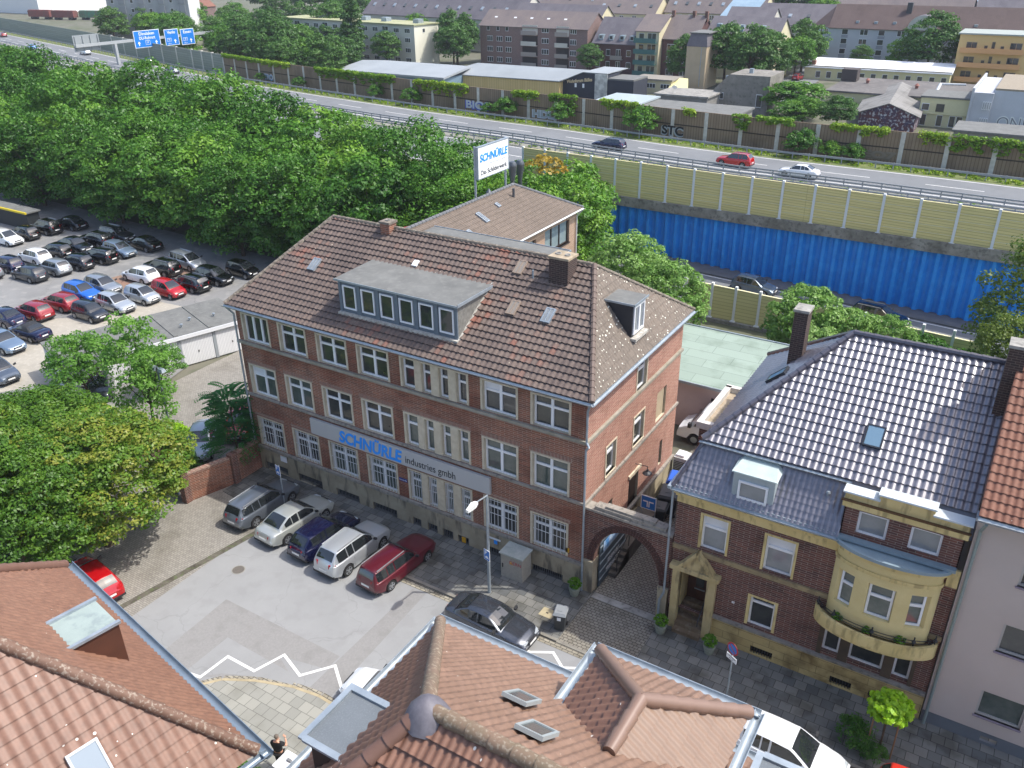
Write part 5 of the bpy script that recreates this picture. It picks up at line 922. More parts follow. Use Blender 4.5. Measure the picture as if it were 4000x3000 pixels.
# ================================================================== CARS
glassC=mat('car_glass',(.018,.022,.024),.03,spec=1,coat=.5); tyre=mat('tyre',(.02,.02,.02),.85); rim=mat('rim','a8acb0',.35,metal=.7); plate=mat('plate','e6e6e2',.5)
lightF=mat('headlight','c9d0d4',.08,spec=1,metal=.3); lightR=mat('taillight','a3141c',.2); plastic=mat('car_plastic',(.025,.026,.028),.7); interior=mat('lot_int',(.03,.03,.03),.9)
def sstep(a,b,x): t=min(1,max(0,(x-a)/(b-a))); return t*t*(3-2*t)
def interp(k,x):
    if x<=k[0][0]: return k[0][1]
    for (a,p),(c,q) in zip(k,k[1:]):
        if x<=c: t=(x-a)/(c-a); return p+(q-p)*(t*t*(3-2*t)*.5+t*.5)
    return k[-1][1]
CT={ # L,W,H, deck keypoints (x from rear -.5..+.5 of L, z), roof: rb,rt,ft,fb (fractions), wheel r
 'hatch':(4.15,1.76,1.47,[(-.5,.72),(-.47,.95),(-.4,.98),(.22,.92),(.4,.8),(.48,.66),(.5,.55)],(-.485,-.36,.04,.24),.31),
 'small':(3.6,1.64,1.48,[(-.5,.72),(-.47,.96),(.25,.95),(.42,.82),(.49,.66),(.5,.55)],(-.49,-.38,.06,.3),.29),
 'sedan':(4.6,1.8,1.44,[(-.5,.62),(-.48,.9),(-.42,.97),(-.3,.98),(.2,.93),(.4,.8),(.48,.66),(.5,.5)],(-.37,-.2,.05,.22),.32),
 'wagon':(4.65,1.8,1.47,[(-.5,.7),(-.48,.95),(-.4,.98),(.2,.93),(.4,.8),(.48,.66),(.5,.5)],(-.49,-.41,.04,.21),.32),
 'suv':(4.45,1.8,1.6,[(-.5,.75),(-.48,1.02),(-.4,1.05),(.22,1.02),(.42,.93),(.49,.76),(.5,.6)],(-.485,-.38,.05,.22),.34),
 'mpv':(4.3,1.8,1.58,[(-.5,.75),(-.48,1.0),(.26,1.0),(.42,.86),(.49,.7),(.5,.55)],(-.49,-.4,.08,.31),.32),
 'boxwagon':(4.65,1.74,1.45,[(-.5,.7),(-.49,.93),(.2,.93),(.42,.84),(.49,.74),(.5,.5)],(-.495,-.44,.03,.17),.31),
 'cabrio':(4.1,1.74,1.3,[(-.5,.6),(-.48,.88),(-.4,.93),(.2,.9),(.4,.78),(.48,.62),(.5,.5)],(-.3,-.16,.04,.2),.31)}
CM={}
def carmesh(ty):
    if ty in CM: return CM[ty]
    L,Wc,H,deck,(rb,rt,ft,fb),wr=CT[ty]; xw=(-.29*L,.31*L) if ty!='small' else (-.32*L,.33*L); parts=[]
    hw=lambda x:Wc/2*(1-.13*abs(2*x/L)**6-.05*abs(2*x/L)**2)
    zt=lambda x:interp([(a*L,z) for a,z in deck],x)
    xs=sorted({round(-L/2+L*i/40,4) for i in range(41)}|{round(w+wr*1.12*math.cos(math.pi*j/10),4) for w in xw for j in range(11)}|{-L/2+.02,L/2-.02,-L/2+.06,L/2-.06})
    b=MB(); rows=[]
    for x in xs:
        zb=.2+.12*sstep(L*.38,L*.5,abs(x)); 
        for w in xw:
            d=abs(x-w); 
            if d<=wr*1.13: zb=max(zb,wr+math.sqrt(max(0,(wr*1.13)**2-d*d)))
        z=zt(x); h=hw(x); sh=z-.06; e=sstep(L*.455,L*.5,abs(x))*.07
        mid=max(zb+.02,.55); half=[(h*.9-e,zb),(h-.01-e,zb+.05),(h-e*.5,mid),(h*.985-e,max(mid+.02,sh-.12)),(h*.93-e,max(mid+.04,sh)),(h*.82-e,max(mid+.05,z-.01)),(h*.45,z+.02),(0,z+.03)]
        rows.append([(x,-y,zz) for y,zz in half]+[(x,y,zz) for y,zz in reversed(half[:-1])])
    n=len(rows[0]); b0=0; b.v=[p for r_ in rows for p in r_]
    for i in range(len(rows)-1):
        for j in range(n-1): b.f.append((i*n+j,(i+1)*n+j,(i+1)*n+j+1,i*n+j+1)); b.m.append(0)
    b.f.append(tuple(range(n))[::-1]); b.m.append(0); b.f.append(tuple((len(rows)-1)*n+j for j in range(n))); b.m.append(0)
    for i in range(len(rows)-1): b.f.append((i*n,i*n+n-1,(i+1)*n+n-1,(i+1)*n)); b.m.append(1)
    # greenhouse
    X=[rb*L,rt*L,ft*L,fb*L]; soft=1 if ty=='cabrio' else 0
    def zr(x):
        base=zt(x)
        if x<X[1]: t=(x-X[0])/(X[1]-X[0]); z=H-.03; return base+(z-base)*(t**.8)
        if x<X[2]: t=(x-X[1])/(X[2]-X[1]); return H-.03+.03*math.sin(math.pi*min(1,t*1.1))*1-.0
        t=(x-X[2])/(X[3]-X[2]); return base+(H-.03-base)*(1-t**1.15)
    wb=lambda x:hw(x)*.9-.02
    def prof(x):
        base=zt(x)-.03; z=zr(x); t=(z-base)/(H-base); w0=wb(x); w1=w0-(Wc*.5*.2)*max(0,t)**1.0
        return base,z,w0,w1
    gx=sorted({X[0]+(X[3]-X[0])*i/30 for i in range(31)}|set(X)); rows=[]
    for x in gx:
        base,z,w0,w1=prof(x); rows.append([(x,-w0,base),(x,-w1,z-.05),(x,-w1*.88,z-.012),(x,0,z+.012),(x,w1*.88,z-.012),(x,w1,z-.05),(x,w0,base)])
    k0=len(b.v); n=7; b.v+=[p for r_ in rows for p in r_]
    for i in range(len(rows)-1):
        for j in range(n-1): b.f.append((k0+i*n+j,k0+(i+1)*n+j,k0+(i+1)*n+j+1,k0+i*n+j+1)); b.m.append(2 if soft else 0)
    # seams and trim
    for xx in(X[2]-.08*L/4,(X[1]+X[2])/2-.05,X[2]+.16*L*.9): 
        for s_ in(-1,1): h=hw(xx); b.hexa([(xx,s_*(h-.012),.3),(xx+.012,s_*(h-.012),.3),(xx+.012,s_*(h+.002),.3),(xx,s_*(h+.002),.3),(xx,s_*(h*.985-.012),zt(xx)-.16),(xx+.012,s_*(h*.985-.012),zt(xx)-.16),(xx+.012,s_*(h*.985+.002),zt(xx)-.16),(xx,s_*(h*.985+.002),zt(xx)-.16)],1)
    body=b.mesh('body',[glassC,plastic,plastic],smooth=38); body.materials[0]=MT['tyre']; parts.append(('body',body))
    def surf(x,s):  # side greenhouse point, s 0..1 belt->roof edge
        base,z,w0,w1=prof(x); zz=base+.05+(z-.05-base-.05)*s; f_=(zz-base)/max(.01,(z-.05-base)); return w0+(w1-w0)*f_,zz
    def sidewin(xa,xb,s_,N=6):
        m=MB()
        if 1:
            for i in range(N):
                p=[]
                for q,sv in((i,0.0),(i+1,0.0),(i+1,.99),(i,.99)):
                    x=xa+(xb-xa)*q/N; y,z=surf(x,sv); z+=-.03 if sv==0 else .012; y+=.004; p.append((x,s_*(y+.007),z))
                m.poly(p if s_<0 else p[::-1])
        return m.mesh('side_window',[glassC])
    cut=[X[0]+(X[1]-X[0])*.75+.06,X[1]+(X[2]-X[1])*.28,(X[1]+X[2])/2+.08,X[2]+(X[3]-X[2])*.62]
    if ty in('hatch','small','cabrio'): segs=[(cut[0]+.08,cut[1]+.18),(cut[1]+.24,cut[2]+.05),(cut[2]+.13,cut[3])][0 if ty=='hatch' else 1:]
    elif ty=='sedan': segs=[(X[0]+(X[1]-X[0])*.55,X[1]+.12),(X[1]+.17,(X[1]+X[2])/2),((X[1]+X[2])/2+.08,cut[3])]
    else: segs=[(cut[0]-.02,cut[1]+.02),(cut[1]+.07,cut[2]-.03),(cut[2]+.03,cut[3])]
    for a,c in segs:
        for s_ in(-1,1): parts.append(('side_window',sidewin(a,c,s_)))
    def topwin(xa,xb,k,nm):
        m=MB(); N=6
        for i in range(N):
            xp=[xa+(xb-xa)*i/N,xa+(xb-xa)*(i+1)/N]; r_=[]
            for x in xp:
                base,z,w0,w1=prof(x); w=w1*k; o=(.022 if nm=='windscreen' else -.022)
                r_.append([(x+o*.5,-w,z-.012+.014),(x+o*.5,-w*.6,z+.006+.014),(x+o*.5,0,z+.012+.014),(x+o*.5,w*.6,z+.006+.014),(x+o*.5,w,z-.012+.014)])
            for j in range(4): m.poly([r_[0][j],r_[1][j],r_[1][j+1],r_[0][j+1]])
        return m.mesh(nm,[glassC],smooth=60)
    parts.append(('windscreen',topwin(X[2]+.04,X[3]-.06,.86,'windscreen'))); parts.append(('rear_window',topwin(X[1]-.04,X[0]+(X[1]-X[0])*(.22 if ty!='sedan' else .12),.84,'rear_window')))
    # lights, plates, grille
    for s_ in(-1,1):
        x=L/2-.1; h=hw(x); m=MB(); m.hexa([(x-.26,s_*(h-.03),.62),(x+.04,s_*(h-.16),.58),(x+.06,s_*(h-.5),.58),(x-.1,s_*(h-.45),.62),(x-.3,s_*(h-.02),.72),(x-.01,s_*(h-.14),.7),(x+.03,s_*(h-.46),.68),(x-.1,s_*(h-.45),.7)]); parts.append(('headlight',m.mesh('headlight',[lightF])))
        x=-L/2+.06; h=hw(x); z=zt(x+.1); m=MB(); hh=.3 if ty in('suv','mpv','wagon','boxwagon') else .2
        m.hexa([(x-.055,s_*(h-.38),z-.28),(x+.16,s_*(h+.002),z-.28),(x+.2,s_*(h-.1),z-.28),(x+.02,s_*(h-.4),z-.28),(x-.03,s_*(h-.36),z-.28+hh),(x+.18,s_*(h-.01),z-.28+hh),(x+.2,s_*(h-.1),z-.28+hh),(x+.05,s_*(h-.38),z-.28+hh)]); parts.append(('taillight',m.mesh('taillight',[lightR])))
        m=MB(); x=X[3]-.24; y=hw(x)*.97; z=zt(x)+.07; m.hexa([(x-.06,s_*y,z-.06),(x+.06,s_*y,z-.06),(x+.05,s_*(y+.2),z-.03),(x-.05,s_*(y+.2),z-.03),(x-.06,s_*y,z+.04),(x+.04,s_*y,z+.04),(x+.03,s_*(y+.2),z+.1),(x-.06,s_*(y+.2),z+.1)]); parts.append(('mirror',m.mesh('mirror',[plastic],smooth=50)))
    m=MB(); x=L/2; m.box(x-.06,x+.004,-.5,.5,.34,.46); m.box(x-.06,x+.001,-.34,.34,.55,.66); parts.append(('grille',m.mesh('grille',[plastic])))
    for x in(L/2+.006,-L/2-.012): m=MB(); m.box(x-.008,x+.008,-.26,.26,.46 if x>0 else .56,.57 if x>0 else .67); parts.append(('number_plate',m.mesh('number_plate',[plate])))
    m=MB(); m.box(-L/2-.004,-L/2+.05,-Wc*.4,Wc*.4,.3,.42); parts.append(('bumper_strip',m.mesh('bumper_strip',[plastic])))
    wl=[]
    for w in xw:
        for s_ in(-1,1):
            m=MB(); y=Wc/2-.02; m.tube((0,s_*(y-.2),0),(0,s_*y,0),wr,n=20); tm=m.mesh('wheel',[tyre],smooth=40)
            m=MB(); m.tube((0,s_*(y-.02),0),(0,s_*(y+.006),0),wr*.66,n=16,m=1)
            for k in range(5):
                a=2*math.pi*k/5; d=Vector((math.cos(a),0,math.sin(a))); e=Vector((-d.z,0,d.x))*.035; y1=s_*(y+.008); y2=s_*(y+.018)
                p=[d*.03-e,d*wr*.66-e*1.2,d*wr*.66+e*1.2,d*.03+e]; m.hexa([(q.x,y1,q.z) for q in p]+[(q.x,y2,q.z) for q in p],0)
            m.tube((0,s_*(y+.006),0),(0,s_*(y+.02),0),.06,n=10)
            for k in range(20):
                a=2*math.pi*k/20;c=2*math.pi*(k+1)/20; m.poly([(wr*.6*math.cos(a),s_*(y+.012),wr*.6*math.sin(a)),(wr*.68*math.cos(a),s_*(y+.012),wr*.68*math.sin(a)),(wr*.68*math.cos(c),s_*(y+.012),wr*.68*math.sin(c)),(wr*.6*math.cos(c),s_*(y+.012),wr*.6*math.sin(c))][::s_],0)
            wl.append((w,wr,tm,m.mesh('rim',[rim,mat('brake_dark',(.03,.03,.03),.6)])))
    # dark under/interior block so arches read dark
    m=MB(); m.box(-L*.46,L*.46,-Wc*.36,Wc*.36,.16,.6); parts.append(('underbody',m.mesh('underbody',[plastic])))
    if ty in('wagon','boxwagon','suv','mpv'):
        m=MB(); 
        for s_ in(-1,1):
            w=prof((X[1]+X[2])/2)[3]*.9; m.box(X[1]+.1,X[2]-.1,s_*w-.015,s_*w+.015,H-.02,H+.035)
        parts.append(('roof_rail',m.mesh('roof_rail',[mat('rail_alu','a9acae',.4,metal=.5)])))
    CM[ty]=(parts,wl); return CM[ty]
def car(x,y,deg,ty,pm,lab,z=0.0,grp=None,cat='car',name='car',sc=1,extra=None):
    parts,wl=carmesh(ty); t=thing(name,lab,cat,(x,y,z),R_(deg),grp); t.scale=(sc,sc,sc)
    for nm,me in parts:
        o=bpy.data.objects.new(nm,me); COL.objects.link(o); o.parent=t
        if nm=='body': o.material_slots[0].link='OBJECT'; o.material_slots[0].material=pm
        if nm=='body' and ty=='cabrio': pass
    for w,r_,tm,rm in wl:
        o=bpy.data.objects.new('wheel',tm); COL.objects.link(o); o.parent=t; o.location=(w,0,r_); q=bpy.data.objects.new('rim',rm); COL.objects.link(q); q.parent=o
    if extra: extra(t)
    return t
P_={k:paint(k,*v) for k,v in dict(silver=('a4aaae',.6,.3),silver2=('c2c7c9',.55,.3),mgrey=('737a82',.55,.28),beige=('bcc0ba',.5,.3),navy=('10143a',.3,.2),burg=('5a1020',.2,.35),grey=('4e535b',.65,.25),greyb=('66707b',.6,.3),black=('090a0c',.2,.2),blackb=('0f141d',.3,.2),white=('dfe2e3',0,.3),red=('b00d16',.1,.25),red2=('8f0f1a',.1,.3),blue=('2166c0',.2,.3),bluegrey=('7e92a6',.5,.3),dgrey=('2c3138',.5,.3),audi=('5d6a76',.6,.25),yellow=('c98c12',.1,.4),orange=('d2382b',.1,.3)).items()}
g1='cars parked nose-in along the office facade'
car(3.6,-3.3,90,'wagon',P_['mgrey'],'grey estate car parked first from the garden wall, leftmost of the nose-in row',0,g1)
car(6.35,-3.5,86,'sedan',P_['beige'],'pale beige-silver saloon second in the row by the office',0,g1)
car(8.75,-3.75,87,'hatch',P_['navy'],'dark blue hatchback parked between two pale cars by the office',0,g1)
car(10.85,-3.85,88,'suv',P_['silver2'],'silver estate with roof ribs and bonnet scoop in the office row',0,g1)
car(13.55,-3.55,86,'boxwagon',P_['burg'],'dusty burgundy old estate car, rightmost of the nose-in row',0,g1)
car(20.1,-4.75,-1,'sedan',P_['grey'],'dark grey saloon parked by the kerb under the street lamp')
car(18.75,-10.75,184,'hatch',P_['white'],'white car half hidden under the near centre roof gutter')
car(34.0,-4.95,-2,'hatch',P_['white'],'white hatchback parked at the kerb at the bottom right',sc=1.08)
car(39.0,-4.6,0,'small',P_['orange'],'bright red-orange car cut off by the bottom edge behind the globe tree')
car(1.15,-12.6,172,'hatch',P_['red'],'red hatchback under the lime tree above the lower left roof')
car(-4.9,-.35,-52,'sedan',P_['silver'],'silver saloon behind the brick garden wall')
car(-4.6,2.6,-52,'hatch',P_['red'],'red car mostly hidden by the feathery tree at the office corner')
car(-17.5,1.2,-40,'mpv',P_['dgrey'],'dark grey estate behind the young trees with tail towards camera')
g2='cars in the parking lot'
LOT=[(-57.9,18.2,0,'hatch','white','white hatchback facing right, at the left frame edge of the lot'),
(-58.1,20.4,180,'hatch','black','black hatchback with red tail lamp beside the white hatchback at the left edge'),
(-58,22.9,180,'suv','black','black four-wheel-drive third in the farthest lot row'),
(-57,25.3,180,'sedan','blackb','black saloon last in the farthest row, deepest in shade'),
(-48.4,25.2,0,'wagon','dgrey','dark grey car in tree shade at the back of the lot'),
(-43.0,24.6,180,'sedan','black','black saloon in the shade right of the blue-grey hatchback'),
(-48.6,22.8,180,'suv','black','large black estate behind the blue-grey hatchback'),
(-49,20.5,0,'sedan','black','black coupe facing right in the middle of the lot'),
(-49.1,18.3,180,'hatch','black','black hatchback with reflections in its rear window left of the black coupe'),
(-49.4,16.1,180,'hatch','white','white hatchback with orange starburst on its side'),
(-49.6,13.3,180,'hatch','navy','dark blue hatchback left of the white starburst car'),
(-49.5,10.8,180,'wagon','silver','silver estate cut by the left frame edge'),
(-44.8,12.7,180,'hatch','dgrey','dark blue-grey hatchback in front of the silver hatchback, by the left edge'),
(-44.5,15.1,180,'hatch','silver','silver hatchback in front of the starburst car'),
(-44,17.2,180,'hatch','blackb','black hatchback with full-width red tail light'),
(-43.7,19.6,180,'wagon','black','black compact estate left of the blue-grey hatchback'),
(-43.5,21.9,0,'hatch','bluegrey','blue-grey hatchback facing right near the trees'),
(-35,18,180,'hatch','white','white hatchback on red gravel in the middle of the lot'),
(-34.8,20.4,180,'suv','black','black hatchback right of the white hatchback on red gravel'),
(-34.1,22.9,0,'mpv','silver2','pale silver people carrier by the hedge of trees'),
(-28.4,21.3,0,'hatch','black','black hatchback facing right, next to the people carrier'),
(-27.4,24.0,0,'small','black','black small car at the far right of the lot under the trees'),
(-29,18.9,180,'wagon','black','black estate with chrome window trim next to the red small car'),
(-29.3,16.7,0,'small','red','bright red small car facing right in the lot'),
(-35.6,14.3,0,'hatch','silver','silver small car behind the bright blue one'),
(-35.8,12.2,0,'hatch','blue','bright blue small car in the lot'),
(-35.2,9.7,180,'hatch','red2','red hatchback, upper of the two with tails to camera'),
(-35.3,7.2,180,'hatch','red2','red hatchback with black roof hatch, lower of the two'),
(-30.7,9.5,0,'small','dgrey','dark small car facing right in front of the red hatchbacks'),
(-30.6,12.0,0,'hatch','silver2','silver hatchback facing right between dark small car and pale one'),
(-30.2,14.5,0,'small','silver2','pale silver-blue small car left of the bright red small car'),
(-36.2,5.0,180,'sedan','navy','dark blue saloon at the left edge above the convertible'),
(-31.4,4.4,180,'cabrio','navy','dark blue convertible with black soft top'),
(-31.3,2.0,0,'sedan','bluegrey','light silver-blue coupe with sunroof at the left edge below the convertible'),
(-26.4,-1.4,0,'mpv','greyb','grey van-like car cut by the left edge above the lime trees'),
(-19.8,4.4,180,'hatch','red','red car glimpsed between the young trees')]
for x,y,d,ty,p,lab in LOT:
    car(x,y,d+random.Random(lab).uniform(-3,3),ty,P_[p],lab,0,g2)
# motorway traffic
g3='cars on the motorway'
car(17.3,44.7,-6,'hatch',P_['audi'],'grey-blue hatchback on the slip road below the blue wall',.01)
car(28.6,43.0,-6,'wagon',P_['black'],'black estate on the slip road behind the bushes',.01)
car(-12.2,74.9,174,'wagon',P_['navy'],'navy estate on the motorway, leftmost of the three by the cream barrier',ZM+.02,g3)
car(5.4,73.6,175,'suv',P_['red'],'bright red crossover on the motorway',ZM+.02,g3)
car(13.6,71.9,176,'sedan',P_['white'],'white saloon on the motorway next to the median rail',ZM+.02,g3)
car(14.4,56.5,-4,'mpv',P_['white'],'white vehicle whose roof shows just above the cream barrier',ZM+.02,g3)
car(-248,131.4,164,'hatch',P_['red2'],'dark red car at the far left end of the motorway',ZM+.02,g3); car(-186,117.5,164,'hatch',P_['yellow'],'yellow car far away on the motorway',ZM+.02,g3); car(-179,112.5,164,'hatch',P_['silver2'],'silver car near the yellow one on the motorway',ZM+.02,g3); car(-146,105.8,165,'wagon',P_['black'],'black car behind the gantry post on the motorway',ZM+.02,g3); car(-128,98.3,166,'hatch',P_['greyb'],'grey hatchback emerging above the treetops on the motorway',ZM+.02,g3); car(-203,113,164,'hatch',P_['blue'],'blue car far away above the treetops',ZM+.02,g3)
car(-19.5,176,80,'hatch',P_['red'],'red car parked in the distant side street',.02); car(-20,181,80,'hatch',P_['black'],'black car in the distant side street behind the red one',.02); car(-22.5,193,85,'sedan',P_['bluegrey'],'pale car far down the distant side street',.02); car(-15.6,184,85,'hatch',P_['red2'],'dark red car beside the pale yellow offices',.02)
# van
V=thing('delivery_van','white high-roof delivery van parked by the green roofed shed','van',(24.0,17.0,.03),R_(180))
b=MB(); rows=[]; L,Wv,H=5.9,1.95,2.65
def vt(x): return interp([(-2.95,2.6),(.9,2.66),(1.35,2.5),(2.05,1.55),(2.2,1.3),(2.85,1.02),(2.95,.7)],x)
for i in range(60):
    x=-2.95+5.9*i/59; zb=.3
    for w in(-1.65,1.75):
        d=abs(x-w)
        if d<.42: zb=max(zb,.36+math.sqrt(.42**2-d*d))
    z=vt(x); h=Wv/2*(1-.1*abs(x/2.95)**8); tum=.1*max(0,(z-1.2)/1.4); hl=[(h*.94,zb),(h,zb+.06),(h,max(zb+.1,min(1.15,z-.1))),(h-tum*.6,max(zb+.14,z-.22)),(h-tum-.05,max(zb+.15,z-.05)),(h*.5,z+.0),(0,z+.02)]
    rows.append([(x,-y,zz) for y,zz in hl]+[(x,y,zz) for y,zz in reversed(hl[:-1])])
n=len(rows[0]); b.v=[p for r_ in rows for p in r_]
for i in range(59):
    for j in range(n-1): b.f.append((i*n+j,(i+1)*n+j,(i+1)*n+j+1,i*n+j+1)); b.m.append(0)
b.f.append(tuple(range(n))[::-1]); b.m.append(0); b.f.append(tuple(59*n+j for j in range(n))); b.m.append(0)
for s_ in(-1,1): b.box(-2.2+.9,1.3,s_*.972-.012,s_*.972+.012,.42,.6,1)
b.build('body',[P_['white'],plastic],V,smooth=40)
for s_ in(-1,1):
    b=MB(); q=[(1.0,s_*.96,1.35),(1.85,s_*.965,1.35),(1.42,s_*.9,2.0),(1.0,s_*.9,2.0)]; q=[(a,c+s_*.03,e) for a,c,e in q]; b.poly(q if s_<0 else q[::-1]); b.build('side_window',glassC,V)
    b=MB(); b.box(1.95,2.15,min(s_*1.0,s_*1.25),max(s_*1.0,s_*1.25),1.3,1.6); b.build('mirror',plastic,V); b=MB(); b.hexa([(2.55,s_*.9,.8),(2.9,s_*.75,.78),(2.8,s_*.55,.8),(2.6,s_*.6,.82),(2.5,s_*.9,1.0),(2.85,s_*.72,.95),(2.75,s_*.55,1.0),(2.55,s_*.6,1.02)]); b.build('headlight',lightF,V)
    for w in(-1.65,1.75):
        b=MB(); b.tube((w,s_*.75,.36),(w,s_*.975,.36),.36,n=20); o=b.build('wheel',tyre,V,smooth=40); b=MB(); b.tube((w,s_*.95,.36),(w,s_*.985,.36),.22,n=14); b.build('rim',rim,o,smooth=40)
b=MB(); 
for i in range(5):
    xa=1.42+.62*i/5; xb=1.42+.62*(i+1)/5; b.poly([(xa+.02,-.78,vt(xa)+.0),(xb+.02,-.84,vt(xb)+.0),(xb+.02,.84,vt(xb)+.0),(xa+.02,.78,vt(xa)+.0)])
b.v=[(x,y,z+.05) for x,y,z in b.v]; b.build('windscreen',glassC,V)
# starburst decal, sunroofs handled as part extras
# ================================================================== PERSON
skin=mat('skin','c99a80',.55); shirt=mat('shirt_black',(.012,.012,.014),.85); trou=mat('trousers_black',(.02,.02,.022),.9); hairm=mat('hair_grey','6b6258',.9)
def skinned(name,pts,edges,radii,m,parent,sub=2,root=0):
    me=bpy.data.meshes.new(name); me.from_pydata(pts,edges,[]); o=bpy.data.objects.new(name,me); COL.objects.link(o)
    sk=o.modifiers.new('s','SKIN'); 
    if not me.skin_vertices: bpy.context.view_layer.objects.active=o; o.select_set(True)
    for i,r_ in enumerate(radii):
        v=me.skin_vertices[0].data[i]; v.radius=(r_,r_) if not isinstance(r_,tuple) else r_; v.use_root=(i==root)
    sb=o.modifiers.new('d','SUBSURF'); sb.levels=sub; sb.render_levels=sub
    bpy.context.view_layer.update(); m2=bpy.data.meshes.new_from_object(o.evaluated_get(bpy.context.evaluated_depsgraph_get())); bpy.data.objects.remove(o)
    m2.name=name
    for p in m2.polygons: p.use_smooth=True
    m2.materials.clear(); m2.materials.append(m)
    q=bpy.data.objects.new(name,m2); COL.objects.link(q); q.parent=parent; return q
Pn=thing('person','person in black t-shirt and trousers beside the white box, one hand raised','person',(17.15,-15.45,.1),R_(20))
body=[(0,0,.98),(0,0,1.15),(0,0,1.38),(0,.01,1.5),(0,.02,1.58),(-.2,0,1.42),(-.27,.1,1.15),(-.2,.33,1.08),(.2,0,1.42),(.31,.12,1.2),(.2,.3,1.4),(-.1,0,.92),(-.11,.03,.5),(-.11,0,.1),(-.11,.13,.05),(.1,0,.92),(.11,.05,.5),(.12,0,.1),(.12,.13,.05)]
ed=[(0,1),(1,2),(2,3),(3,4),(2,5),(5,6),(6,7),(2,8),(8,9),(9,10),(0,11),(11,12),(12,13),(13,14),(0,15),(15,16),(16,17),(17,18)]
rd=[(.16,.12),(.155,.115),(.17,.115),.065,.055,.075,.05,.034,.075,.05,.034,.1,.07,.045,.04,.1,.07,.045,.04]
bd=skinned('body',body,ed,rd,skin,Pn)
cl=skinned('tshirt',[(0,0,.95),(0,0,1.15),(0,0,1.38),(0,.0,1.47),(-.2,0,1.42),(-.26,.05,1.27),(.2,0,1.42),(.28,.07,1.29)],[(0,1),(1,2),(2,3),(2,4),(4,5),(2,6),(6,7)],[(.2,.155),(.19,.145),(.2,.145),.085,.1,.085,.1,.085],shirt,Pn)
tr=skinned('trousers',[(0,0,.98),(-.1,0,.88),(-.11,.03,.5),(-.11,0,.12),(.1,0,.88),(.11,.05,.5),(.12,0,.12)],[(0,1),(1,2),(2,3),(0,4),(4,5),(5,6)],[(.18,.14),.12,.09,.07,.12,.09,.07],trou,Pn)
hd=MB(); 
prof=[(.02,0),(.055,.02),(.075,.07),(.083,.12),(.082,.17),(.06,.215),(.02,.235)]; hd.lathe((0,.04,1.58),prof,18); hd.hexa([(-.015,.115,1.66),(.015,.115,1.66),(.012,.125,1.66),(-.012,.125,1.66),(-.008,.115,1.71),(.008,.115,1.71),(.006,.12,1.71),(-.006,.12,1.71)])
for s_ in(-1,1): hd.box(s_*.085-.01,s_*.085+.01,.02,.05,1.66,1.72)
h_=hd.build('head',skin,Pn,smooth=60); 
b=MB()
for s_ in(-1,1): b.lathe((s_*.03,.115,1.7),[(.008,0),(.011,.008),(.004,.014)],8)
b.box(-.025,.025,.112,.122,1.635,1.643); b.build('face_features',mat('face_dark','4b2d28',.6),Pn)
b=MB(); b.lathe((0,.03,1.70),[(.088,0),(.09,.05),(.07,.1),(.02,.125)],16); b.build('hair',hairm,Pn,smooth=60)
for s_,w,dr in((-1,Vector((-.2,.33,1.08)),Vector((.2,.9,.0)).normalized()),(1,Vector((.2,.3,1.4)),Vector((-.3,.05,.6)).normalized())):
    a=dr.orthogonal().normalized(); pts=[tuple(w),tuple(w+dr*.045),tuple(w+dr*.085)]; eg=[(0,1),(1,2)]; rr=[.026,.036,.034]
    for i in range(4):
        k=len(pts); base=w+dr*.09+a*(.03-.02*i); ln=(.062,.075,.07,.055)[i]; cr=dr.cross(a)*.02
        pts+=[tuple(base),tuple(base+dr*ln*.6+cr*.4),tuple(base+dr*ln+cr)]; eg+=[(2,k),(k,k+1),(k+1,k+2)]; rr+=[.0105,.0095,.008]
    k=len(pts); pts+=[tuple(w+dr*.04+a*.045),tuple(w+dr*.08+a*.065)]; eg+=[(1,k),(k,k+1)]; rr+=[.013,.01]
    skinned('hand',pts,eg,rr,skin,Pn,1)
for sx in(-.11,.12):
    b=MB(); b.hexa([(sx-.05,-.1,0),(sx+.05,-.1,0),(sx+.045,.2,0),(sx-.045,.2,0),(sx-.045,-.09,.1),(sx+.045,-.09,.1),(sx+.035,.17,.06),(sx-.035,.17,.06)]); b.build('shoe',plastic,Pn,smooth=60)
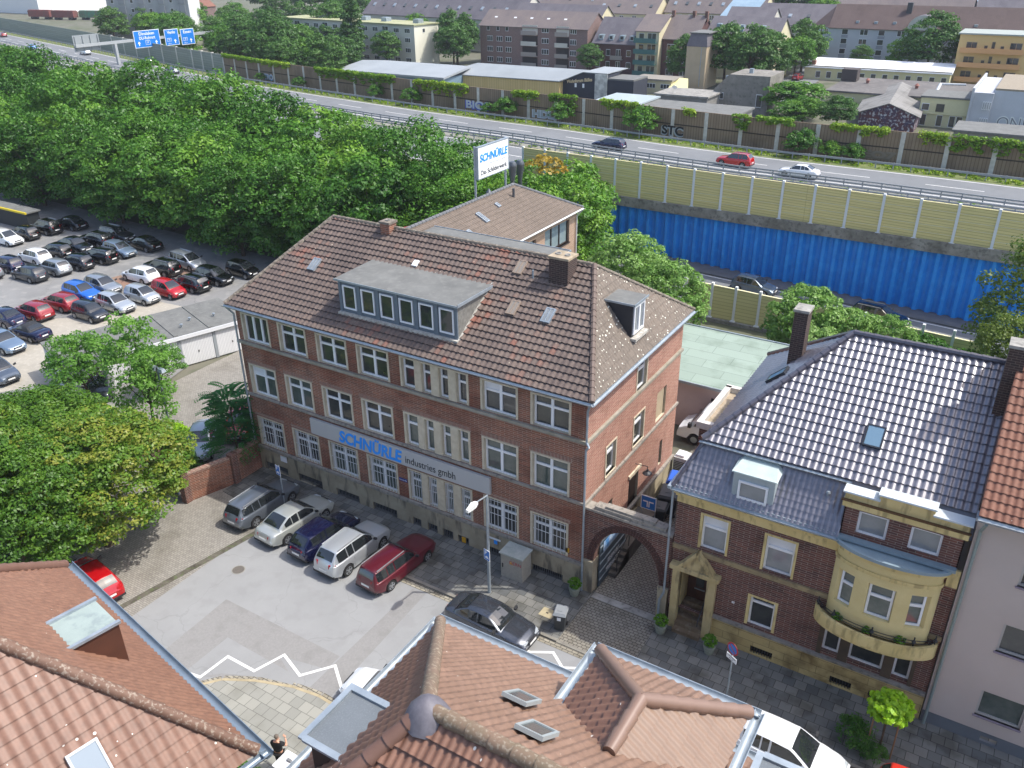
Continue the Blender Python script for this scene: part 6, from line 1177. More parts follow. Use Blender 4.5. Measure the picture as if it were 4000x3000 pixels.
# ================================================================== VEGETATION
def leafmesh(name,C_,rad,per,ls,m,seed,up=.5,squash=.75,jit=.25):
    """leaf-sized faces scattered on and in clumps centred at C_ (Nx3) with radii rad"""
    g=np.random.default_rng(seed); N=len(C_); K=N*per
    d=g.normal(size=(K,3)); d/=np.linalg.norm(d,axis=1)[:,None]; rr=(1-jit+jit*g.random(K))*np.repeat(rad,per); d2=d.copy(); d2[:,2]=np.abs(d2[:,2])*.8+d2[:,2]*.2
    pos=np.repeat(C_,per,axis=0)+d2*rr[:,None]*np.array([1,1,squash]); 
    nrm=d2*1.1+g.normal(size=(K,3))*.5+np.array([0,0,up]); nrm/=np.linalg.norm(nrm,axis=1)[:,None]
    t=np.cross(nrm,g.normal(size=(K,3))); t/=np.linalg.norm(t,axis=1)[:,None]; b=np.cross(nrm,t)
    s=ls*(.6+.8*g.random(K))[:,None]; w=s*.62
    v=np.stack([pos-t*s*.5,pos+b*w*.5+nrm*s*.08,pos+t*s*.55,pos-b*w*.5+nrm*s*.08],1).reshape(-1,3)
    me=bpy.data.meshes.new(name); me.vertices.add(K*4); me.vertices.foreach_set('co',v.ravel()); me.loops.add(K*4); me.loops.foreach_set('vertex_index',np.arange(K*4)); me.polygons.add(K); me.polygons.foreach_set('loop_start',np.arange(K)*4)
    try: me.polygons.foreach_set('loop_total',np.full(K,4))
    except Exception: pass
    cr=np.repeat(g.random(N),per); lr=np.clip(cr*.6+g.random(K)*.4,0,1); uv=me.uv_layers.new(name='UVMap'); uv.data.foreach_set('uv',np.repeat(np.stack([lr,cr],1),4,axis=0).ravel())
    me.materials.append(m); me.update(calc_edges=True); return me
def crownpts(seed,rx,ry,rz,n,lobes=7,inner=.25,low=-.35):
    g=np.random.default_rng(seed); L_=g.normal(size=(lobes,3)); L_/=np.linalg.norm(L_,axis=1)[:,None]; L_[:,2]=np.abs(L_[:,2])*.9-.15
    am=.12+.22*g.random(lobes); out=[]
    while len(out)<n:
        d=g.normal(size=3); d/=np.linalg.norm(d)
        if d[2]<low: continue
        bump=1+np.max(am*np.exp((L_@d-1)*9))-.12; r=bump*(1-inner*g.random()**1.5 if g.random()<.82 else g.random()*.8)
        out.append(d*r)
    return np.array(out)*np.array([rx,ry,rz])
bark=mat('bark','5b4c3c',.95,'40352a',6,bump=.3)
def trunkmesh(seed,h,r,ch,cr,nb=7):
    g=random.Random(seed); b=MB(); top=Vector((g.uniform(-.3,.3),g.uniform(-.3,.3),h)); mid=Vector((top.x*.4,top.y*.3,h*.5)); b.tube((0,0,0),mid,r,r*.75,8,cap=False); b.tube(mid,top,r*.75,r*.5,8,cap=False); b.tube(top,top+Vector((.2,.1,ch*.6)),r*.5,r*.12,6)
    for i in range(nb):
        a=2*math.pi*i/nb+g.uniform(-.3,.3); s=mid.lerp(top,g.uniform(.5,1)); e=s+Vector((math.cos(a)*cr*.75,math.sin(a)*cr*.75,ch*g.uniform(.15,.6))); k=s.lerp(e,.5)+Vector((0,0,-.1*cr)); b.tube(s,k,r*.38,r*.25,6,cap=False); b.tube(k,e,r*.25,r*.06,5)
    return b.mesh('trunk',[bark],smooth=60)
lm_tree=leafmat('leaf_tree',[(.025,.09,.012),(.05,.15,.016),(.09,.225,.022),(.17,.32,.03)],.25); lm_lime=leafmat('leaf_lime',[(.035,.1,.012),(.065,.16,.016),(.12,.24,.022),(.3,.31,.045)])
lm_dark=leafmat('leaf_dark',[(.035,.1,.02),(.06,.15,.025),(.1,.21,.04)],.25); lm_maple=leafmat('leaf_maple',[(.07,.18,.03),(.14,.29,.05),(.25,.42,.1),(.36,.52,.18)]); lm_globe=leafmat('leaf_globe',[(.18,.38,.01),(.33,.58,.02),(.5,.72,.05)],.4)
lm_thin=leafmat('leaf_thin',[(.07,.2,.03),(.13,.3,.04),(.2,.4,.06)],.45); lm_ivy=leafmat('leaf_ivy',[(.08,.2,.02),(.18,.33,.02),(.36,.48,.03)]); lm_ail=leafmat('leaf_feather',[(.02,.1,.025),(.04,.18,.04),(.08,.28,.06)]); lm_box=leafmat('leaf_box',[(.06,.17,.01),(.12,.27,.015)],.2); lm_orange=leafmat('leaf_orange',[(.3,.25,.03),(.5,.3,.04)])
lm_birch=leafmat('leaf_birch',[(.05,.1,.015),(.1,.17,.025),(.2,.25,.04)]); grass=leafmat('leaf_grass',[(.06,.15,.015),(.12,.24,.03)])
TM={}
def variant(key,seed,rx,rz,n,per,ls,clr,m,th,tr,inner=.25,low=-.35,up=.5,nb=7,squash=.75):
    if key not in TM:
        c=crownpts(seed,rx,rx,rz,n,inner=inner,low=low); c[:,2]+=th+rz*.55; g=np.random.default_rng(seed+5)
        TM[key]=(leafmesh('crown',c,clr*(.6+.7*g.random(n)),per,ls,m,seed,up,squash),trunkmesh(seed,th+rz*.3,tr,rz*1.2,rx,nb))
    return TM[key]
def tree(key,x,y,z,s,lab,grp=None,cat='tree',name='tree',rz=None,sz=None):
    cm,tm=TM[key]; t=thing(name,lab,cat,(x,y,z),random.uniform(0,6.28) if rz is None else rz,grp); t.scale=(s,s,sz or s)
    for nm,me in(('trunk',tm),('crown',cm)): o=bpy.data.objects.new(nm,me); COL.objects.link(o); o.parent=t
    return t
random.seed(11)
for i in range(5): variant('wood%d'%i,20+i,4.9+.2*i,7.6-.35*i,150,120,(.3,.36,.42,.33,.38)[i],1.5,lm_tree,2.6,.28,inner=.34,low=-.97,up=.45,squash=.8)
for i in range(3): variant('far%d'%i,40+i,4.6,5.4,120,75,.44,1.35,lm_dark,3,.3,low=-.7)
for i in range(2): variant('fars%d'%i,50+i,4.6,5.0,110,75,.44,1.3,lm_tree,3,.3,low=-.7)
variant('poplar',60,2.3,9.0,150,60,.45,1.0,lm_dark,2,.3,low=-.9); variant('lime0',61,4.8,4.3,560,115,.17,.62,lm_lime,2.6,.3,low=-.6); variant('lime1',62,4.5,4.1,520,115,.17,.62,lm_lime,2.4,.3,low=-.6)
variant('maple',63,4.2,4.8,300,60,.27,.7,lm_maple,3,.22,low=-.7); variant('maple2',64,3.6,4.2,220,55,.27,.65,lm_maple,2,.18,low=-.7); variant('thin',65,1.55,4.0,130,55,.16,.46,lm_thin,1.5,.11,inner=.4,nb=9,low=-.8); variant('thin2',66,2.2,2.6,120,55,.17,.5,lm_thin,1.2,.1,inner=.5,nb=9)
variant('birch',67,3.6,5.5,230,60,.2,.7,lm_birch,3,.2,low=-.85,squash=1.1); variant('shrub',68,1.5,1.3,60,50,.16,.42,lm_tree,.2,.06,low=-.2,nb=4); variant('bush_y',69,1.3,.9,50,50,.14,.4,lm_globe,.1,.05,low=-.2,nb=4)
gw='roadside trees between the parking lot and the motorway'
rows=[(-19,29.5,.75),(-25,29.3,.8),(-31.5,29,.8),(-38,29.5,.85),(-45.5,30,.85),(-6,31.5,.82),(-1.5,35,.84),(1.2,38.5,.75),(-11,35.5,.9),(-16,31,.86),(-22,35,.92),(-28,32,.9),(-34,36,.98),(-40,33,.92),(-46,37,1.0),(-52,34,.96),(-58,38,1.02),(-65,34,1.0),(-72,38,1.05),(-79,35,1),(-87,38,1.08),(-95,36,1),(-7,42,.86),(-14,44,.86),(-21,43,.96),(-29,44,.96),(-37,45,1.0),(-45,45.5,1.06),(-53,46,1.08),(-61,47,1.1),(-70,48,1.1),(-79,48,1.08),(-88,49,1.1),(-98,50,1.1),(-108,52,1.08),(-103,42,1.05),(-114,46,1.1),(-120,57,1.1),(-125,50,1.08),(-132,62,1.05),(-140,55,1.1),(-53,30,.85),(-60,30,.85),(-68,30,.85),(-76,31,.9),(-1,45,.72)]
fr=sorted([q for q in rows if q[1]<33],key=lambda q:-q[0]); mi=sorted([q for q in rows if 33<=q[1]<41],key=lambda q:-q[0]); bk=sorted([q for q in rows if q[1]>=41],key=lambda q:-q[0])
OR='first second third fourth fifth sixth seventh eighth ninth tenth eleventh twelfth thirteenth fourteenth fifteenth sixteenth seventeenth'.split(); OR+=['eighteenth','nineteenth','twentieth','twenty-first','twenty-second','twenty-third']
for gi,(L_,nm) in enumerate(((fr,'front row beside the parking lot'),(mi,'middle row of the roadside belt'),(bk,'back row beside the motorway'))):
    for i,(x,y,s) in enumerate(L_):
        tree('wood%d'%((i*2+gi)%5),x+random.uniform(-.8,.8),y+random.uniform(-.8,.8),0,s*random.uniform(.9,1.15),'leafy green tree, %s from the right in the %s'%(OR[i],nm),gw,name='broadleaf_tree',sz=s*(1.0,.98,1.0)[gi]*random.uniform(.92,1.06))
b=leafmesh('branch',np.array([(-1.0,37.2,11.6),(-.2,37.8,11.2),(-1.6,36.6,11.2),(-.6,37,10.6),(.3,38,10.6)]),np.full(5,.8),80,.35,lm_orange,5)
o=link(b,'autumn_branch'); tag(o,'orange-tinted branch of leaves at the top of the tree behind the roof sign','tree')
# lime trees left foreground
tree('lime0',-1.3,-9.9,0,1.0,'large lime tree with yellowish bracts nearest the nose-in cars','',name='lime_tree',sz=.86); tree('lime1',-8.6,-8.4,0,1.05,'lime tree with golden tint behind, at the left frame edge','',name='lime_tree',sz=.74); tree('lime0',-1.6,-14.0,0,.9,'lime tree above the near left roof in the lower left','',name='lime_tree',rz=2.1); tree('lime1',-8.0,-13.2,0,1.0,'lime tree lowest at the left frame edge','',name='lime_tree',rz=1)
for o in COL.objects:
    if o.get('group')=='': del o['group']
tree('thin',-8.4,-1.2,0,1.25,'slim light green street tree beside the twin lamp post',name='street_tree'); tree('thin2',-16.2,-.5,0,1.15,'small feathery tree in front of the parking lot',name='street_tree'); tree('thin2',-13.2,3.4,0,.8,'thin young tree leaning before the garages',name='street_tree')
tree('bush_y',-6.7,-1.3,0,1.0,'bright yellow-green shrub at the foot of the slim street tree','shrubs in the planting beds',cat='shrub',name='shrub'); tree('shrub',-3.2,-3.0,0,.7,'small green shrub in the bed behind the blue gate','shrubs in the planting beds',cat='shrub',name='shrub'); tree('bush_y',-13.7,-1.5,0,.7,'yellowish shrub under the small feathery tree','shrubs in the planting beds',cat='shrub',name='shrub')
sheet('planting_bed',[(-9.8,-3),(-9.0,-.3),(-5.8,-.6),(-2.4,-2.8),(-3,-4.4)],.02,mat('soil','5e4a3a',.95,'6f5a48',3)); sheet('planting_bed',[(-19,-2.5),(-18.3,.5),(-13.4,-.4),(-12.6,-3)],.02,MT['soil'])
# ailanthus with feathered fronds
def fronds(name,n,lab,x,y,z,m,L0=.9,spread=1.3,h0=1.2,h1=4.2,seed=1):
    g=np.random.default_rng(seed); T=thing(name,lab,'tree',(x,y,z)); b=MB(); b.tube((0,0,0),(.1,0,h1*.8),.09,.05,7); b.build('trunk',bark,T); V=[];U=[]
    for i in range(n):
        a=g.random()*6.283; zz=h0+(h1-h0)*g.random(); rr=spread*.55*math.sqrt(g.random())*(1-.5*(zz-h0)/(h1-h0)); o=np.array([rr*math.cos(a),rr*math.sin(a),zz]); d=np.array([math.cos(a+g.normal()*.5),math.sin(a+g.normal()*.5),.25+.2*g.normal()]); d/=np.linalg.norm(d); s=np.cross(d,[0,0,1]); s/=np.linalg.norm(s); L=L0*(.6+.6*g.random()); c=g.random()
        for k in range(9):
            f=(k+1)/9; p=o+d*L*f+np.array([0,0,-.35*L*f*f]); w=.27*L*(1-.55*abs(f-.5)); q=d*.045
            for sg in(-1,1):
                e=p+s*sg*w+d*.06-np.array([0,0,.04]); V+= [p-q,(p+e)/2-q*1.3,e,(p+e)/2+q*1.3] if sg>0 else [p+q,(p+e)/2+q*1.3,e,(p+e)/2-q*1.3]; U+=[(c,c)]*4
    V=np.array(V); K=len(V)//4; me=bpy.data.meshes.new('crown'); me.vertices.add(K*4); me.vertices.foreach_set('co',V.ravel()); me.loops.add(K*4); me.loops.foreach_set('vertex_index',np.arange(K*4)); me.polygons.add(K); me.polygons.foreach_set('loop_start',np.arange(K)*4)
    try: me.polygons.foreach_set('loop_total',np.full(K,4))
    except Exception: pass
    me.uv_layers.new(name='UVMap').data.foreach_set('uv',np.array(U).ravel()); me.materials.append(m); me.update(calc_edges=True); link(me,'crown',T); return T
fronds('feathery_tree',260,'feathery tree with long pinnate leaves at the left corner of the office',-1.3,-.6,0,lm_ail,1.1,2.4,1.4,5.2,3)
# right hand trees
tree('maple',11.6,29.6,0,.86,'bushy maple behind the sunny end of the office, left one',name='maple_tree'); tree('maple',15.4,27.6,0,.76,'bushy maple right of the rear wing, beside the low cream barrier',name='maple_tree',rz=1); tree('maple2',13.2,24.6,0,.7,'low maple growing by the green roofed shed',name='maple_tree')
for i,(x,y,s,l) in enumerate(((25.2,30.2,.82,'leafy tree left of the tall chimney of the townhouse'),(28.2,30.6,.68,'leafy tree behind the ridge of the townhouse'),(30.6,31.5,.62,'upright leafy tree hiding the black estate on the slip road'),(27.0,27.5,.6,'low leafy tree against the townhouse roof'))): tree('maple2',x,y,0,s,l,name='garden_tree')
tree('shrub',33.2,33.5,0,1.5,'round dense shrub by the slip road, left of the pair','round shrubs by the slip road',cat='shrub',name='shrub'); tree('shrub',36.0,32.8,0,1.4,'round dense shrub by the slip road, right of the pair','round shrubs by the slip road',cat='shrub',name='shrub')
tree('birch',39.6,31.0,0,1.15,'drooping birch at the right frame edge in front of the blue wall',name='birch_tree'); tree('birch',38.4,25.5,0,.8,'smaller birch next to the chimney at the right edge',name='birch_tree',rz=2)
sheet('garden',rect(24,60,18,36),.0,mat('lawn','4d6128',.95,'5f7433',1.2))
# globe tree
T=thing('globe_tree','small globe-shaped tree with bright lime green leaves at the bottom right','tree',(37.05,-2.75,.1)); c=crownpts(9,.82,.82,.62,120,lobes=5,inner=.3,low=-.75); c[:,2]+=2.55; link(leafmesh('crown',c,np.full(120,.16),16,.2,lm_globe,9,.7),'crown',T); b=MB(); b.tube((0,0,0),(0,0,2.4),.045,.035,8); b.build('trunk',bark,T); b=MB(); 
for sx in(-.45,.45): b.tube((sx,0,0),(sx,0,1.9),.03,n=6)
b.build('stakes',mat('stake_wood','8a6a4c',.8),T)
tree('shrub',36.1,-2.6,.1,.5,'low dark green shrub at the foot of the globe tree',cat='shrub',name='shrub'); tree('shrub',36.9,-3.1,.1,.35,'smaller green shrub under the globe tree',cat='shrub',name='shrub')
# box balls in pots
pl=[o for o in COL.objects if o.name.startswith('planter')]
c=crownpts(3,.3,.3,.3,50,inner=.2,low=-.9); c[:,2]+=.72; bx=leafmesh('box_ball',c,np.full(50,.08),40,.06,lm_box,3)
for o in pl: link(bx,'box_ball',o)
for x,k in((34.35,'left'),(35.55,'middle'),(36.75,'right')):
    T=thing('geranium_pot','green plant in terracotta pot on the bow balcony, %s one'%k,'potted plant',(x,bow(math.acos((x-BX)/(BR+.25)),.2,.6)[1],3.96),0,'terracotta pots on the bow balcony'); b=MB(); b.lathe((0,0,0),[(.09,0),(.14,.2),(.15,.22),(.12,.22)],12); b.build('pot',mat('terracotta','b4563c',.8),T); c=crownpts(5,.2,.2,.18,24,inner=.3,low=-.6); c[:,2]+=.36; link(leafmesh('foliage',c,np.full(24,.07),30,.07,lm_box,5),'foliage',T)
# hedge bush by person + lawn
sheet('lawn',[(13,-16.6),(16.2,-16.2),(17.3,-17.4),(17,-22),(12,-22)],.115,mat('lawn_near','4f8a1c',.95,'63a026',4)); 
for x,y,s,l in((15.4,-16.6,.55,'leafy hedge shrub behind the person, left'),(16.9,-16.9,.45,'leafy hedge shrub below the person')): tree('shrub',x,y,.1,s,l,cat='shrub',name='shrub')
# ivy on the noise wall
def wally(x):
    for a,c in zip(NWl,NWl[1:]):
        if c[0]<=x<=a[0]: return a[1]+(c[1]-a[1])*(x-a[0])/(c[0]-a[0])
IV=[(-117,-101,.35,6),(-101,-92,.5,7),(-84,-62,1.0,8),(-57,-45,1.0,9),(-36,-31,.7,10),(-28.6,-24,.9,11),(-19.5,-13.5,.8,12),(-6.0,-4.6,.5,13),(1.2,3.4,1.0,14),(4.5,9,.4,15),(14,20.5,.5,16),(24.5,27.5,.9,17),(28,36,.9,18)]
for i,(a,c,dp,sd) in enumerate(IV):
    g=np.random.default_rng(sd); n=int((c-a)*14); X=a+(c-a)*g.random(n); hang=g.random(n)**1.8*dp*2*(.4+.6*np.abs(np.sin(X*1.3+sd))); Zz=8.5-hang; Y=np.array([wally(x) for x in X])-.22-.1*g.random(n)
    o=link(leafmesh('ivy',np.stack([X,Y,Zz],1),.26+.34*g.random(n),34,.26,lm_ivy,sd),'ivy'); wh=['near the gantry','left of the poplar','below the poplar','in front of the white flats','left of the dark furniture hall','in front of the yellow hall corner','below the furniture hall lettering','above the silver graffiti','in front of the grey concrete house','beside the broad green tree','below the corrugated gable roof','left of the graffiti building','at the right frame edge'][i]
    tag(o,'climbing ivy hanging over the noise wall '+wh,'ivy','ivy on the noise wall')
for i,(x,h,wh) in enumerate(((-101,1.3,'by the gantry'),(-88,1.5,'near the blue graffiti'),(-66,1.8,'below the long ivy curtain'),(-57,2.0,'mid-left'),(-40,1.4,'near the pale graffiti'),(-36.5,2.2,'behind the treetops'),(-26,2.3,'at the post left of the silver graffiti'),(-12.2,2.9,'in front of the dark hall, largest'),(11,2.4,'right of the middle'),(14.5,1.6,'beside another shrub'),(17.3,1.6,'third in the right group'))):
    tree('shrub',x,wally(x)-1.3,ZM,h*.62,'shrub growing against the brown noise wall '+wh,'shrubs along the noise wall',cat='shrub',name='shrub')
g=np.random.default_rng(77); n=900; X=-120+180*g.random(n); Y=np.array([wally(x) for x in X])-1.0-2.6*g.random(n); o=link(leafmesh('verge_plants',np.stack([X,Y,np.full(n,ZM+.02)],1),.15+.35*g.random(n),18,.22,lm_ivy,3),'verge_plants'); o['kind']='stuff'; o['label']='strip of weeds and grass along the foot of the brown noise wall'; o['category']='weeds'
n=120; X=-40+75*g.random(n); Y=np.interp(X,[-52,-23,-7,8,40],[75.5,71.8,69.3,67.8,67]); o=link(leafmesh('median_plants',np.stack([X,Y+g.normal(size=n)*.5,np.full(n,ZM+.1)],1),.15+.35*g.random(n)**2*1.4,26,.2,lm_ivy,4),'median_plants'); o['kind']='stuff'; o['label']='weeds growing between the median guard rails'; o['category']='weeds'
# ================================================================== BACKGROUND TREES
def bt(k,x,y,s,l,z=0,sz=None,name='tree'): tree(k,x,y,z,s*(.8 if y>150 else .92),l,'distant trees beyond the motorway',name=name,sz=sz)
HS={'broad low tree right of the concrete house':.62,'yellow-green bush behind the wall':.45,'dark bush before the corrugated gable':.5,'bush at the foot of the broad low tree':.42}
for i,(k,x,y,s,l) in enumerate((('far0',-163,150,1.2,'behind the gantry signs'),('far1',-136,144,1.05,'right of the gantry post'),('far2',-125,127,1.0,'between gantry and round-topped tree'),('far0',-127,128,1.35,'tall, left of the poplar'),('far1',-118,122,1.0,'round one before the poplar'),('far2',-110,127,1.1,'just left of the poplar foot'),('far0',-172,150,1.1,'below the high-rise flats, right'),('far1',-186,148,1.0,'below the high-rise flats, left'),('fars0',-190,150,1.2,'before the freight yard'),('fars1',-205,160,1.2,'in the scrub before the freight wagons'),('fars0',-222,170,1.2,'left in the scrub before the freight wagons'),('far2',-160,160,1.5,'behind the high-rise corner'),('far0',-150,175,1.6,'tall, right of the high-rise'),('far1',-165,190,1.6,'upper left behind the high-rise'),('fars0',-140,150,1.1,'light green, right of the high-rise'),('far2',-178,210,1.7,'top edge between high-rise and houses'),('far0',-150,225,1.6,'top edge left of the long dark roof'),('fars1',-128,205,1.3,'yellowish before the long dark roof'),('fars0',-118,196,1.1,'light green behind the white flats'),('fars1',-136,196,1.2,'yellow green behind the white flats, left'),('far1',-130,158,1.15,'before the white flats, left'),('far0',-117,158,1.0,'before the white flats, middle'),('far2',-104,172,1.5,'tall, right of the white gable'),('far1',-101,166,1.2,'low, right of the white gable'),('far0',-63,170,.8,'small, before the brick flats'),('far2',-36,165,1.2,'weeping tree left of the cream tower'),('far0',-28,168,1.45,'large, right of the cream tower'),('far1',-22,166,1.45,'largest, behind the concrete house'),('far2',-19,172,1.3,'right shoulder of the big tree'),('fars0',-17.5,188,1.1,'street tree beside the grey flats, front'),('far1',-18.5,198,1.35,'tall street tree beside the grey flats'),('fars1',-20,208,1.1,'far in the side street'),('far2',-52,255,1.7,'rising over the brick terrace roofs'),('fars0',-30,262,1.6,'among distant roofs, centre'),('far0',-6,205,.7,'conical small one before the grey flats'),('fars0',3.5,204,1.0,'before the grey flats, left of the pair'),('far1',9.5,202,1.6,'tall, before the grey flats, right of the pair'),('fars1',26,225,1.2,'behind the peach balcony block'),('fars0',-3,134,1.25,'broad low tree right of the concrete house'),('fars1',0,128,.7,'yellow-green bush behind the wall'),('far0',6,127,.75,'dark bush before the corrugated gable'),('fars0',-2,126,.7,'bush at the foot of the broad low tree'),('far1',-58,262,1.3,'distant, above the terrace'),('fars1',-225,205,1.3,'beside the freight yard, right'),('far0',-240,240,1.6,'top left behind the freight yard'),('far1',-260,300,2,'top left corner'),('fars0',-215,260,1.8,'top edge left of the high-rise'))):
    bt(k,x,y,s,'distant tree '+l,sz=HS.get(l))
tree('poplar',-124,153,0,1.15,'tall dark columnar poplar before the white flats',name='poplar_tree')
for i in range(26):
    x=-300+i*11+random.uniform(-4,4); y=300+random.uniform(-20,60); t=tree('far%d'%(i%3),x,y,0,random.uniform(1.3,2),'far tree in the green belt at the top edge, %s from the left'%(OR+['twenty-fourth','twenty-fifth','twenty-sixth'])[i],'far tree belt at the top edge')
for i in range(30):
    x=-118-i*5.2+random.uniform(-3,3); y=140+(i*37%50)+i*.9; 
    if -170<x<-105 and 158<y<186: y=132
    tree(('far0','fars1','far1','far2','fars0')[i%5],x,y,0,random.uniform(.75,1.15),'tree of the green strip between gantry and high-rise, %s from the right'%(OR+['twenty-fourth','twenty-fifth','twenty-sixth','twenty-seventh','twenty-eighth','twenty-ninth','thirtieth'])[i],'trees beyond the motorway wall')
# ================================================================== BACKGROUND BUILDINGS
wm={}
def winmesh(w,h,cols=1,fr=None,gl=None,key=''):
    k=(round(w,2),round(h,2),cols,key)
    if k not in wm:
        b=MB(); b.box(0,w,-.05,0,0,h); a=b.mesh('window',[fr or white]); b=MB(); n=cols; g_=.09
        for i in range(n): b.box(w*i/n+g_*.8,w*(i+1)/n-g_*.4,-.07,-.051,g_,h-g_)
        wm[k]=(a,b.mesh('pane',[gl or pane]))
    return wm[k]
def pwin(root,F,u,z,w,h,cols=1,gl=None,key='',d=0,fr=None):
    a,c=winmesh(w,h,cols,fr,gl,key); o=bpy.data.objects.new('window',a); COL.objects.link(o); o.parent=root; p=Vector(F.P(u,z,d))-org(root); o.location=p; o.rotation_euler=(0,0,math.atan2(F.u.y,F.u.x)); q=bpy.data.objects.new('pane',c); COL.objects.link(q); q.parent=o
    return o
def bld(name,lab,x0,x1,y0,y1,ev,rz,wallm,roofm,kind='gable_x',cat='building',rot=0,over=.3,z0=0,pitch=None):
    T=thing(name,lab,cat,(x0,y0,0),R_(rot)); w,d=x1-x0,y1-y0; b=MB(); b.box(0,w,0,d,z0-.5,ev,0)
    if kind=='gable_x': b.prism([(0,0),(w,0),(w,d),(0,d)],ev,ev+.01); b.poly([(0,0,ev),(0,d,ev),(0,d/2,rz-.08)][::-1],0); b.poly([(w,0,ev),(w,d,ev),(w,d/2,rz-.08)],0)
    if kind=='gable_y': b.poly([(0,0,ev),(w,0,ev),(w/2,0,rz-.08)],0); b.poly([(0,d,ev),(w,d,ev),(w/2,d,rz-.08)][::-1],0)
    b.build('wall',wallm,T); r_=MB(); o=over
    if kind=='gable_x':
        for s_ in(0,1):
            ya,yb=(-o,d/2) if s_==0 else (d+o,d/2); k_=(rz-ev)/(d/2); za=ev-o*k_
            r_.hexa([(-o,ya,za),(w+o,ya,za),(w+o,yb,rz),(-o,yb,rz),(-o,ya,za+.15),(w+o,ya,za+.15),(w+o,yb,rz+.15),(-o,yb,rz+.15)])
    elif kind=='gable_y':
        for s_ in(0,1):
            xa,xb=(-o,w/2) if s_==0 else (w+o,w/2); k_=(rz-ev)/(w/2); za=ev-o*k_
            r_.hexa([(xa,-o,za),(xb,-o,rz),(xb,d+o,rz),(xa,d+o,za),(xa,-o,za+.15),(xb,-o,rz+.15),(xb,d+o,rz+.15),(xa,d+o,za+.15)])
    elif kind=='hip':
        h=min(w,d)/2; A=[(-o,-o,ev),(w+o,-o,ev),(w+o,d+o,ev),(-o,d+o,ev)]; B=[(h,d/2,rz),(w-h,d/2,rz)]; r_.poly([A[0],A[1],B[1],B[0]]); r_.poly([A[1],A[2],B[1]]); r_.poly([A[2],A[3],B[0],B[1]]); r_.poly([A[3],A[0],B[0]]); r_.poly(A[::-1])
    else: r_.box(-o,w+o,-o,d+o,ev,ev+.3)
    rr=r_.build('roof',roofm,T)

    return T,rr
def fl(T,x0,y0,deg=0,w=0,d=0):
    "facade frame in local coords of bld thing"
    return Fr(0,0,0) if deg==0 else Fr(w,0,90) if deg==90 else Fr(0,d,270)
cb=brickmat('brick_far','7d5f5a','6d524e','8d7f78',.5,.16,.03); cb2=brickmat('brick_far_dark','532a28','482423','6d5550',.5,.16,.03)
wcream=mat('render_cream','cfc6a6',.9,'c3b996',.4); wwhite=mat('render_offwhite','c9c6bb',.9,'bcb9ad',.3); wgrey=mat('render_grey','b9bcc0',.9,'adb0b4',.3); ypale=mat('render_yellow','cfc9a0',.9,'c3bc92',.4); peach=mat('render_peach','d3b67c',.9); peach2=mat('balcony_peach','cf9e6c',.9)
# brick apartment block
T,rf=bld('brick_apartment_block','long four-storey brick apartment block with recessed balconies and hip-less tiled roof',-99,-66.8,176,187,9.7,13.2,cb,roofG2,cat='apartment block'); F=Fr(0,0,0)
for r_ in range(4):
    z=.7+r_*2.6
    for u in(2.2,5.2,8,19.0,): 
        if r_==3 and u<9: pwin(T,F,u,z,.9,1.3)
        else: pwin(T,F,u,z,2.1 if u>8 else 1.8,1.3,3)
    pwin(T,F,27.3,z,1.8,1.3,3)
    for u,w in((13.2,4.6),(23.3,3.7)):
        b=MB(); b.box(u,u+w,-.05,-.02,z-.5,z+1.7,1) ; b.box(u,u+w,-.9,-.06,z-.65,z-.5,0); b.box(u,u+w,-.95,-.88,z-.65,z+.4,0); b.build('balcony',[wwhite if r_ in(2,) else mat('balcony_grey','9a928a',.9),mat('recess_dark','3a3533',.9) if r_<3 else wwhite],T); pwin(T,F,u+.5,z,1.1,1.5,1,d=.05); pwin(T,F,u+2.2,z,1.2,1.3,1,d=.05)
for u in(3,9,14,19,24): 
    b=MB(); b.hexa([(u,2.2,11.0),(u+.8,2.2,11.0),(u+.8,3.0,11.5),(u,3.0,11.5),(u,2.2,11.2),(u+.8,2.2,11.2),(u+.8,3.0,11.8),(u,3.0,11.8)]); b.build('skylight',white,rf)
T,rf=bld('dark_brick_house','dark red-brick house with four roof windows and two small balconies',-64.7,-53.2,175,188,6.9,12.3,cb2,roofG,cat='house')
for z in(1.2,4.0):
    for u,w in((1.0,1.1),(3.7,1.1),(9.2,1.2)): pwin(T,F,u,z,w,1.5,1)
    pwin(T,F,6.4,z-.5,1.2,2.1,2); b=MB(); b.box(5.2,8.4,-1.0,-.06,z-.8,z-.62); b.box(5.2,8.4,-1.0,-.93,z-.62,z+.2); b.build('balcony',MT['balcony_grey'],T)
for u in(1.2,4.0,6.9,9.6):
    b=MB(); b.prism([(u,.6),(u+1.2,.6),(u+1.2,2.6),(u,2.6)],7.2,8.75); d_=b.build('dormer',MT['zinc_roof'],rf); pwin(d_,Fr(0,.6,0),u+.15,7.7,.9,.95)
T,rf=bld('green_balcony_house','cream house with dark green balconies beside the dark brick house',-52.3,-46.4,173,186,10.2,13.4,wcream,roofG2,cat='house')
for r_ in range(4):
    z=.6+r_*2.45; pwin(T,F,.8,z+.4,1.3,1.4); pwin(T,F,3.0,z+.2,2.2,1.7,2); b=MB(); b.box(0,5.6,-1.3,-.06,z-.3,z-.15); b.box(0,5.6,-1.35,-1.25,z-.3,z+.75); b.box(0,.08,-1.3,-.06,z-.3,z+.75); b.build('balcony',mat('balcony_green','3d6a66',.7),T)
T,rf=bld('dark_brick_terrace','dark brick terrace house behind the weeping tree',-46.3,-38,175,187,8.6,13.3,cb2,roofG2,cat='house')
for z in(.4,3.2,6): 
    for u in(1.3,4.8): pwin(T,F,u,z,1.9,1.4,2)
